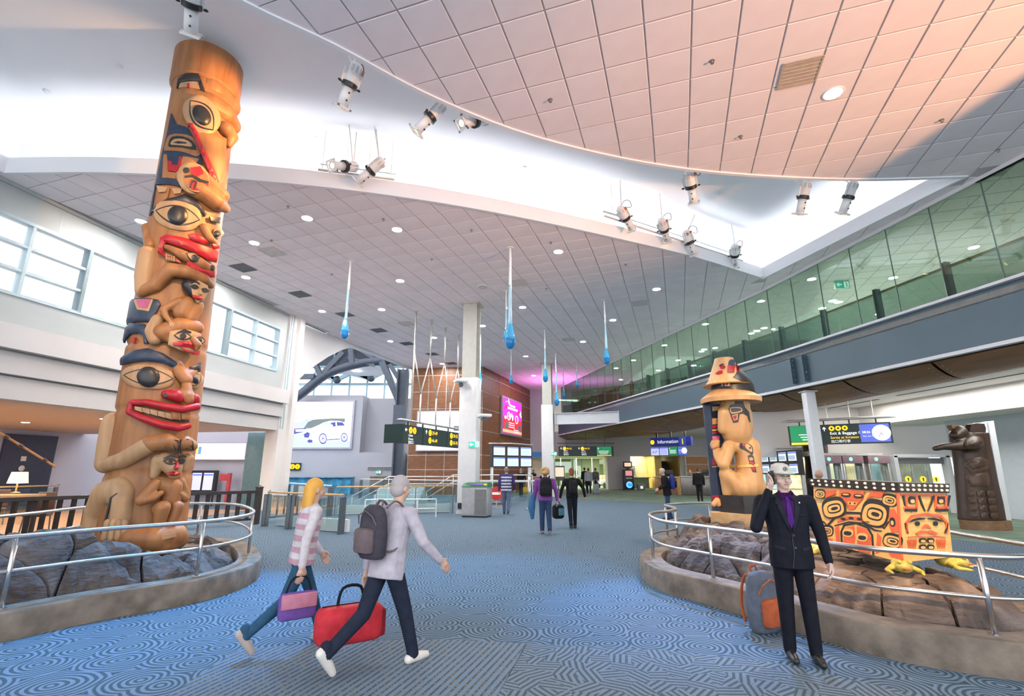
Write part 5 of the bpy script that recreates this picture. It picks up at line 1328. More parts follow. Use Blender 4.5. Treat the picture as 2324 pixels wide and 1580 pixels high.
# ---- theatre spotlights
M_SPW = pm('spot_white', (.78, .78, .78), .35, var=.02); M_LENS = pm('spot_lens', (1, .8, .5), .2, emit=6, ecol=(1, .72, .4)); M_CLAMP = pm('orange_clamp', (.55, .2, .1), .5)
def make_spot():
    t = thing('theatre_spotlight', 'x', 'spotlight')
    part('lamp_house', MB().lathe([(.03, .34), (.075, .33), (.1, .28), (.105, .05), (.1, 0), (.08, 0)], 18), M_SPW, t)
    v = MB()
    for k in range(8):
        a = k*PI/4; v.box((.104*math.cos(a), .104*math.sin(a), .23), (.012, .035, .1), a)
    part('cooling_slots', v, M_VL, t)
    part('yoke_ring', MB().lathe([(.112, .02), (.125, .01), (.125, -.05), (.11, -.06)], 18), M_BLK, t)
    for k in (-1, 1):
        o = part('yoke_arm', MB().bar((.125*k, 0, -.02), (.13*k, 0, .2), .02, .05), M_SPW, t); part('knob', MB().ell((.16*k, 0, -.02), (.035, .02, .02), 8, 6), M_BLK, o)
    part('barrel', MB().lathe([(.085, -.05), (.085, -.36)], 18), M_SPW, t, smooth=True)
    for z in (-.14, -.26): part('shutter_knob', MB().ell((0, -.095, z), (.015, .02, .015), 8, 6), M_BLK, t)
    fr_ = MB()
    for a, b, w, h in ((0, .1, .23, .03), (0, -.1, .23, .03), (.1, 0, .03, .23), (-.1, 0, .03, .23)): fr_.box((a, b, -.375), (w, h, .03))
    part('gel_frame', fr_, M_SPW, t); part('lens', MB().lathe([(.08, -.35), (.05, -.362), (.001, -.366)], 18), M_LENS, t)
    cb = MB(); cb.tube(smooth_curve([(.12, .1, .2), (.2, .15, .15), (.22, .18, .3), (.14, .12, .38), (.05, .06, .34)], 4), .008, 6); part('cable', cb, M_BLK, t)
    part('hook_clamp', MB().bbox((.13, 0, .24), (.05, .05, .07), bev=.01), M_CLAMP, t)
    return t
SPOTS = [((438, -40), (433, 62), 9.2, 'a'), ((806, 155), (786, 213), 9.0, 'a'), ((1000, 240), (958, 284), 9.0, 'a'), ((1100, 270), (1047, 280), 9.0, 'a'),
         ((803, 379), (742, 375), 9.1, 'b'), ((863, 368), (816, 409), 9.1, 'b'),
         ((1409, 476), (1437, 524), 9.15, 'c'), ((1502, 503), (1516, 552), 9.15, 'c'), ((1558, 530), (1571, 561), 9.15, 'c'), ((1668, 561), (1667, 600), 9.15, 'c'),
         ((1563, 396), (1572, 446), 9.0, 'd'), ((1828, 420), (1820, 460), 9.0, 'd'), ((1936, 420), (1920, 462), 9.0, 'd')]
LAB = ['white theatre spotlight hanging alone above the top of the tall pole', 'white theatre spotlight pointing steeply down, alone on the recess edge by the warmly lit tiles', 'white theatre spotlight slanting down, the lower tilted of a pair on the recess edge', 'white theatre spotlight lying almost level, one of a pair on the recess edge',
       'white theatre spotlight lying level on the short pipe near the tall pole', 'white theatre spotlight slanting down from the short pipe near the tall pole',
       'white theatre spotlight on the long pipe, farthest from the recess corner', 'white theatre spotlight third from the recess corner on the long pipe', 'white theatre spotlight second from the recess corner on the long pipe', 'white theatre spotlight on the long pipe, closest to the recess corner',
       'white theatre spotlight on the curved recess edge standing apart, above the long pipe', 'white theatre spotlight on the curved recess edge, between two others near the recess tip', 'white theatre spotlight on the curved recess edge, closest to the pointed recess tip']
sp_proto = make_spot(); SPOT_AT = []
for i, (a, b, z, g) in enumerate(SPOTS):
    p = G(*a, z); q = G(*b, z-.42); d = (q-p).normalized()
    o = sp_proto if i == 0 else copy_tree(sp_proto)
    c = p+d*.3; o.location = c; o.rotation_euler = (-d).to_track_quat('Z', 'Y').to_euler(); o['label'] = LAB[i]; o['group'] = 'theatre spotlights in the ceiling recess'
    o.scale = (1.2,)*3; SPOT_AT.append((c+d*.56, d))
    if g in 'abd':
        Mi = (Matrix.LocRotScale(o.location, o.rotation_euler, o.scale)).inverted(); part('hanger_rod', MB().tube([Mi @ (c-d*.28), Mi @ Vector((c.x, c.y, RZ+.02))], .014, 6), M_SPW, o)
# assumed spotlights added out of view to light box, figure and pole frontally
for k, (c, tg, lb_) in enumerate((((1.6, .6, 8.2), (4.3, 6.1, 1.1), 'assumed white theatre spotlight under the near ceiling aimed at the painted box'), ((2.8, 1.2, 8.2), (4.5, 10.2, 2.4), 'assumed white theatre spotlight under the near ceiling aimed at the seated figure'), ((-2.6, 1.6, 8.2), (-5.9, 8.3, 4.0), 'assumed white theatre spotlight under the near ceiling aimed at the tall pole'))):
    o = copy_tree(sp_proto); c = Vector(c); d = (Vector(tg)-c).normalized(); o.location = c; o.rotation_euler = (-d).to_track_quat('Z', 'Y').to_euler(); o['label'] = lb_
    for ch in list(o.children):
        if ch.name.startswith('hanger_rod'): bpy.data.objects.remove(ch)
    Mi = (Matrix.LocRotScale(o.location, o.rotation_euler, o.scale)).inverted(); part('hanger_rod', MB().tube([Mi @ (c-d*.28), Mi @ Vector((c.x, c.y, ZC+.01))], .014, 6), M_SPW, o)
    SPOT_AT.append((c+d*.56, d))
# the lamps inside the spotlights
spot('pole_key_light', SPOT_AT[2][0], (-6.0, 8.4, 6.4), 2300, (1, .5, .17), 34, .6)
spot('pole_low_light', SPOT_AT[3][0], (-5.6, 8.4, 2.6), 1700, (1, .55, .24), 26, .6)
spot('pole_top_light', SPOT_AT[1][0], (-6.1, 8.5, 8.6), 900, (1, .5, .17), 50, .6)
spot('assumed_pole_front_light', SPOT_AT[15][0], (-5.9, 8.3, 5.0), 1500, (1, .6, .3), 40, .7)  # lamp of the assumed out-of-view spotlight aimed at the pole
spot('blue_floor_light', SPOT_AT[4][0], (-4.0, 6.7, 0), 6000, (.03, .42, 1), 34, .8)
spot('blue_floor_light', SPOT_AT[5][0], (-.3, 8.8, 0), 2600, (.05, .5, 1), 32, .9)
spot('blue_floor_light', SPOT_AT[10][0], (2.1, 6.7, 0), 5200, (.03, .38, 1), 24, .8)
spot('figure_light', SPOT_AT[7][0], (4.6, 10.3, 2.6), 1500, (1, .6, .28), 24, .6)
spot('figure_light', SPOT_AT[14][0], (4.55, 10.2, 2.3), 3200, (1, .58, .25), 17, .6)  # this one sits in an assumed spotlight added out of view
spot('assumed_box_light', SPOT_AT[13][0], (4.35, 6.1, 1.0), 5200, (1, .6, .25), 17, .5)  # lamp of the added, unseen spotlight in front of the box
spot('rock_light', SPOT_AT[8][0], (3.6, 8.0, .5), 1600, (1, .66, .38), 26, .7)
spot('rock_light', SPOT_AT[12][0], (4.2, 7.6, .6), 1800, (1, .66, .38), 26, .7)
def pipe(a, b, z, label):
    p, q = G(*a, z), G(*b, z); t = thing('lighting_pipe', label, 'pipe', (p+q)/2)
    wpart('pipe', MB().tube([p, q], .03, 8), M_VL, t, smooth=True)
    wpart('cable_tray', MB().bar(p+Vector((0, .12, .22)), q+Vector((0, .12, .22)), .06, .03), M_FRAME, t)
    for f in (.05, .35, .65, .95):
        c = p.lerp(q, f); wpart('hanger', MB().tube([c, (c.x, c.y, RZ)], .01, 6), M_SPW, t)
pipe((722, 385), (895, 408), 9.0, 'short white lighting pipe in the recess by the tall pole')
pipe((1372, 490), (1685, 592), 9.0, 'long white lighting pipe hung in the lit recess')

# ================================================================== STEEL COLUMNS, LINK BEAM
M_CST = pm('column_sage', (.52, .52, .47), .5, var=.03); M_CCV = pm('column_cover', (.72, .72, .72), .25, var=.02)
def hcol(x, y, s, label, zc, ws=1.0):
    t = thing('steel_h_column', label, 'column', (x, y, 0), R(-12))
    for k in (-1, 1): part('flange', MB().box((0, k*.3*s, (ZC+zc)/2), (.58*s, .05*s, ZC-zc)), M_CST, t)
    part('web', MB().box((0, 0, (ZC+zc)/2), (.06*s, .58*s, ZC-zc)), M_CST, t)
    part('cap_plate', MB().box((0, 0, ZC-.04), (.8*s, .85*s, .06)), M_CST, t)
    part('lower_cover', MB().bbox((0, 0, zc/2), (.74*s, .7*s, zc), bev=.04), M_CCV, t)
    part('skirting', MB().box((0, 0, .06), (.77*s, .73*s, .12)), M_VL, t)
    return t
c1 = hcol(-1.72, 20.3, 1.0, 'sage grey steel column standing beside the litter bin', 5.35)
part('power_outlet', MB().box((.08, -.36, .55), (.1, .02, .16)), M_VD, c1); part('floor_box', MB().box((-.22, -.38, .3), (.16, .08, .22)), M_BLK, c1)
hcol(2.36, 32.7, 1.05, 'sage grey steel column carrying the white link beam', 5.8)
lb_ = thing('link_beam', 'white steel beam linking the far column to the gallery', 'beam', atY(1330, 950, 32.6))
b0_, b1_ = Vector((2.8, 32.6, 4.88)), Vector((6.75, 31.5, 4.88))
wpart('web', MB().bar(b0_, b1_, .1, .66), M_FLAN, lb_); wpart('flange', MB().bar(b0_+Vector((0, 0, .35)), b1_+Vector((0, 0, .35)), .36, .04), M_FLAN, lb_); wpart('flange', MB().bar(b0_-Vector((0, 0, .35)), b1_-Vector((0, 0, .35)), .36, .04), M_FLAN, lb_)
for e, s_ in ((b0_, 1), (b1_, -1)):
    wpart('end_plate', MB().box(e, (.06, .4, .8)), M_FLAN, lb_)
wp = thing('white_post', 'slim white post under the gallery beam in front of the exit sign', 'post', (10.36, 17.15, 0))
part('shaft', MB().bbox((0, 0, 2.15), (.34, .3, 4.3), bev=.03), pm('post_white', (.68, .72, .76), .4, var=.02), wp); part('cap_plate', MB().box((0, 0, 4.31), (.44, .44, .03)), M_FLAN, wp)

# camera arms and small lamps on the first column
M_CAMW = pm('camera_white', (.78, .78, .78), .35)
def seccam(p, d, label):
    t = thing('security_camera', label, 'camera', p)
    part('arm', MB().bar((0, 0, 0), (d*.25, -.1, .05), .06, .05), M_CAMW, t); part('housing', MB().bbox((d*.3, -.25, .08), (.5, .5, .12), .4, .04), M_CAMW, t); part('dome', MB().ell((d*.3, -.2, -.06), (.1, .1, .1), 12, 8), M_VD, t)
seccam((-1.95, 19.92, 5.05), -.4, 'white camera unit on an arm at the upper part of the bin-side column')
seccam((-1.4, 19.85, 3.65), 1, 'white angled camera unit on the lower part of the bin-side column')
# ================================================================== SIGNS AND SCREENS
M_SGN = pm('sign_dark_green', (.008, .03, .028), .35); M_SEDGE = pm('sign_edge', (.02, .035, .035), .4)
def em(name, c, s=1.0): return pm(name, c, .5, var=0.0, emit=s, ecol=c)
M_TW = em('sign_white', (.9, .9, .9), .9); M_TY = em('sign_yellow', (.95, .62, .02), .9); M_TG = em('sign_green', (.02, .32, .13), .5); M_YB = em('sign_yellow_bar', (.9, .72, .05), .8)
M_ALU = pm('sign_aluminium', (.7, .7, .7), .3, .6)
def board(name, label, cat, A, B, z0, z1, th=.25, mat=None, group=None):
    """flat board standing from A to B (left to right as seen); returns thing and frame (x along, y up, z towards viewer)"""
    A, B = Vector((*A, 0)), Vector((*B, 0)); d = (B-A).normalized(); n = Vector((d.y, -d.x, 0)); 
    t = thing(name, label, cat, (A.x, A.y, z0), math.atan2(d.y, d.x), group); w = (B-A).length
    part('panel', MB().box((w/2, th/2, (z1-z0)/2), (w, th, z1-z0)), mat or M_SGN, t)
    return t, w, z1-z0
def ML(x, y, off=.012): return Matrix.Translation((x, -off, y)) @ Matrix.Rotation(PI/2, 4, 'X')
def rect(t, name, x, y, w, h, mat, off=.012, parent=None): return part(name, MB().box((x, -off, y), (w, .006, h)), mat, parent or t)
def disc(t, name, x, y, r_, mat, off=.014): return part(name, MB().lathe([(r_, 0), (.0005, 0)], 20, M=Matrix.Translation((x, -off, y)) @ Matrix.Rotation(PI/2, 4, 'X')), mat, t)
def arrow(t, x, y, s_, ang, mat):
    pts = [(-.08, -.5), (.08, -.5), (.08, .1), (.34, -.12), (.34, .1), (0, .5), (-.34, .1), (-.34, -.12), (-.08, .1)]
    mb = MB().extrude([Vector((x, -.014, y))+Vector(((px*math.cos(ang)-py*math.sin(ang))*s_, 0, (px*math.sin(ang)+py*math.cos(ang))*s_)) for px, py in pts], (0, -.003, 0)); return part('arrow', mb, mat, t)
def circ_letter(t, x, y, r_, ch):
    disc(t, 'yellow_disc', x, y, r_, M_TY); text('letter', ch, t, ML(x, y-r_*.55, .02), r_*1.5, M_SGN, 'CENTER', .01)
def fin_top(t, w, z, n=4, zt=None):
    part('aluminium_fin', MB().tube([(-.25, .1, z+.18), (0, .1, z+.2), (w, .1, z+.2), (w+.2, .1, z+.18)], [.03, .1, .1, .03], 10, flat=.5), M_ALU, t, smooth=True)
    for k in range(n): part('bracket', MB().bar((w*(k+.5)/n, .12, z-.02), (w*(k+.5)/n, .12, z+.18), .05, .05), M_BLK, t)
# --- sign hung by the first column
sA, sB = atY(912, 985, 20.5), atY(1058, 1000, 26.4)
t, w, h = board('overhead_gate_sign', 'dark green overhead sign for gates A to E hung from crossing rods', 'sign', sA[:2], sB[:2], 2.72, 3.48)
fin_top(t, w, h, 5)
part('side_panel', MB().box((-.12, .3, h/2), (.06, .9, h)), M_SGN, t)
for x in (1.75, 4.05): rect(t, 'panel_seam', x, h/2, .02, h, M_SEDGE)
arrow(t, .3, .56, .2, PI/2, M_TW); circ_letter(t, .66, .56, .14, 'A'); circ_letter(t, .98, .56, .14, 'B')
for k, s_ in enumerate(('Gates', 'Portes', '登机口')): text('lettering', s_, t, ML(.5, .3-k*.15), .15, M_TW)
arrow(t, 2.0, .58, .2, 0, M_TW); circ_letter(t, 2.35, .56, .14, 'C'); text('lettering', '29-49', t, ML(2.54, .49), .22, M_TY, bold=.01); circ_letter(t, 2.35, .22, .14, 'D'); text('lettering', '46-49', t, ML(2.54, .15), .22, M_TY, bold=.01)
circ_letter(t, 4.5, .56, .14, 'E'); text('lettering', '50-52', t, ML(4.7, .49), .22, M_TY, bold=.01); circ_letter(t, 4.5, .22, .14, 'F'); text('lettering', '50-78', t, ML(4.7, .15), .22, M_TY, bold=.01); arrow(t, 5.55, .56, .2, -PI/2, M_TW)
rect(t, 'green_panel', w-.3, h/2+.05, .55, h-.12, M_TG); rect(t, 'yellow_bar', w-.3, .05, .55, .08, M_YB)
# rods carrying it
rg = t
dv = (sB-sA); dv.z = 0; fr5 = (.06, .28, .5, .72, .93); M_ROD = pm('rod_pale', (.68, .66, .6), .3, .5)
P5 = [sA+dv*f+Vector((0, .1, 0)) for f in (.1, .33, .56, .8, 1.02)]
for k, p in enumerate(P5):
    o = wpart('vertical_rod', MB().tube([(p.x, p.y, 3.66 if k == 0 else 6.7), (p.x, p.y, ZC-.01)], .036, 8), M_ROD, rg, smooth=True)
    wpart('ceiling_plate', MB().lathe([(.1, 0), (.1, -.02), (.03, -.04)], 14, c=(p.x, p.y, ZC-.005)), M_ROD, o)
    if k < 4:
        m = p.lerp(P5[k+1], .5); o = wpart('lower_rod', MB().tube([(m.x, m.y, 3.66), (m.x, m.y, 4.95)], .036, 8), M_ROD, rg, smooth=True)
        for q in (p, P5[k+1]): wpart('brace_rod', MB().tube([(q.x, q.y, 6.75), (m.x, m.y, 4.9)], .03, 6), M_ROD, rg, smooth=True)
# --- far gate sign
t, w, h = board('overhead_gate_sign', 'dark green overhead sign pointing to gates 50 to 75 under the gallery end', 'sign', atY(1268, 1020, 38)[:2], atY(1392, 1020, 38)[:2], 2.62, 3.36)
part('top_rail', MB().bar((-.1, .1, h+.22), (w+.1, .1, h+.22), .1, .06), M_BLK, t)
for k in range(3): part('hanger_rod', MB().tube([(w*(.15+.35*k), .1, h), (w*(.15+.35*k), .1, 1.76)], .02, 6), M_BLK, t)
for x0, s_ in ((.1, '50-52'), (1.45, '50-75')):
    arrow(t, x0+.08, .58, .16, 0, M_TW); circ_letter(t, x0+.34, .57, .12, 'D'); text('lettering', s_, t, ML(x0+.49, .51), .17, M_TY, bold=.012)
    for k, q in enumerate(('Gates', 'Portes', '登机口')): text('lettering', q, t, ML(x0+.26, .36-k*.14), .13, M_TW)
rect(t, 'green_panel', w-.7, h/2+.06, 1.1, h-.18, M_TG); rect(t, 'yellow_bar', w-.7, .07, 1.1, .06, M_YB); arrow(t, w-1.14, .56, .14, 0, M_TW); circ_letter(t, w-.92, .56, .1, 'E'); text('lettering', 'U.S.', t, ML(w-.76, .5), .15, M_TW, bold=.01)
for k in range(3): rect(t, 'text_line', w-.75, .38-k*.1, .8-.1*k, .03, M_TW, .018)
# --- exit sign with clock
eA, eB = atY(1790, 990, 20.6), atY(2024, 980, 18.6)
t, w, h = board('exit_sign', 'dark overhead exit and baggage sign with blue clock screen', 'sign', eA[:2], eB[:2], 2.63, 3.4)
fin_top(t, w, h, 4)
for k in range(4): part('hanger_rod', MB().tube([(w*(.2+.22*k), .1, h+.2), (w*(.2+.22*k), .1, 4.36-2.63)], .018, 6), M_ALU, t)
ex0 = w*.36; k_ = 1.28
rect(t, 'green_panel', w*.17, h/2+.05, w*.3, h-.12, M_TG); rect(t, 'yellow_bar', w*.17, .05, w*.3, .09, M_YB); rect(t, 'flag', w*.23, .57, .25, .15, em('flag_red', (.6, .12, .15), .6), .018)
for k in range(3): rect(t, 'text_line', w*.2, .4-k*.1, .62-.1*k, .032, M_TW, .018)
arrow(t, ex0+.05, .6, .17, 0, M_TW)
for k in range(3): disc(t, 'yellow_disc', ex0+.3+k*.22, .61, .096, M_TY)
for k in range(3): part('pictogram', MB().bbox((ex0+.3+k*.22, -.02, .61), (.065, .004, .075), bev=.008), M_SGN, t)
text('lettering', 'Exit & Baggage Claim', t, ML(ex0+.22, .37), .15, M_TW, bold=.008); text('lettering', 'Sortie et livraison des bagages', t, ML(ex0+.22, .21), .13, M_TY, bold=.006); text('lettering', '出口和行李', t, ML(ex0+.22, .06), .13, M_TW)
M_SCB = em('screen_blue', (.09, .13, .55), .9); M_CLK = em('clock_face', (.85, .85, .88), .95); M_HAND = pm('clock_hand', (.05, .05, .06), .5)
def clock(t, x, y, w_, h_, r_):
    rect(t, 'clock_screen', x, y, w_, h_, M_SCB, .012); disc(t, 'clock_face', x+w_*.22, y, r_, M_CLK, .018)
    for ang, ln in ((R(-123), .62), (R(-70), .42)):
        part('clock_hand', MB().bar((x+w_*.22, -.022, y), (x+w_*.22+math.cos(ang)*r_*ln, -.022, y+math.sin(ang)*r_*ln), .004, r_*.06), M_HAND, t)
    for k in range(12): a = k*PI/6; part('clock_tick', MB().bar((x+w_*.22+math.cos(a)*r_*.82, -.022, y+math.sin(a)*r_*.82), (x+w_*.22+math.cos(a)*r_*.95, -.022, y+math.sin(a)*r_*.95), .004, r_*.05), M_HAND, t)
    text('lettering', '08:26', t, ML(x-w_*.42, y+.0*h_, .018), h_*.17, M_TW, bold=.01); text('lettering', 'Mon, Apr 2', t, ML(x-w_*.42, y-h_*.2, .018), h_*.1, M_TW)
clock(t, w-.52, h/2, .92, h-.1, .29)
# --- information sign and its screens
t, w, h = board('information_sign', 'blue hanging information sign above a row of four screens', 'sign', atY(1476, 1000, 36.2)[:2], atY(1568, 1000, 34.0)[:2], 3.25, 3.85, .3, em('info_blue', (.015, .03, .3), .25))
disc(t, 'yellow_disc', .16, h/2, .16, M_TY); text('lettering', '?', t, ML(.16, h/2-.09, .02), .28, M_SGN, 'CENTER'); text('lettering', 'Information', t, ML(.55, .2), .34, M_TW)
rect(t, 'light_blue_tab', w-.6, h/2, .5, h, em('info_blue_light', (.04, .08, .45), .3)); text('lettering', 'i', t, ML(w-.6, .1, .02), .55, M_TY, 'CENTER', .02)
for k in range(3): part('hanger_rod', MB().bar((w*(.15+.35*k), .15, h), (w*(.15+.35*k), .15, 1.05), .1, .1), M_BLK, t)
M_SCL = em('screen_lilac', (.5, .52, .82), .9)
scr = [('screen_map', M_SCL), ('screen_list', M_SCL), ('screen_green', M_TG), ('screen_clock', M_SCB)]
iA, iB = atY(1477, 1026, 36.2), atY(1560, 1026, 34.2)
for k, (nm, m) in enumerate(scr):
    a, b = iA.lerp(iB, k/4+.004), iA.lerp(iB, (k+1)/4-.004)
    t, w, h = board('hanging_screen', ['pale screen showing a terminal map under the information sign', 'pale screen of text lines under the information sign', 'green screen with white text under the information sign', 'blue clock screen under the information sign'][k], 'screen', a[:2], b[:2], 2.62, 3.2, .12, M_SEDGE, 'screens under the information sign')
    if k < 3: rect(t, 'display', w/2, h/2, w-.03, h-.03, m)
    if k == 0:
        rect(t, 'header', w/2, h-.06, w-.03, .08, M_SCB, .018)
        for j in range(6): rect(t, 'map_mark', w*(.2+.1*j), h*(.42+.08*((j*7) % 3-1)), .05, .04+.02*(j % 2), M_SGN, .018)
    if k == 1:
        rect(t, 'header', w/2, h-.06, w-.03, .08, M_SCB, .018)
        for j in range(7): rect(t, 'text_line', w*.48, h*(.75-.1*j), w*.75, .018, M_SCB, .018)
    if k == 2:
        arrow(t, .08, h-.12, .12, 0, M_TW); disc(t, 'yellow_disc', .2, h-.12, .07, M_TY)
        for j in range(4): rect(t, 'text_line', w*.48, h*(.6-.12*j), w*(.75-.1*(j % 2)), .025, M_TW, .018)
    if k == 3: clock(t, w/2, h/2, w-.03, h-.03, .2)
# --- flight information screens
M_FID = em('flight_screen', (.62, .68, .74), 1.1); M_FIDB = em('flight_rows', (.32, .42, .52), .8); M_FIDH = em('flight_header', (.12, .2, .6), .8)
def fids(name, label, pts, z0, z1, rows_, feet, group=None):
    A, B = pts; cols = len(feet[1]) if False else feet[0]
    t, w, h = board(name, label, 'screen bank', A[:2], B[:2], z0, z1, .2, M_BLK, group)
    cw = w/cols; rh = h/rows_
    for i in range(cols):
        for j in range(rows_):
            s_ = rect(t, 'screen', cw*(i+.5), rh*(j+.5), cw-.2, rh-.14, M_FID)
            part('header', MB().box((cw*(i+.5), -.018, rh*(j+1)-.11), (cw-.2, .004, .06)), M_FIDH, s_)
            for k in range(9): part('flight_row', MB().box((cw*(i+.5)-(k % 3)*.02, -.018, rh*j+.12+(rh-.32)*k/9), (cw-.26-(k % 3)*.04, .004, .02)), M_FIDB, s_)
    part('canopy', MB().tube([(-.15, .1, h+.1), (w/2, .1, h+.14), (w+.15, .1, h+.1)], .08, 8, flat=.5), M_ALU, t, smooth=True)
    for x in (.1, w-.1): part('stand_leg', MB().bar((x, .15, 0), (x, .15, -z0), .12, .12), M_ALU, t)
    return t
fids('flight_screens', 'bank of six flight information screens on a stand by the timber wall', (atY(1117, 1040, 28.5), atY(1208, 1040, 30.5)), 1.78, 3.0, 2, (3,))
fids('flight_screens', 'bank of eight flight information screens beyond the seated figure', (atY(1728, 1050, 24), atY(1812, 1050, 20.5)), 1.45, 2.45, 2, (4,))
# --- exit signs (green running man)
M_EXG = em('exit_green', (.02, .42, .3), .9)
def exitsign(p, s_, label, rz=0):
    t = thing('exit_sign', label, 'exit sign', p, rz, None); part('case', MB().box((0, .05, 0), (.62*s_, .09, .34*s_)), M_TRIM, t)
    part('green_face', MB().box((0, 0, 0), (.6*s_, .01, .32*s_)), M_EXG, t)
    part('arrow', MB().extrude([Vector((x*s_, -.008, z*s_)) for x, z in ((-.27, 0), (-.15, .1), (-.15, .03), (-.03, .03), (-.03, -.03), (-.15, -.03), (-.15, -.1))], (0, -.004, 0)), M_TW, t)
    part('door_panel', MB().box((.16*s_, -.008, 0), (.2*s_, .004, .28*s_)), M_TW, t)
    mb = MB(); mb.ell((.15*s_, -.014, .09*s_), (.03*s_, .004, .03*s_), 8, 6); mb.bar((.15*s_, -.014, .06*s_), (.17*s_, -.014, -.03*s_), .004, .05*s_); mb.bar((.17*s_, -.014, -.03*s_), (.12*s_, -.014, -.12*s_), .004, .03*s_); mb.bar((.17*s_, -.014, -.03*s_), (.22*s_, -.014, -.1*s_), .004, .03*s_)
    part('running_man', mb, M_EXG, t)
exitsign(atY(1076, 1009, 19.85), .7, 'green running man exit sign on the bin-side column')
exitsign(atY(1257, 1030, 32.2), .6, 'green running man exit sign on the far column')
exitsign(atY(859, 1072, 36.73), .6, 'small green exit sign on the grey wall under the billboard')
for px, py, y in ((1912, 646, 17.5), (1529, 806, 31), (1347, 884, 44)): 
    p = atY(px, py, y); exitsign((p.x, p.y, p.z), .9, {1912: 'green exit sign behind the gallery glass near the spotlight reflections', 1529: 'green exit sign behind the middle of the gallery glass', 1347: 'green exit sign at the far end of the gallery'}[px])
    part('stem', MB().tube([(0, .05, .15), (0, .05, ZC-p.z)], .02, 6), M_VD, COL.objects[-1].parent)
# --- washroom sign
t, w, h = board('washroom_sign', 'black sign with two yellow washroom discs on the grey wall', 'sign', atY(657, 1060, 36.88)[:2], atY(682, 1060, 36.88)[:2], 1.6, 2.12, .12)
for x in (w*.27, w*.73):
    disc(t, 'yellow_disc', x, h/2, w*.22, M_TY); mb = MB(); mb.ell((x, -.02, h/2+.09), (.03, .005, .03), 8, 6); mb.box((x, -.02, h/2-.03), (.06, .006, .16)); part('figure_symbol', mb, M_SGN, t)
# --- car billboard
M_BBW = em('billboard_white', (.9, .9, .95), 1.25); M_BFR = pm('billboard_frame', (.4, .38, .45), .4, .3)
t, w, h = board('car_billboard', 'large lit billboard showing a white car before mountains', 'billboard', (-16.95, 36.85), (-11.75, 36.85), 3.1, 6.72, .3, M_BFR)
rect(t, 'lit_face', w/2, h/2, w-.3, h-.3, M_BBW, .012)
PB = PlaneS((-16.95, 36.83, 3.1), (1, 0, 0), (0, 0, 1))
def ZQ(x, y): return (640+x*.2754, 760+y*.2754)
def bb(name, poly, mat, off, sm=0): return PB.pp(name, poly, mat, off, t, ZQ, .25, sm, depth=.004)
M_P1, M_P2, M_P3, M_P4, M_P5 = em('print_lilac', (.4, .44, .72), .8), em('print_blue', (.06, .07, .3), .5), em('print_tree', (.14, .17, .17), .5), em('print_warm', (.8, .62, .45), .9), em('print_white', (.93, .93, .97), 1.7)
bb('print_mountains', [(80, 770), (100, 690), (120, 725), (160, 720), (200, 690), (260, 700), (330, 690), (330, 780), (75, 780)], M_P1, .016)
bb('print_trees', [(180, 770), (215, 720), (260, 700), (330, 695), (400, 690), (520, 690), (518, 720), (420, 715), (330, 730), (240, 770)], M_P3, .018)
bb('print_lake', [(75, 775), (200, 770), (190, 800), (75, 825)], M_P2, .018); bb('print_shore', [(110, 780), (200, 778), (190, 800), (115, 800)], M_P4, .02); bb('print_snow', [(70, 825), (180, 815), (560, 860), (560, 930), (68, 930)], M_P1, .014)
bb('print_car_body', [(178, 840), (190, 800), (230, 775), (290, 755), (340, 725), (400, 708), (480, 712), (525, 735), (555, 765), (548, 830), (535, 860), (400, 875), (300, 890), (200, 868)], M_P5, .022)
bb('print_windscreen', [(300, 755), (345, 728), (395, 715), (370, 750)], M_P1, .026); bb('print_window', [(405, 725), (440, 718), (445, 755), (390, 760)], M_P2, .026); bb('print_window', [(452, 718), (500, 722), (520, 748), (455, 752)], M_P2, .026)
bb('print_grille', [(180, 820), (210, 800), (232, 812), (222, 850), (185, 848)], M_P2, .026); bb('print_lamp', [(235, 790), (290, 795), (275, 808), (240, 806)], M_P1, .026)
for x, y, r_ in ((338, 855, 36), (513, 845, 30)):
    bb('print_wheel', oval(x, y, r_*.92, r_*1.25, 0, 20), M_P2, .027); bb('print_rim', oval(x, y, r_*.7, r_*.95, 0, 18), M_P5, .029)
    for k in range(5): a = k*2*PI/5; bb('print_spoke', stroke([(x, y), (x+math.cos(a)*r_*.62, y+math.sin(a)*r_*.86)], 5), M_P2, .031)
bb('print_wheel', oval(232, 876, 22, 14, 0, 14), M_P2, .024); bb('print_sill', stroke([(370, 868), (480, 858)], 8), M_P2, .027); bb('print_mirror', oval(405, 748, 16, 9), M_P5, .03)
# --- screens on the timber front and the poster on its side
t, w, h = board('lit_picture_panel', 'white lit advertising panel on the front of the timber wall', 'billboard', atY(946, 950, 33.8)[:2], atY(1050, 950, 33.5)[:2], atY(1000, 1024, 33.6).z, atY(1000, 932, 33.6).z, .14, M_BFR)
rect(t, 'lit_face', w/2, h/2, w-.16, h-.16, M_BBW, .012)
for x, y, ww, hh_, m in ((.35, h-1.1, .5, .25, M_P1), (.4, h-1.35, .75, .16, M_P2), (.3, h-1.5, .6, .1, M_P2), (w*.58, h-1.5, .35, .25, M_P2), (w-.4, h-1.2, .4, .35, M_P3)): part('print_mark', MB().bbox((x, -.016, y), (ww, .006, hh_), bev=.05), m, t)
pa, pb_ = atV(1134, 940, WC, WR), atV(1179, 950, WC, WR)
t, w, h = board('event_poster', 'magenta and red lit event poster on the side of the timber wall', 'poster', (pa+Vector((*(nWS*.2), 0)))[:2], (pb_+Vector((*(nWS*.2), 0)))[:2], 4.2, 7.06, .14, M_BFR)
M_PM, M_PR, M_PO = em('poster_magenta', (.62, .03, .55), 1.0), em('poster_red', (.7, .02, .04), 1.0), em('poster_orange', (.9, .4, .2), 1.0)
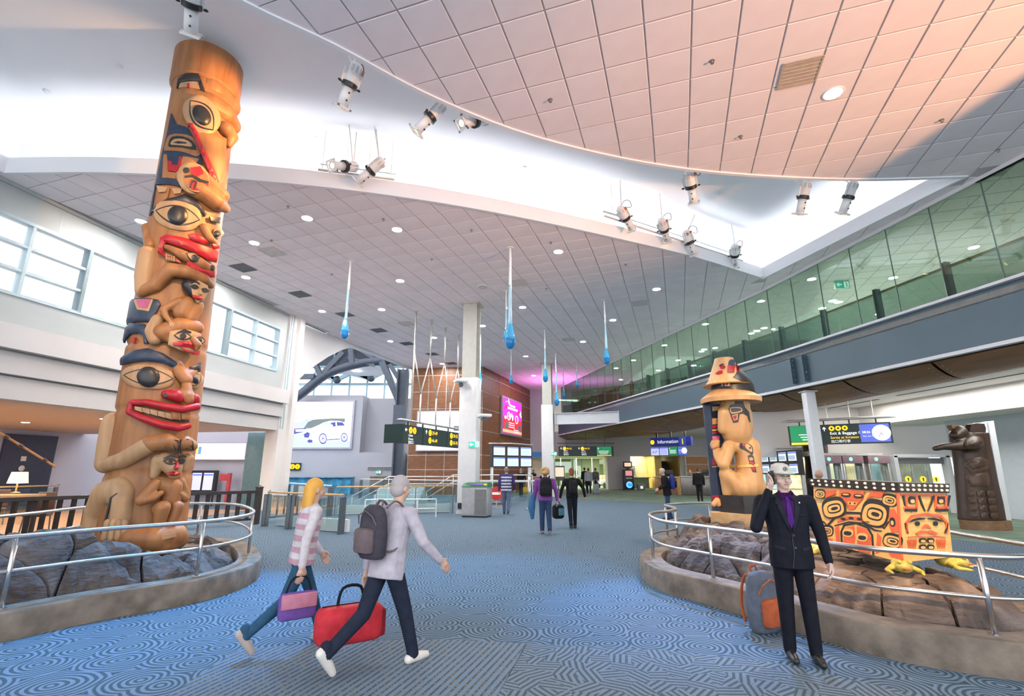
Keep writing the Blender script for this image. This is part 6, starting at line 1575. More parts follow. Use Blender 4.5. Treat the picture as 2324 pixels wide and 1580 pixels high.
rect(t, 'poster_face', w/2, h/2, w-.24, h-.24, M_PM, .012); rect(t, 'poster_lower', w/2, h*.25, w-.24, h*.4, M_PR, .016); rect(t, 'poster_strip', w/2, h*.1, w-.24, .22, M_PO, .02)
rr = random.Random(4)
for k in range(26): part('poster_fleck', MB().bbox((rr.uniform(.35, w-.35), -.02, rr.uniform(h*.42, h-.3)), (rr.uniform(.15, .6), .004, rr.uniform(.05, .25)), bev=.02, M=Matrix.Rotation(rr.uniform(-1, 1), 4, 'Y')), rr.choice([M_P5, M_P5, M_PM, M_PR, M_P1]), t)
for k in range(5): rect(t, 'poster_text', w*(.45 if k < 3 else .7), h*.33-k*.16, w*.28, .05, M_P5, .022)
rect(t, 'poster_photo', w*.2, h*.24, w*.18, .5, M_P3, .022); rect(t, 'poster_photo', w*.85, h*.24, w*.14, .5, M_P3, .022)
for a, b in ((.3, .5), (.7, .46)):
    part('poster_wheel', MB().tube([(w*a+.3*math.cos(q), -.024, h*b+.3*math.sin(q)) for q in np.linspace(0, 2*PI, 20)[:-1]], .03, 6, True), M_P5, t)
part('poster_title', MB().bbox((w*.5, -.022, h*.72), (w*.5, .004, .16), bev=.02), M_P5, t); part('poster_title', MB().bbox((w*.5, -.022, h*.8), (w*.24, .004, .14), bev=.02), M_P5, t)
# --- long lit advert at the back of the restaurant side
p0, p1 = atY(425, 1000, 24.58), atY(562, 1000, 24.58)
t, w, h = board('lit_banner', 'white lit banner with a small shield on the lilac wall', 'billboard', p0[:2], p1[:2], 2.1, 2.95, .1, M_BFR)
rect(t, 'lit_face', w/2, h/2, w-.1, h-.1, M_BBW); rect(t, 'shield', .55, h*.55, .16, .36, em('shield_gold', (.8, .5, .1), .8), .018); rect(t, 'shield', .7, h*.55, .14, .36, em('shield_blue', (.1, .25, .6), .8), .018)
# ================================================================== GLASS BALUSTRADES ROUND THE STAIR WELL
M_RG = glassm('rail_glass', (.86, .94, .93), .04); M_RP = pm('rail_post_steel', (.17, .19, .21), .35, .6); M_BOLT = pm('bolt_steel', (.7, .7, .7), .3, .9)
M_WRAIL = pm('white_rail', (.72, .73, .74), .4)
def glassrail(label, pts, h=1.03, rail=M_OAK, kick=True, step=1.55):
    P = [Vector((*p[:2], 0)) for p in pts]; t = thing('glass_balustrade', label, 'balustrade', P[0])
    for a, b in zip(P[:-1], P[1:]):
        d = b-a; L = d.length; d.normalize(); n = Vector((-d.y, d.x, 0)); k = max(1, round(L/step))
        for i in range(k+1):
            if i == k and b is not P[-1]: continue
            c = a+d*(L*i/k); mb = MB()
            for s_ in (-1, 1): mb.bar(c+n*.05*s_, c+n*.05*s_+Vector((0, 0, h-.06)), .03, .12, up=tuple(n))
            o = wpart('post', mb, M_RP, t)
            bo = MB()
            for z in (.12, .3, h-.3, h-.15): bo.ell(c-n*.07+Vector((0, 0, z)), (.014, .014, .014), 6, 4)
            wpart('bolts', bo, M_BOLT, o)
            wpart('rail_bracket', MB().tube([c+Vector((0, 0, h-.1)), c+d*.08+Vector((0, 0, h-.02)), c+d*.12+Vector((0, 0, h+.05)), c+d*.02+Vector((0, 0, h+.02))], .01, 6), M_RP, o)
        for i in range(k):
            p, q = a+d*(L*i/k+.07), a+d*(L*(i+1)/k-.07)
            wpart('glass_pane', MB().extrude([p+Vector((0, 0, .08)), q+Vector((0, 0, .08)), q+Vector((0, 0, h-.08)), p+Vector((0, 0, h-.08))], n*.012), M_RG, t)
            if kick: wpart('kick_panel', MB().extrude([p+n*.3+Vector((0, 0, .02)), q+n*.3+Vector((0, 0, .02)), q+n*.3+Vector((0, 0, .34)), p+n*.3+Vector((0, 0, .34))], n*.1), M_WHITE, t)
    wpart('handrail', MB().tube([p-Vector((0, 0, 0))+Vector((0, 0, h)) for p in P], .028, 8), rail, t, smooth=True)
    return t
glassrail('glass balustrade with oak handrail beside the dark timber fence', [(-7.48, 15.76), (-5.4, 14.3), (-4.55, 13.9)], 1.0)
glassrail('glass balustrade with oak handrail ending at the bin-side column', [(-6.6, 19.3), (-2.35, 20.45)])
glassrail('glass balustrade with white handrail running towards the timber wall', [(-6.7, 19.0), (-14.2, 27.6)], 1.08, M_WRAIL, False, 2.0)
glassrail('glass balustrade with white handrail across the far side of the stair well', [(-9.0, 30.5), (-2.9, 26.8), (1.8, 26.2)], 1.1, M_WRAIL, False, 2.0)
def stairrail(label, pts):
    t = thing('stair_handrail', label, 'handrail', (pts[0][0], pts[0][1], 0))
    wpart('rail_bar', MB().tube(pts, .025, 8), M_WRAIL, t, smooth=True); wpart('lower_bar', MB().tube([(p[0], p[1], p[2]-.32) for p in pts], .02, 8), M_WRAIL, t, smooth=True)
    for p in pts: wpart('stanchion', MB().bar((p[0], p[1], 0), p, .035, .035), M_WRAIL, t)
glassrail('glass balustrade with oak handrail deep in the restaurant', [W(-4, -7.4, 0), W(8.4, -7.4, 0)], 1.05, M_OAK, False, 2.0)
stairrail('white stair handrail stepping up beside the stair well glass', [(-7.2, 23.2, .5), (-5.6, 23.2, 1.35), (-1.6, 23.0, 1.35)])
stairrail('white stair handrail stepping up behind the bin-side column', [(-4.2, 25.2, .6), (-2.9, 25.2, 1.4), (1.0, 25.0, 1.4)])
stairrail('low white handrail in front of the stair well', [(-5.2, 18.3, .62), (-3.4, 18.6, .62), (-2.75, 18.75, .62)])
stt = thing('stair_flight', 'pale stair flight behind the glass balustrade', 'stairs', (-5.4, 23.6, 0))
for k in range(5): part('step', MB().box((0, .4*k, .09+.17*k/2), (2.2, .4, .17*(k+1))), M_FRAME, stt)
# ---- escalator end
esc = thing('escalator', 'escalator top end with black handrail loop and red no-entry disc', 'escalator', (-.75, 23.4, 0))
M_RUB = pm('escalator_rubber', (.03, .03, .035), .5)
for x in (-.55, .55):
    pts = [(x, 2.6, .92), (x, .4, .92), (x, .1, .88), (x, -.15, .7), (x, -.2, .45), (x, -.05, .25), (x, .2, .18), (x, 2.6, .18)]
    o = part('handrail_belt', MB().tube(smooth_curve(pts, 4), .045, 8), M_RUB, esc, smooth=True); part('balustrade_glass', MB().box((x, 1.35, .55), (.02, 2.5, .68)), M_RG, esc)
    part('skirt', MB().bbox((x, 1.2, .12), (.16, 2.8, .24), bev=.04), M_INOX, esc)
part('comb_plate', MB().box((0, .3, .03), (1.0, 1.6, .06)), M_INOX, esc)
for k in range(4): part('step_tread', MB().box((0, 1.3+k*.35, .05-.03*k+.06), (.95, .33, .05)), M_VD, esc)
nd = part('no_entry_disc', MB().lathe([(.3, 0), (.3, .03), (.0005, .03)], 24, M=Matrix.Translation((.05, -.3, .62)) @ Matrix.Rotation(PI/2, 4, 'X')), pm('no_entry_red', (.7, .04, .04), .4), esc); part('white_bar', MB().box((.05, -.335, .62), (.36, .01, .09)), M_TW, nd)
part('disc_post', MB().bar((.05, -.28, 0), (.05, -.28, .5), .06, .06), M_INOX, esc)
# ---- litter bin
bn = thing('litter_bin', 'grey metal litter bin with green sloped lid', 'bin', (-1.28, 18.9, 0), R(-14))
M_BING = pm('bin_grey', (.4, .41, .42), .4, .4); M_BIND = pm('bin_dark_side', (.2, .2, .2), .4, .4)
part('body', MB().bbox((0, 0, .55), (.95, .7, 1.0), bev=.02), M_BING, bn); part('plinth', MB().box((0, 0, .03), (.9, .66, .06)), M_BLK, bn)
lidp = [(-.5, -.37, 1.05), (.5, -.37, 1.05), (.5, .37, 1.05), (-.5, .37, 1.05)]
part('lid', MB().add([*lidp, (-.44, -.2, 1.18), (.44, -.2, 1.18), (.44, .35, 1.2), (-.44, .35, 1.2)], [(3, 2, 1, 0), (4, 5, 6, 7), (0, 1, 5, 4), (1, 2, 6, 5), (2, 3, 7, 6), (3, 0, 4, 7)]), pm('bin_green_lid', (.03, .13, .07), .4), bn)
part('door_panel', MB().box((.24, -.352, .53), (.44, .008, .88)), M_BIND, bn); part('door_panel', MB().box((-.24, -.352, .53), (.44, .008, .88)), M_BING, bn)
part('label_strip', MB().box((.1, -.3, 1.13), (.5, .01, .06), M=Matrix.Rotation(-.8, 4, 'X')), pm('bin_label_purple', (.12, .05, .3), .5), bn); part('label_strip', MB().box((.4, -.3, 1.13), (.12, .01, .06), M=Matrix.Rotation(-.8, 4, 'X')), pm('bin_label_yellow', (.7, .55, .05), .5), bn)
# ---- queue stanchion
qs = thing('queue_post', 'steel queue post standing beside the striped-shirt walker', 'queue post', (.75, 22.4, 0))
part('base', MB().lathe([(.2, 0), (.2, .03), (.06, .06)], 20), M_INOX, qs); part('pole', MB().lathe([(.06, .05), (.06, 1.4)], 14), M_INOX, qs, smooth=True); part('head', MB().lathe([(.07, 1.38), (.07, 1.5), (.001, 1.52)], 14), M_INOX, qs)
# ---- dark timber fence of the restaurant
M_DKT = pm('fence_dark_timber', (.028, .02, .018), .4, var=.2)
fn = thing('timber_fence', 'dark timber fence with square posts behind the tall pole', 'fence', (-10.4, 14.2, 0))
FP = [Vector((-13.6, 9.4, 0)), Vector((-12.2, 11.9, 0)), Vector((-10.3, 14.2, 0)), Vector((-8.05, 16.35, 0))]
for p in FP:
    o = wpart('post', MB().box((p.x, p.y, .55), (.16, .16, 1.1)), M_DKT, fn); wpart('post_cap', MB().lathe([(.14, 0), (.14, .03), (.001, .09)], 4, c=(p.x, p.y, 1.1)), M_DKT, o)
for a, b in zip(FP[:-1], FP[1:]):
    wpart('top_rail', MB().bar(a+Vector((0, 0, .98)), b+Vector((0, 0, .98)), .12, .09), M_DKT, fn); wpart('bottom_rail', MB().bar(a+Vector((0, 0, .16)), b+Vector((0, 0, .16)), .08, .06), M_DKT, fn)
    L = (b-a).length; k = int(L/.27)
    for i in range(1, k): c = a.lerp(b, i/k); wpart('baluster', MB().bar(c+Vector((0, 0, .16)), c+Vector((0, 0, .95)), .05, .11), M_DKT, fn)
# ---- restaurant tables, chairs, lamp, paddles
M_TBL = wood('table_top_wood', (.45, .24, .1), (.6, .36, .17), (1, 5, 1), .35)
def table(x, y, rz, w, d, h, label):
    t = thing('restaurant_table', label, 'table', (x, y, .012), rz)
    part('top', MB().bbox((0, 0, h), (w, d, .06), bev=.01), M_TBL, t); part('apron', MB().box((0, 0, h-.1), (w-.25, d-.2, .12)), M_DKT, t)
    for a in (-1, 1):
        for b in (-1, 1): part('leg', MB().box((a*(w/2-.12), b*(d/2-.1), h/2-.02), (.08, .08, h-.04)), M_DKT, t)
table(*W(2.2, -1.7, 0)[:2], aL+R(20), 2.6, .9, 1.0, 'long high timber table behind the dark fence')
table(*W(3.6, -5.2, 0)[:2], aL, 1.6, .9, .75, 'smaller timber table deep in the restaurant')
M_SEAT = pm('chair_brown', (.12, .06, .035), .5)
def mkchair():
    t = thing('restaurant_chair', 'x', 'chair'); part('seat', MB().bbox((0, 0, .46), (.46, .46, .08), bev=.03), M_SEAT, t); part('backrest', MB().bbox((0, .22, .8), (.46, .07, .5), bev=.03), M_SEAT, t)
    for a in (-1, 1):
        for b in (-1, 1): part('leg', MB().tube([(a*.19, b*.19, .43), (a*.21, b*.22, 0)], .018, 6), M_RP, t)
    return t
ch0 = mkchair()
for i, (s_, o_, r_, lb) in enumerate(((.9, -1.2, 1.2, 'brown padded chair at the left end of the high timber table'), (1.4, -3.3, 2.6, 'brown padded chair tucked behind the high timber table'), (3.3, -1.1, .2, 'brown padded chair between the dark fence and the high timber table'), (3.0, -4.3, 3.4, 'brown padded chair at the smaller timber table'), (4.6, -4.6, 4.2, 'brown padded chair at the far end of the smaller timber table'))):
    o = ch0 if i == 0 else copy_tree(ch0); p = W(s_, o_, .012); place(o, p, r_, lb)
lp = thing('table_lamp', 'lit table lamp with cream fabric shade on the high timber table', 'lamp', W(3.1, -1.75, 1.045))
part('base', MB().lathe([(.1, 0), (.1, .02), (.02, .04), (.018, .3)], 16), M_OAK, lp); part('shade', MB().lathe([(.22, .26), (.17, .56)], 20, caps=False), em('lamp_shade', (1, .72, .36), 1.6), lp, smooth=True); part('bulb', MB().ell((0, 0, .4), (.05, .05, .06)), em('lamp_bulb', (1, .8, .5), 20), lp)
M_PAD = wood('paddle_wood', (.2, .1, .04), (.32, .17, .07), (1, 1, 1), .4)
def paddle(a, b, label, blade=True):
    a, b = Vector(a), Vector(b); d = (b-a).normalized(); t = thing('wooden_paddle', label, 'paddle', a)
    wpart('shaft', MB().tube([a, a.lerp(b, .62 if blade else 1)], .035, 8), M_PAD, t)
    if blade: wpart('blade', MB().tube([a.lerp(b, .58), a.lerp(b, .7), a.lerp(b, .88), b], [.03, .16, .13, .01], 10, flat=.18), M_PAD, t)
    else:
        for f in (.02, .25, .45, .8): wpart('band', MB().tube([a.lerp(b, f), a.lerp(b, f+.05)], .055, 10), M_DKT, t)
pd0 = W(-1.0, -3.2, 2.6); paddle(W(-2.2, -3.5, 3.2), W(1.25, -3.2, 1.35), 'hanging wooden paddle with broad blade in the restaurant')
paddle(W(3.6, -4.2, 3.0), W(5.6, -3.9, 1.75), 'dark banded wooden pole hanging in the restaurant', False)
for s_, o_ in ((-2.2, -3.5), (3.6, -4.2)): solo('paddle_cord', MB().tube([W(s_, o_, 3.0 if s_ > 0 else 3.2), W(s_, o_, 3.31)], .01, 5), M_DKT, 'short cord holding a wooden paddle under the restaurant ceiling', 'cord', 'paddle cords')
M_DOORB = pm('dark_doorway', (.035, .04, .075), .4)
dd_ = thing('dark_cabinet_door', 'dark navy service door with round handle at the back of the restaurant', 'door', W(9.2, -10.3, .012), aL)
part('leaf', MB().box((0, 0, 1.55), (.12, 2.0, 3.1)), M_DOORB, dd_); part('round_handle', MB().ell((.08, -.2, 1.7), (.03, .12, .12)), M_VL, dd_); part('sign_plate', MB().box((.07, -.2, 2.1), (.01, .2, .2)), M_VL, dd_)
rbm = MB(); wbox(rbm, -16, 7.5, -10.38, -10.1, 1.9, 2.15); solo('dark_bulkhead_band', rbm, M_BLK, 'dark band along the back wall of the restaurant', 'band')
for k in range(4):
    p = W(-2+k*2.6, -10.2, 1.0); solo('back_shelf_unit', MB().box((p.x, p.y, .8), (.25, 1.8, 1.55), aL).box((p.x+.16, p.y, 1.3), (.1, 1.7, .04), aL).box((p.x+.16, p.y, .8), (.1, 1.7, .04), aL), pm('shelf_grey_blue', (.3, .33, .38), .6, var=.2, scale=3), 'grey shelf unit standing along the back wall of the restaurant', 'shelf', 'restaurant shelf units')
for k, (s_, o_) in enumerate(((-1, -2.4), (2.6, -3.3), (5.5, -2.2), (8.5, -3.2), (1, -6.2), (6, -6.2))):
    p = W(s_, o_, 3.295); t = thing('downlight', 'round warm downlight in the restaurant ceiling', 'ceiling light', p, 0, 'restaurant downlights'); t.scale = (.8,)*3; link('trim_ring', dl_t, t); link('lens', dl_l, t)
# teal and dark columns by the lit banner
solo('teal_column', MB().bbox(Vector((atY(590, 1000, 23).x, 23, 1.66)), (.8, .7, 3.28), 0, .02), pm('teal_column', (.12, .22, .25), .4), 'teal square column beside the lit banner', 'column')
solo('black_column', MB().bbox(Vector((atY(622, 1000, 23.8).x, 23.8, 1.66)), (.5, .5, 3.28), 0, .02), M_BLK, 'black square column between the teal column and the pale pilaster', 'column')
kk = W(13, -8, 0)
t, w, h = board('flight_screens', 'pair of small lit screens on a dark frame under the lit banner', 'screen bank', atY(430, 1085, 24.1)[:2], atY(490, 1085, 24.1)[:2], .5, 1.62, .2, M_BLK)
for x in (.1, w-.1): part('leg', MB().bar((x, .1, 0), (x, .1, -.5), .06, .06), M_BLK, t)
for k in range(2): s_ = rect(t, 'screen', w*(.28+.44*k), h*.55, w*.36, h*.7, M_SCL); part('header', MB().box((w*(.28+.44*k), -.018, h*.82), (w*.34, .004, .07)), M_FIDH, s_)
solo('red_post', MB().box((atY(520, 1090, 24).x, 24, .75), (.14, .14, 1.5)).box((atY(510, 1082, 24).x, 24, 1.3), (.4, .1, .3)), pm('red_post', (.6, .06, .08), .5), 'red sign post beside the small lit screens', 'post')
# lower annex wall details
vg = thing('wall_grille', 'long dark wall grille under the billboard recess', 'grille', atY(863, 1063, 36.8))
part('frame', MB().box((0, .02, 0), (1.85, .06, .26)), M_VL, vg)
for k in range(14): part('fin', MB().box((-.85+k*.13, -.03, 0), (.1, .03, .2)), M_VD, vg)
solo('blue_bar_counter', MB().box((-13.9, 35.9, .55), (5.4, .8, 1.1)).box((-13.9, 35.8, 1.12), (5.5, 1.0, .05)), pm('cyan_glow_panel', (.05, .3, .5), .4, var=.35, scale=2.5), 'glossy blue bar counter under the car billboard', 'counter')
solo('service_opening', MB().box((-8.9, 36.76, .6), (2.6, .15, 1.15)), pm('opening_dark_warm', (.16, .12, .08), .6, var=.4, scale=1.5), 'dim service hatch below the wall grille', 'hatch')
hl = thing('hanging_ring_lamp', 'pale round ceiling panel hung under the steel arch', 'lamp', atY(810, 842, 38))
part('disc', MB().lathe([(2.2, 0), (2.25, .08), (2.1, .14), (.001, .14)], 30), M_FLAN, hl); part('spot', MB().lathe([(.28, -.02), (.001, -.02)], 16), M_LAMP, hl); part('speaker_drum', MB().lathe([(.25, -.1), (.25, .25), (.001, .25)], 16, c=(2.2, 0, 0)), M_VL, hl); part('wire', MB().tube([(0, 0, .1), (0, 0, 4.2)], .02, 6), M_BLK, hl)
# ================================================================== LOBBY: desk, kiosk, gates
M_CNT = pm('counter_steel', (.28, .26, .25), .3, .5); M_CWD = wood('counter_wood', (.4, .18, .07), (.52, .26, .12), (1, 1, 6), .4)
ct = thing('information_counter', 'curved wood and steel information counter under the blue sign', 'counter', (11.9, 34.0, 0))
part('wood_front', MB().bbox((-.9, 2.2, .55), (1.5, .9, 1.1), R(8), .03), M_CWD, ct); part('worktop', MB().bbox((-.9, 2.2, 1.13), (1.7, 1.1, .06), R(8), .02), M_FLAN, ct)
part('steel_front', MB().bbox((1.1, .2, .58), (3.2, .9, 1.15), R(-22), .05), M_CNT, ct); part('steel_top', MB().bbox((1.1, .2, 1.18), (3.4, 1.0, .06), R(-22), .02), M_FLAN, ct)
part('wood_end', MB().bbox((-.5, .85, .6), (.25, .9, 1.2), R(-22), .02), M_TBL, ct); part('pay_screen', MB().bbox((.3, .05, .75), (.4, .08, .5), R(-22), .02), M_VD, ct); part('kick_base', MB().box((.4, 1.2, .05), (3.6, 1.0, .1)), M_VD, ct)
for p, lb in (((11.3, 36.6, 1.165), 'small dark monitor on the wooden end of the information counter'), ((13.0, 34.1, 1.21), 'dark monitor on the steel worktop of the information counter')):
    t = thing('desk_monitor', lb, 'monitor', p); part('screen', MB().bbox((0, 0, .28), (.55, .05, .36), bev=.01), M_BLK, t); part('stand', MB().box((0, .03, .06), (.06, .06, .12)), M_BLK, t); part('foot', MB().box((0, .03, .008), (.24, .2, .016)), M_BLK, t)
bs = thing('brochure_stand', 'clear brochure stand with pale leaflets on the steel worktop', 'stand', (13.9, 33.6, 1.21)); part('holder', MB().bbox((0, 0, .25), (.32, .14, .5), bev=.02), M_FID, bs); part('leaflets', MB().box((0, -.08, .14), (.26, .02, .22)), M_TW, bs)
# office behind
of = thing('wall_fridge', 'pale framed display window in the cream office wall', 'window case', (11.25, 48.3, 0)); part('frame', MB().bbox((0, 0, 1.55), (1.1, .2, 1.1), bev=.03), M_FLAN, of); part('glass', MB().box((0, -.11, 1.55), (.86, .02, .86)), M_VD, of)
for k in range(3): part('shelf', MB().box((0, -.13, 1.25+k*.28), (.8, .03, .03)), M_FLAN, of)
solo('green_office_desk', MB().box((11.3, 46.6, .45), (2.2, .7, .9)).box((11.3, 46.5, .93), (2.4, .9, .06)), pm('office_green', (.16, .22, .15), .6), 'low green desk in the cream office', 'desk')
dz = thing('dark_escalator', 'dark escalator rising between yellow walls behind the counter', 'escalator', (14.2, 46, 0))
for k in range(11): part('step', MB().box((0, k*.32, .12+k*.22), (1.5, .34, .22)), pm('esc_step_dark', (.05, .035, .025), .4), dz)
for x in (-1, 1): part('side_wall', MB().box((x*1.05, 1.6, 1.42), (.6, 4, 2.84)), pm('escalator_yellow', (.75, .5, .16), .5), dz)
wpl = thing('orange_timber_wall', 'orange timber wall with pale joints behind the steel counter', 'wall panel', (17.2, 44.0, 0)); part('backing', MB().box((0, 0, 1.4), (4.4, .1, 2.8)), M_JOINT, wpl)
for r_ in range(4):
    for c_ in range(2): part('timber_panel', MB().box((-1.05+2.1*c_, -.07, .38+.68*r_), (2.02, .04, .62)), M_CWD, wpl)
dr = thing('steel_door', 'steel framed door beside the orange timber wall', 'door', (18.3, 43.8, 0)); part('leaf', MB().box((0, 0, 1.05), (1.3, .06, 2.1)), M_FLAN, dr); part('door_handle', MB().box((-.5, -.06, 1.0), (.04, .04, .3)), M_VD, dr)
# kiosk
ki = thing('self_service_kiosk', 'black self-service kiosk with round blue logo by the grey pier', 'kiosk', (9.75, 42.8, 0))
part('base', MB().box((0, 0, .03), (.9, .7, .06)), M_BLK, ki); part('cabinet', MB().bbox((0, 0, .85), (.85, .55, 1.6), bev=.05), M_BLK, ki); part('screen', MB().box((0, -.29, 1.35), (.55, .02, .4)), em('kiosk_red', (.7, .25, .25), .8), ki)
part('printer_slot', MB().box((0, -.29, .95), (.5, .02, .08)), M_VL, ki); part('logo', MB().lathe([(.28, 0), (.0005, 0)], 20, M=Matrix.Translation((0, -.3, .42)) @ Matrix.Rotation(PI/2, 4, 'X')), em('kiosk_blue', (.05, .35, .7), .8), ki)
part('logo_ring', MB().tube([(.2*math.cos(a), -.31, .42+.2*math.sin(a)) for a in np.linspace(.5, 5.5, 16)], .02, 6), M_TW, ki); part('top_stem', MB().box((0, 0, 1.75), (.2, .15, .3)), M_BLK, ki); part('top_screen', MB().bbox((0, -.02, 2.05), (.75, .1, .5), bev=.02), M_BLK, ki); part('top_display', MB().box((0, -.08, 2.05), (.55, .01, .3)), em('kiosk_orange', (.9, .6, .4), .8), ki)
cb = thing('small_black_crate', 'small dark crate standing beside the kiosk', 'crate', (10.7, 42.5, 0)); part('tub', MB().bbox((0, 0, .25), (.6, .45, .5), bev=.04), M_VD, cb); part('label', MB().box((0, -.23, .22), (.2, .01, .2)), M_TW, cb)
# glass wall in the gate lobby, blue portal, reception desk
lw_ = thing('lobby_glass_wall', 'glazed partition across the bright gate lobby', 'partition', (6.6, 52, 0))
for k in range(4): part('glass_pane', MB().box((-2.4+k*1.6, 0, 1.4), (1.5, .03, 2.7)), glassm('lobby_glass', (.55, .66, .55), .12), lw_); part('mullion', MB().box((-3.2+k*1.6, 0, 1.4), (.07, .07, 2.8)), M_FLAN, lw_)
bp_ = thing('blue_portal', 'bright blue door surround beside the timber wall', 'portal', (2.15, 41.5, 0)); part('lintel', MB().box((.1, 0, 2.85), (2.0, .35, .4)), pm('portal_blue', (.03, .2, .5), .45), bp_); part('jamb', MB().box((.85, 0, 1.35), (.55, .35, 2.7)), MATS['portal_blue'], bp_); part('cream_wall_piece', MB().box((-.1, .5, 1.3), (1.5, .1, 2.6)), M_CREAM, bp_)
rd = thing('reception_desk', 'small wooden reception desk beside the blue portal', 'desk', (1.75, 38.5, 0)); part('front', MB().bbox((0, 0, .55), (1.5, .6, 1.1), bev=.03), M_CWD, rd); part('top', MB().bbox((0, -.03, 1.12), (1.6, .75, .05), bev=.02), M_FLAN, rd)
gc = thing('electric_cart', 'white electric passenger cart parked in the gate lobby', 'cart', (8.6, 46.5, 0), .3)
part('body', MB().bbox((0, 0, .55), (1.1, 2.0, .5), bev=.12), M_CAMW, gc); part('seat', MB().bbox((0, .2, .95), (.95, .6, .4), bev=.08), M_CREAM, gc); part('dash', MB().bbox((0, -.8, .95), (1.0, .2, .6), bev=.06), M_CAMW, gc)
for x in (-.5, .5):
    for y in (-.65, .65): part('wheel', MB().lathe([(.05, -.08), (.25, -.08), (.25, .08), (.05, .08)], 16, M=Matrix.Translation((x, y, .25)) @ Matrix.Rotation(PI/2, 4, 'Y')), M_RUB, gc)
ps = thing('poster_stand', 'dark poster stand in the gate lobby beside the far column', 'poster stand', (3.85, 42.5, 0)); part('panel', MB().box((0, 0, 1.35), (1.1, .06, 1.2)), M_VD, ps); part('print', MB().box((0, -.04, 1.45), (.95, .01, .75)), M_P4, ps); part('base', MB().box((0, 0, .03), (.9, .4, .06)), M_BLK, ps); part('stem', MB().box((0, 0, .4), (.08, .05, .75)), M_BLK, ps)
# ---- automatic gates on the right
M_GST = pm('gate_steel', (.6, .6, .58), .25, .7); M_GGLS = glassm('gate_glass', (.8, .88, .86), .1); M_MAUVE = pm('gate_mauve_header', (.3, .2, .24), .4); M_GLED = em('gate_green_led', (.1, .9, .4), 4)
mural = struct('wall_mural', MB().box((18, 28, 1.2), (10, .2, 2.4)), pm('mural_pale', (.68, .62, .45), .7, var=.25, scale=.9))
for k in range(6): part('mural_panel', MB().box((13.8+k*1.5, 27.85, 1.3), (1.2, .03, 1.3)), [pm('mural_sky', (.3, .5, .6), .6, var=.3, scale=2), pm('mural_sand', (.7, .55, .35), .6, var=.3, scale=2)][k % 2], mural)
for k, px in enumerate((1868, 1917, 1974)):
    c = atY(px, 1050, 20.6); t = thing('automatic_gate', 'automatic glass gate with mauve header and green light', 'gate', (c.x+.2, 20.6, 0), 0, 'automatic gates beyond the painted box'); w = .84; t['label'] = ['automatic glass gate with mauve header beside the white post', 'automatic glass gate with mauve header, middle one of three', 'automatic glass gate with mauve header beside the glazed corridor'][k]
    part('header', MB().bbox((0, 0, 2.05), (w, .5, .3), bev=.02), M_MAUVE, t); part('green_lamp', MB().lathe([(.07, 0), (.0005, .01)], 14, M=Matrix.Translation((-.1, -.26, 2.07)) @ Matrix.Rotation(PI/2, 4, 'X')), M_GLED, t)
    for s_ in (-1, 1):
        part('side_frame', MB().bbox((s_*w*.46, 0, .95), (.1, .5, 1.9), bev=.02), M_GST, t); d_ = part('glass_leaf', MB().box((s_*w*.2, -.05, .95), (w*.36, .02, 1.7)), M_GGLS, t); part('led', MB().ell((s_*w*.1, -.1, .82), (.025, .02, .025), 8, 6), M_GLED, d_)
solo('gate_canopy', MB().box((13.5, 20.7, 2.26), (2.9, .7, .1)), M_VL, 'pale flat canopy over the automatic gates', 'canopy')
gx0 = atY(2032, 1060, 20.4).x-.06
t = thing('glazed_gate_corridor', 'white framed glazed corridor with sliding doors behind the dark raven pole', 'corridor', (gx0, 20.3, 0)); 
part('top_beam', MB().box((1.0, 0, 2.2), (2.2, .3, .12)), M_FLAN, t)
for k in range(2): part('post', MB().box((-.05+k*2.1, 0, 1.1), (.16, .3, 2.2)), M_FLAN, t)
part('dark_header', MB().box((1.0, .1, 2.0), (2.0, .2, .22)), M_VD, t)
for k in range(3): d_ = part('door_leaf', MB().box((.38+k*.62, .1, .98), (.56, .03, 1.85)), M_GGLS, t); part('door_stile', MB().box((.07+k*.62, .08, .98), (.05, .06, 1.85)), M_GST, d_)
for k, px in enumerate((2061, 2095, 2124)):
    p = atY(px, 1088, 20.378); a_ = thing('arrow_disc', 'round yellow floor-arrow disc on a glass gate leaf', 'sign disc', p, 0, 'yellow arrow discs on the gates')
    part('disc', MB().lathe([(.12, 0), (.12, .012), (.0005, .012)], 20, M=Matrix.Rotation(PI/2, 4, 'X')), M_TY, a_); part('arrow', MB().extrude([Vector((x, -.016, z)) for x, z in ((-.02, -.08), (.02, -.08), (.02, .01), (.06, -.02), (0, .08), (-.06, -.02), (-.02, .01))], (0, -.004, 0)), M_BLK, a_)
# brown post and small rail at the right edge
solo('brown_round_post', MB().tube([atY(2300, 1020, 17)*1, Vector((atY(2308, 1200, 16.0).x, 16.0, 0))], .16, 14), wood('brown_post', (.14, .06, .03), (.22, .1, .05), (1, 1, .3), .4), 'brown round timber post beside the white slanted column', 'post') if False else None
bpst = Vector((17.0, 15.4, 0)); solo('brown_round_post', MB().lathe([(.17, 0), (.17, 3.5)], 16, c=bpst), wood('brown_post', (.14, .06, .03), (.22, .1, .05), (1, 1, .3), .4), 'brown round timber post beyond the white slanted column', 'post')
rl2 = thing('low_side_rail', 'short steel rail beside the white slanted column', 'railing', (14.6, 13.6, 0)); part('top_bar', MB().tube([(0, 0, .95), (2.0, -.3, .95)], .03, 8), M_INOX, rl2)
for x in (.1, 1.2): part('leg', MB().tube([(x, -.15*x, 0), (x, -.15*x, .95)], .025, 8), M_INOX, rl2)
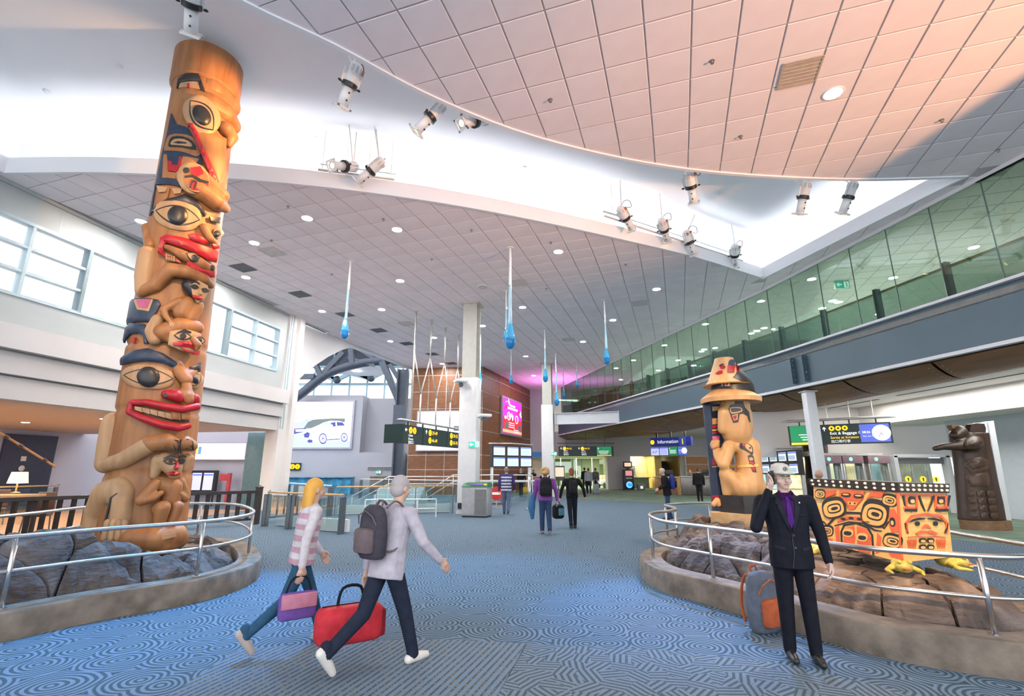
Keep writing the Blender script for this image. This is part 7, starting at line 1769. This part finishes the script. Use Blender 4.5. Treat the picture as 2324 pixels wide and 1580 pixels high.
# barriers behind the seated figure
for x, y in ((8.6, 18.6), (10.0, 19.2)):
    t = thing('queue_post', 'steel queue post by the flight screens beyond the seated figure', 'queue post', (x, y, 0), 0, 'queue posts by the flight screens'); part('base', MB().lathe([(.18, 0), (.18, .03), (.03, .05)], 18), M_INOX, t); part('pole', MB().lathe([(.03, .04), (.03, 1.0)], 12), M_INOX, t, smooth=True); part('head', MB().lathe([(.045, .98), (.045, 1.08), (.001, 1.09)], 12), M_INOX, t)
solo('dark_check_in_unit', MB().bbox((9.3, 20.3, .55), (1.1, .5, 1.1), .2, .04), M_BLK, 'dark low cabinet between the queue posts beyond the seated figure', 'cabinet')
# bright linear lights at the far end of the gallery
for px0, py0, px1, py1 in ((1270, 896, 1355, 899), (1268, 908, 1312, 910), (1330, 905, 1400, 904), (1335, 914, 1352, 913), (1360, 923, 1400, 922)):
    a, b = G(px0, py0, 8.3), G(px1, py1, 8.3)
    if a.y > 51.5: a *= 1; 
    a, b = atY(px0, py0, 50.5), atY(px1, py1, 50.5)
    t = thing('linear_light', 'bright linear light at the far end of the gallery', 'ceiling light', (a+b)/2, 0, 'linear gallery lights'); wpart('tube', MB().bar(a, b, .25, .12), em('linear_tube', (1, .95, .85), 5), t); wpart('hanger', MB().tube([(a+b)/2, Vector(((a.x+b.x)/2, (a.y+b.y)/2, ZC))], .02, 6), M_VD, t)
# ================================================================== PEOPLE
M_SK = pm('skin', (.58, .36, .27), .5, var=.05, scale=9); M_SK2 = pm('skin_tan', (.45, .27, .19), .5, var=.05, scale=9)
def cl(name, c, rough=.8, var=.1, sc=14): return pm('cloth_'+name, c, rough, var=var, scale=sc, bump=.12, bscale=90, spec=.12)
def human(name, label, loc, head_dir, h=1.72, legs=((0, 0), (0, 0)), arms=None, lean=0, top=None, pants=None, shoes=None, skin=None, hair=None, hairkind='short', voxel=.014, hem=.86, yaw=0, pitch=0, bands=None, bulk=1.0, group=None, wide=0.0, sit=None):
    """a walking or standing adult, local frame: x right, y forward"""
    s = h/1.75; sk = skin or M_SK; mats = [sk, top, pants, shoes]+([bands] if bands else [])
    mb = MB(); V_ = Vector
    # legs
    ank = []; hips = [V_((-.082, 0, .92)), V_((.082, 0, .92))]; K = []; A_ = []
    for i, (a, b) in enumerate(legs):
        a, b = R(a), R(b); sg = -1 if i == 0 else 1
        k = hips[i]+V_((sg*(.01+wide), math.sin(a), -math.cos(a)))*.43; an = k+V_((sg*(.0+wide), math.sin(a-b), -math.cos(a-b)))*.41
        K.append(k); A_.append(an)
    def low(i): return A_[i].z-.085
    drop_ = min(low(0), low(1)); off = V_((0, 0, -drop_))
    hips = [p+off for p in hips]; K = [p+off for p in K]; A_ = [p+off for p in A_]; base = off.z
    for i in range(2):
        mb.chain([hips[i], K[i], A_[i]], [.086*bulk, .064*bulk, .05*bulk], 2)
        mb.cap(A_[i]+V_((0, -.01, -.01)), A_[i]+V_((0, -.02, .05)), .052, .05, mi=2)
        sh = math.radians(legs[i][0]-legs[i][1]); pt = max(-.9, min(.35, sh)) if low(i)-drop_ > .03 else 0
        f = V_((0, math.cos(pt), math.sin(pt))); up = V_((0, -math.sin(pt), math.cos(pt)))
        hl_ = A_[i]-up*.045-f*.05; mb.chain([hl_, A_[i]-up*.048+f*.09, A_[i]-up*.056+f*.17], [.042, .042, .032], 3)
    mb.loft([(V_((0, 0, z+base)), rx*bulk, ry*bulk, 0) for z, rx, ry in ((.82, .11, .09), (.87, .15, .105), (.94, .152, .105), (1.0, .13, .09))], 18, 2)
    # torso in a leaning frame
    LM = Matrix.Translation((0, 0, .95+base)) @ Matrix.Rotation(-R(lean), 4, 'X') @ Matrix.Translation((0, 0, -.95))
    up_ = MB()
    rings = [(hem, .172, .128), (.96, .172, .125), (1.06, .16, .117), (1.18, .168, .12), (1.30, .188, .122), (1.39, .188, .11), (1.45, .13, .09), (1.485, .07, .065)]
    if bands:
        zz = np.linspace(hem, 1.44, 11)
        for i in range(10):
            def at(z):
                zs_ = [r_[0] for r_ in rings]; return (np.interp(z, zs_, [r_[1] for r_ in rings]), np.interp(z, zs_, [r_[2] for r_ in rings]))
            r0, r1 = at(zz[i]), at(zz[i+1]); up_.loft([(V_((0, 0, zz[i])), r0[0]*bulk, r0[1]*bulk, 0), (V_((0, 0, zz[i+1])), r1[0]*bulk, r1[1]*bulk, 0)], 18, 1 if i % 2 else 4)
        up_.loft([(V_((0, 0, z)), rx*bulk, ry*bulk, 0) for z, rx, ry in rings[-3:]], 18, 1)
    else: up_.loft([(V_((0, 0, z)), rx*bulk, ry*bulk, 0) for z, rx, ry in rings], 18, 1)
    for sg in (-1, 1): up_.ell(V_((sg*.165, 0, 1.405)), (.075*bulk, .075, .07), mi=1)
    up_.cap((0, -.005, 1.44), (0, .012, 1.56), .058, .052, mi=0)
    HMt = Matrix.Translation((0, .01, 1.55)) @ Matrix.Rotation(R(yaw), 4, 'Z') @ Matrix.Rotation(R(pitch), 4, 'X') @ Matrix.Translation((0, -.01, -1.55))
    hd = MB(); hd.ell((0, -.005, 1.652), (.077, .096, .098), 18, 12, mi=0); hd.ell((0, .028, 1.592), (.06, .066, .072), 16, 10, mi=0); hd.ell((0, .05, 1.548), (.032, .034, .026), mi=0)
    hd.cap((0, .094, 1.645), (0, .112, 1.61), .011, .016, mi=0)
    for sg in (-1, 1): hd.ell((sg*.079, -.005, 1.625), (.012, .024, .032), mi=0); hd.ell((sg*.045, .05, 1.605), (.03, .03, .03), mi=0)
    hd.xf(HMt); up_.add(hd.v, hd.f, 0)
    # arms
    AR = arms or {}
    joints = {}
    for sg, key in ((-1, 'L'), (1, 'R')):
        sh = V_((sg*.19*bulk, 0, 1.405)); a = AR.get(key, (0, 8, 12))
        if isinstance(a, dict): el, wr = V_(a['elbow']), V_(a['hand'])
        else:
            sw, ab, be = (R(q) for q in a)
            el = sh+V_((sg*math.sin(ab), math.sin(sw)*math.cos(ab), -math.cos(sw)*math.cos(ab)))*.29
            wr = el+V_((sg*math.sin(ab)*.4, math.sin(sw+be), -math.cos(sw+be))).normalized()*.25
        up_.chain([sh, el, wr], [.062*bulk, .05*bulk, .04], 1)
        d = (wr-el).normalized(); x_ = V_((0, 1, 0)) if abs(d.y) < .8 else V_((0, 0, 1)); y_ = d.cross(x_).normalized(); x_ = y_.cross(d)
        curl = AR.get('curl', .35)
        up_.cap(wr, wr+d*.04, .03, .03, mi=0)
        pm_ = wr+d*.075; up_.ell(pm_, (.03, .03, .03), mi=0)
        for q in np.linspace(-1, 1, 4): up_.cap(wr+d*.03+x_*.012*q, wr+d*.1+x_*.032*q, .015, .013, 10, 0)
        side = y_*(-sg)
        for j, q in enumerate((-1, -.33, .33, 1)):
            b0 = wr+d*.1+x_*.032*q; L = (.062, .075, .07, .055)[j]; b1 = b0+d*L*.55+side*curl*.03; b2 = b1+(d*(1-curl)+side*curl).normalized()*L*.6
            up_.chain([b0, b1, b2], [.0115, .0105, .009], 0, 8)
        up_.chain([wr+d*.035+x_*.028, wr+d*.075+x_*.055+side*.02, wr+d*.11+x_*.055+side*.035], [.015, .0125, .01], 0, 8)
        joints[key] = (sh, el, wr, d, wr+d*.12)
    up_.xf(LM); mb.add(up_.v, up_.f, 0); mb.m[-len(up_.m):] = up_.m
    S_ = Matrix.Scale(s, 4); mb.xf(S_)
    rz = math.atan2(-head_dir[0], head_dir[1])
    t = thing(name, label, 'person', (loc[0], loc[1], loc[2] if len(loc) > 2 else 0.004), rz, group)
    body = remesh(mb, voxel, mats, 3, .45); bmb = me2mb(body); part('body', body, None, t)
    FM = S_ @ LM @ HMt
    # hair
    hm = hair or pm('hair_brown', (.06, .035, .02), .6)
    if hairkind != 'bald':
        hb = MB()
        if hairkind == 'cap_short': hb.ell((0, -.02, 1.65), (.082, .095, .09), 18, 12)
        else:
            hb.ell((0, -.018, 1.672), (.086, .1, .094), 18, 12); hb.ell((0, -.04, 1.62), (.08, .07, .08), 16, 10)
        if hairkind == 'long': hb.loft([(V_((0, -.055, z)), rx, ry, 0) for z, rx, ry in ((1.36, .06, .03), (1.45, .09, .045), (1.56, .088, .06), (1.66, .085, .07))], 16)
        if hairkind == 'bun': hb.ell((0, -.09, 1.75), (.05, .05, .05), 14, 10); hb.ell((0, -.03, 1.7), (.085, .09, .08))
        if hairkind == 'curly':
            rr_ = random.Random(5)
            for k in range(34):
                a, b = rr_.uniform(0, 2*PI), rr_.uniform(-.5, 1.4); hb.ell((math.cos(a)*math.cos(b)*.1, -.035+math.sin(a)*math.cos(b)*.1*(1 if math.sin(a) < .2 else .4), 1.655+math.sin(b)*.1), (.042, .042, .042), 8, 6)
        hb.xf(FM); part('hair', remesh(hb, max(.01, voxel*.8), [hm], 2), None, t)
    # face features
    if voxel <= .015:
        ew, ei, lp = pm('eye_white', (.75, .73, .7), .3), pm('iris_dark', (.06, .05, .04), .2), pm('lips', (.5, .2, .18), .45)
        for sg in (-1, 1):
            e = MB().ell((sg*.031, .081, 1.638), (.013, .011, .0075), 12, 8).xf(FM); eo = part('eye', e, ew, t, smooth=True)
            part('iris', MB().ell((sg*.031, .09, 1.638), (.0055, .003, .0058), 10, 6).xf(FM), ei, eo, smooth=True)
            part('eyebrow', MB().tube([(sg*.014, .094, 1.655), (sg*.032, .094, 1.661), (sg*.05, .081, 1.655)], [.004, .0045, .002], 6).xf(FM), hm, t, smooth=True)
        part('lips', MB().tube([(-.022, .089, 1.577), (-.008, .1, 1.58), (.008, .1, 1.58), (.022, .089, 1.577)], [.003, .0065, .0065, .003], 8, flat=.7).xf(FM), lp, t, smooth=True)
    WMt = wmat_of(t)
    def world(p, upper=True): return WMt @ (S_ @ ((LM if upper else Matrix.Translation((0, 0, base))) @ V_(p)))
    return dict(t=t, body=bmb, world=world, joints={k: [world(q) for q in (v[0], v[1], v[2], v[4])] for k, v in joints.items()}, rz=rz, FM=FM, s=s, LM=LM, S=S_)
def wmat_of(t): return Matrix.Translation(t.location) @ Matrix.Rotation(t.rotation_euler.z, 4, 'Z')
class FrontS:
    """pieces laid on a body from the front (+y) or back (-y), in the person's own frame"""
    def __init__(s, mb, sgn=1): s.t = BVHTree.FromPolygons([Vector(v) for v in mb.v], mb.f); s.g = sgn; s.last = 0
    def surf(s, a, b, off):
        h = s.t.ray_cast(Vector((a, 3*s.g, b)), Vector((0, -s.g, 0)))
        if h[0] is not None: s.last = h[0].y
        return Vector((a, s.last+off*s.g, b))
    def pp(s, name, poly, mat, off, parent, sp=.02, sm=0, depth=.01, bulge=0, bw=.02): return part(name, patch(poly, s.surf, off, sp, bulge, bw, depth=depth, smooth_n=sm), mat, parent)
def backpack(label, loc, rz, k=1.0, main=None, trim=None, straps=True, pocket=True, worn=True, tilt=0):
    t = thing('backpack', label, 'backpack', loc, rz); m1 = main or cl('pack_black', (.02, .02, .024)); m2 = trim or m1
    Tm = Matrix.Rotation(tilt, 4, 'X') @ Matrix.Scale(k, 4)
    mb = MB(); mb.loft([(Vector((0, -.1, z)), rx, ry, 0) for z, rx, ry in ((0, .13, .07), (.03, .155, .09), (.2, .16, .1), (.36, .15, .085), (.44, .12, .06), (.47, .07, .03))], 18); mb.xf(Tm)
    part('main_bag', mb, m1, t, smooth='auto')
    if pocket: part('front_pocket', MB().bbox((0, -.2, .16), (.24, .08, .22), bev=.035).xf(Tm), m2, t); part('zip', MB().tube([(-.13, -.17, .3), (-.1, -.2, .38), (0, -.2, .42), (.1, -.2, .38), (.13, -.17, .3)], .006, 6).xf(Tm), m2, t)
    part('grab_loop', MB().tube([(-.04, -.04, .46), (-.03, -.03, .51), (.03, -.03, .51), (.04, -.04, .46)], .009, 6).xf(Tm), m2, t, smooth=True)
    if straps:
        for sg in (-1, 1):
            pts = [(sg*.09, -.03, .44), (sg*.11, .06, .5), (sg*.12, .16, .42), (sg*.13, .17, .25), (sg*.15, .06, .08), (sg*.14, -.03, .06)] if worn else [(sg*.08, -.02, .44), (sg*.09, .02, .36), (sg*.11, .03, .2), (sg*.13, -.01, .06)]
            part('strap', MB().tube(smooth_curve(pts, 4), .018, 8, flat=.5).xf(Tm), m2, t, smooth=True)
    return t
def wear(P, label, k=1.0, main=None, trim=None, dz=0.0):
    p = P['world']((0, -.1, 1.0+dz)); return backpack(label, p, P['rz'], k*P['s'], main, trim)
def suitcase(label, loc, rz, mat, h=.6, w=.4, d=.26):
    t = thing('suitcase', label, 'suitcase', loc, rz); part('shell', MB().bbox((0, 0, .06+h/2), (w, d, h), bev=.04), mat, t)
    for k in range(3): part('rib', MB().bbox((-w*.28+w*.28*k, -d/2-.004, .06+h/2), (.03, .012, h*.8), bev=.004), mat, t)
    for x in (-1, 1):
        part('wheel', MB().lathe([(.01, -.02), (.035, -.02), (.035, .02), (.01, .02)], 12, M=Matrix.Translation((x*w*.38, 0, .035)) @ Matrix.Rotation(PI/2, 4, 'Y')), M_RUB, t)
        part('handle_rod', MB().tube([(x*.09, d*.3, .06+h), (x*.09, d*.3, 1.02)], .009, 6), M_INOX, t)
    part('handle_grip', MB().tube([(-.09, d*.3, 1.02), (.09, d*.3, 1.02)], .014, 8), M_BLK, t)
    return t
C_NAVY, C_BLACK, C_JEAN, C_DKJ = cl('suit_navy', (.011, .012, .019), .7), cl('black', (.014, .014, .017)), cl('jeans', (.035, .06, .13)), cl('dark_jeans', (.02, .026, .045))
C_WSH, C_BSH, C_GREY = pm('shoe_white', (.7, .66, .62), .5), pm('shoe_black', (.02, .02, .02), .4), cl('grey', (.26, .28, .31))
# ---- man in the suit, phone at his ear
mn = human('person', 'young man in dark navy suit, purple shirt and cap, holding a phone to his ear', (2.64, 5.0), (-.25, -1), 1.70, ((1.5, 0), (-2, 0)), {'R': {'elbow': (.31, .12, 1.17), 'hand': (.155, .085, 1.50)}, 'L': (4, 12, 10), 'curl': .6}, 0,
           C_NAVY, C_NAVY, C_BSH, pm('skin_fair', (.64, .43, .35), .48, var=.04, scale=9), pm('hair_dark_brown', (.04, .025, .015), .6), 'cap_short', .0062, .80, 12, -3, wide=.02, bulk=1.12)
S_ = mn['s']; fs_ = FrontS(mn['body'], 1); MT = mn['t']
def q_(pts): return [(x*S_, z*S_) for x, z in pts]
M_PSH = cl('purple_shirt', (.04, .007, .065), .6); M_TIE = cl('purple_tie', (.07, .012, .16), .5); M_LAP = cl('lapel_navy', (.017, .018, .027), .6)
fs_.pp('shirt_front', q_([(-.055, 1.50), (.055, 1.50), (.07, 1.44), (.03, 1.27), (.0, 1.17), (-.03, 1.27), (-.07, 1.44)]), M_PSH, .006, MT)
fs_.pp('tie', q_([(-.018, 1.465), (.018, 1.465), (.014, 1.43), (.03, 1.24), (0, 1.17), (-.03, 1.24), (-.014, 1.43)]), M_TIE, .014, MT)
for sg in (-1, 1):
    fs_.pp('lapel', q_([(sg*.05, 1.515), (sg*.085, 1.49), (sg*.115, 1.4), (sg*.09, 1.385), (sg*.1, 1.37), (sg*.05, 1.22), (sg*.004, 1.13), (sg*.03, 1.26), (sg*.06, 1.42)]), M_LAP, .014, MT)
    fs_.pp('collar', q_([(sg*.012, 1.47), (sg*.055, 1.525), (sg*.07, 1.50), (sg*.05, 1.43)]), M_PSH, .02, MT)
    fs_.pp('pocket_flap', q_([(sg*.07, 1.0), (sg*.16, 1.015), (sg*.16, .985), (sg*.07, .97)]), M_LAP, .008, MT)
for z in (1.11, 1.0): fs_.pp('button', q_(oval(-.012, z, .011, .011, 0, 12)), M_BLK, .012, MT)
fs_.pp('breast_pocket', q_([(-.14, 1.3), (-.06, 1.31), (-.06, 1.295), (-.14, 1.285)]), M_LAP, .01, MT)
fs_.pp('jacket_edge', q_(stroke([(0, 1.13), (.006, .95), (.03, .82)], .006)), M_BLK, .006, MT)
fs_.pp('lapel_pin', q_(oval(-.1, 1.41, .007, .007, 0, 10)), M_BOLT, .022, MT)
cp = MB(); M_CAPG, M_CAPB = cl('cap_cream', (.62, .58, .52), .8), cl('cap_green', (.03, .2, .09), .7)
cp.lathe([(.092, 1.665), (.096, 1.69), (.09, 1.73), (.068, 1.765), (.035, 1.78), (.001, 1.783)], 24); cp.v = [(x, y*1.12-.01, z) for x, y, z in cp.v]; cp.xf(mn['FM']); co = part('cap_crown', cp, M_CAPG, MT, smooth=True)
br = MB(); out_ = [(.088*math.cos(a), .08+.1*math.sin(a)) for a in np.linspace(0, PI, 13)]+[(-.085, .04), (.085, .04)]
def brim(z0, z1, m, nm):
    b = MB().prism(out_, z0, z1).xf(mn['FM']); return part(nm, b, m, co)
brim(1.684, 1.69, M_CAPG, 'cap_brim'); brim(1.6795, 1.6838, M_CAPB, 'brim_underside')
em_ = MB().lathe([(.021, 0), (.021, .004), (.0005, .005)], 20, M=Matrix.Translation((0, .098, 1.727)) @ Matrix.Rotation(-PI/2+.3, 4, 'X')).xf(mn['FM']); eo = part('cap_emblem', em_, M_SGN, co)
part('emblem_ring', MB().tube([(.013*math.cos(a), .1035+.004*math.sin(a)*-1, 1.727+.013*math.sin(a)) for a in np.linspace(0, 2*PI, 14)[:-1]], .002, 6, True).xf(mn['FM']), M_CAPG, eo)
sh_, el_, wr_, hd_ = mn['joints']['R']
ph = thing('mobile_phone', 'dark mobile phone held to the ear of the suited man', 'phone', hd_)
ear = mn['t'].matrix_basis @ Vector((0, 0, 0)); Me = wmat_of(MT) @ mn['FM']
pa, pb_ = Me @ Vector((.101, .035, 1.57)), Me @ Vector((.104, .0, 1.70)); n_ = (Me.to_3x3() @ Vector((1, .2, 0))).normalized()
wpart('case', MB().bar(pa, pb_, .068, .011, up=tuple(n_)), M_BLK, ph); wpart('camera_bump', MB().ell(pb_.lerp(pa, .1)+n_*.007, (.006, .006, .006), 8, 6), M_VD, ph)
bpk = backpack('grey backpack with orange trim standing on the carpet by the kerb', (2.66, 5.95, .006), R(25), 1.25, cl('pack_grey', (.13, .15, .19)), cl('pack_orange', (.5, .12, .05)), True, True, False)
# ---- two walkers in the foreground
A = human('person', 'walker in lilac grey jacket, dark jeans and white shoes carrying a red bag', (-1.12, 4.78), (.62, .8), 1.66, ((-24, 32), (22, 4)), {'L': (-6, 14, 14), 'R': (25, 24, 30)}, 9, cl('lilac_jacket', (.46, .42, .48)), C_DKJ, C_WSH, None, pm('hair_grey', (.4, .36, .36), .7), 'short', .0064, .82, 0, -4, bulk=1.08)
wear(A, 'dark grey backpack worn by the walker in lilac jacket', 1.0, cl('pack_charcoal', (.06, .055, .07)), cl('pack_taupe', (.16, .12, .13)))
hp = A['joints']['L'][3]
rb_ = thing('red_holdall', 'red holdall hanging from the hand of the lilac-jacketed walker', 'bag', (hp.x-.12, hp.y, hp.z-.52), A['rz']+R(70)); M_RB = cl('red_nylon', (.55, .035, .05), .5)
part('bag_body', MB().bbox((0, 0, .16), (.6, .26, .32), bev=.09, seg=4), M_RB, rb_, smooth=True); part('side_panel', MB().bbox((.27, 0, .15), (.08, .22, .24), bev=.03), cl('dark_red', (.25, .02, .03)), rb_); part('handle', MB().tube(smooth_curve([(-.12, 0, .3), (-.08, 0, .46), (.08, 0, .46), (.12, 0, .3)], 4), .014, 8), C_BLACK, rb_, smooth=True); part('zip', MB().tube([(-.25, 0, .322), (.25, 0, .322)], .006, 6), C_BLACK, rb_)
B = human('person', 'walker with fair orange hair, pale striped top and blue jeans', (-2.12, 5.35), (.78, .6), 1.62, ((22, 4), (-22, 30)), {'L': (20, 12, 24), 'R': (-14, 14, 14)}, 6, cl('white_top', (.6, .55, .58)), cl('blue_jeans', (.03, .085, .15)), pm('shoe_taupe', (.42, .35, .31), .6), None, pm('hair_orange', (.72, .36, .06), .6), 'long', .0064, .86, 8, -2, bands=cl('rose_stripe', (.5, .3, .36)))
hp = B['joints']['R'][3]
sb = thing('shoulder_bag', 'purple shoulder bag held by the orange-haired walker', 'bag', (hp.x, hp.y, hp.z-.36), B['rz']+R(90)); part('bag_body', MB().bbox((0, 0, .12), (.34, .1, .24), bev=.04), cl('purple_bag', (.16, .08, .32)), sb); part('flap', MB().bbox((0, -.055, .17), (.32, .02, .13), bev=.01), cl('pink_flap', (.5, .2, .28)), sb); part('strap', MB().tube(smooth_curve([(-.12, 0, .22), (-.06, 0, .36), (.06, 0, .36), (.12, 0, .22)], 4), .01, 6), C_BLACK, sb)
# ---- middle distance
pw_ = human('person', 'woman with curly fair hair in purple jacket walking away', (.9, 13.95), (-.05, 1), 1.70, ((8, 4), (-8, 14)), {'L': (8, 10, 10), 'R': (-6, 16, 20)}, 0, cl('purple_jacket', (.21, .07, .29)), C_JEAN, pm('shoe_brown', (.25, .17, .12), .6), None, pm('hair_fair', (.5, .3, .14), .7), 'curly', .013, .88, bulk=1.18)
wear(pw_, 'black backpack worn over the purple jacket', 1.08)
hp = pw_['joints']['L'][2]; solo('blue_coat', MB().chain([Vector((hp.x-.04, hp.y, hp.z+.12)), Vector((hp.x-.08, hp.y, hp.z-.2)), Vector((hp.x-.06, hp.y, hp.z-.45))], [.07, .1, .05]), cl('coat_blue', (.05, .16, .32)), 'blue coat draped over the arm of the purple-jacketed woman', 'coat')
bw_ = human('person', 'woman with auburn hair bun in black clothes walking with one arm out', (1.78, 15.25), (-.1, 1), 1.68, ((-6, 10), (7, 3)), {'L': (5, 22, 14), 'R': (4, 34, 12)}, 2, C_BLACK, cl('black_jeans', (.016, .018, .026)), C_BSH, None, pm('hair_auburn', (.24, .08, .04), .6), 'bun', .013, .9, bulk=1.08)
wear(bw_, 'dark slim backpack worn by the woman with the auburn bun', .85)
hp = bw_['joints']['L'][3]; hb_ = thing('hand_luggage', 'black holdall with teal panel hanging beside the woman with the auburn bun', 'bag', (hp.x-.05, hp.y, hp.z-.5), .3); part('bag_body', MB().bbox((0, 0, .2), (.34, .26, .4), bev=.09, seg=3), C_BLACK, hb_); part('teal_panel', MB().bbox((.05, -.13, .2), (.18, .03, .2), bev=.012), cl('teal_panel', (.08, .22, .3)), hb_); part('handle', MB().tube(smooth_curve([(-.08, 0, .38), (0, 0, .5), (.08, 0, .38)], 4), .012, 6), C_BLACK, hb_)
human('person', 'man in navy and white striped shirt and blue jeans walking away', (-.22, 19.9), (.05, 1), 1.76, ((9, 3), (-9, 14)), {'L': (-5, 8, 14), 'R': (6, 12, 30)}, 2, cl('stripe_navy', (.05, .045, .16)), cl('mid_jeans', (.1, .14, .22)), C_BSH, None, pm('hair_grey_brown', (.25, .18, .15), .7), 'short', .014, .86, bands=cl('stripe_white', (.55, .56, .6)), bulk=1.2)
mb_ = human('person', 'grey-haired man in black jacket looking down at his hands beside the railing', (5.4, 17.9), (-1, .12), 1.72, ((3, 2), (-4, 4)), {'L': {'elbow': (-.24, .06, 1.14), 'hand': (-.12, .26, 1.06)}, 'R': {'elbow': (.24, .06, 1.14), 'hand': (.12, .26, 1.06)}}, 8, C_BLACK, C_JEAN, C_BSH, None, pm('hair_white', (.5, .46, .42), .7), 'cap_short', .013, .8, 0, -18, bulk=1.1)
wear(mb_, 'blue and black backpack worn by the grey-haired man', 1.05, cl('pack_blue', (.03, .05, .25)), C_BLACK)
bm2 = human('person', 'shaven-headed man in dark jacket half hidden behind the painted box', (6.75, 11.2), (.3, 1), 1.66, ((2, 2), (-2, 2)), None, 2, C_BLACK, C_DKJ, C_BSH, M_SK2, None, 'bald', .014, .82, bulk=1.1)
# ---- far figures
def far(px, py, label, hd, h, top, pants, **k):
    p = G(px, py); return human('person', label, (p.x, p.y), hd, h, k.pop('legs', ((6, 3), (-6, 8))), k.pop('arms', None), 2, top, pants, C_BSH, None, k.pop('hair', None), k.pop('hairkind', 'short'), .022, k.pop('hem', .86), group=None, **k)
yb = far(1183, 1128, 'woman in dark coat and pale scarf standing by the flight screens', (.3, 1), 1.72, C_BLACK, C_BLACK, hairkind='long', hair=pm('hair_ash', (.3, .24, .2), .7), arms={'R': (6, 16, 10), 'L': (10, 10, 40)})
hp = yb['joints']['R'][3]; t = thing('yellow_tote', 'yellow tote bag carried by the woman near the flight screens', 'bag', (hp.x+.02, hp.y-.12, hp.z-.52)); part('bag_body', MB().bbox((0, 0, .17), (.5, .16, .34), bev=.05), cl('yellow_leather', (.6, .33, .03), .5), t); part('handle', MB().tube(smooth_curve([(-.13, 0, .32), (-.06, 0, .5), (.06, 0, .5), (.13, 0, .32)], 4), .016, 6), MATS['cloth_yellow_leather'], t)
p = G(1198, 1128); suitcase('black suitcase standing beside the woman with the yellow tote', (p.x+.3, p.y+.2, .005), .2, C_BLACK)
far(1337, 1121, 'person in pale grey hooded top walking to the gates', (0, 1), 1.75, C_GREY, C_BLACK, bulk=1.1)
far(1328, 1115, 'person in long dark coat walking beside the grey hooded top', (0, 1), 1.8, C_BLACK, C_DKJ, hem=.55)
q = far(1353, 1119, 'person in blue top with suitcase walking to the gates', (0, 1), 1.76, cl('royal_blue', (.05, .12, .3)), C_BLACK)
wear(q, 'brown backpack worn by the traveller in the blue top', 1.0, cl('pack_brown', (.16, .1, .04)))
p = G(1351, 1121); suitcase('grey suitcase pulled by the traveller in the blue top', (p.x, p.y-.45, .005), 0, C_GREY)
far(1372, 1097, 'person in dark jacket and beige trousers in the gate lobby', (0, 1), 1.78, C_BLACK, cl('beige', (.45, .34, .22)))
far(1389, 1096, 'person in rose top walking in the gate lobby', (.2, 1), 1.66, cl('rose', (.5, .28, .26)), C_DKJ, hairkind='long'); far(1398, 1098, 'tall person in black beside the white electric cart', (.1, 1), 1.84, C_BLACK, C_BLACK)
far(1590, 1141, 'person in black clothes standing in front of the steel counter', (.4, 1), 1.74, C_BLACK, C_BLACK, bulk=1.12)
human('person', 'fair-haired clerk behind the information counter', (12.6, 36.0), (-.3, -1), 1.6, ((0, 0), (0, 0)), {'L': (20, 8, 60), 'R': (20, 8, 60)}, 3, cl('clerk_grey', (.18, .17, .17)), C_DKJ, C_BSH, None, pm('hair_sand', (.4, .27, .15), .7), 'long', .02)
human('person', 'dark-haired receptionist behind the small wooden desk', (1.65, 39.3), (-.1, -1), 1.62, ((0, 0), (0, 0)), {'L': (20, 8, 60), 'R': (20, 8, 60)}, 3, cl('reception_black', (.03, .03, .04)), C_DKJ, C_BSH, None, pm('hair_black', (.02, .016, .015), .6), 'long', .02)
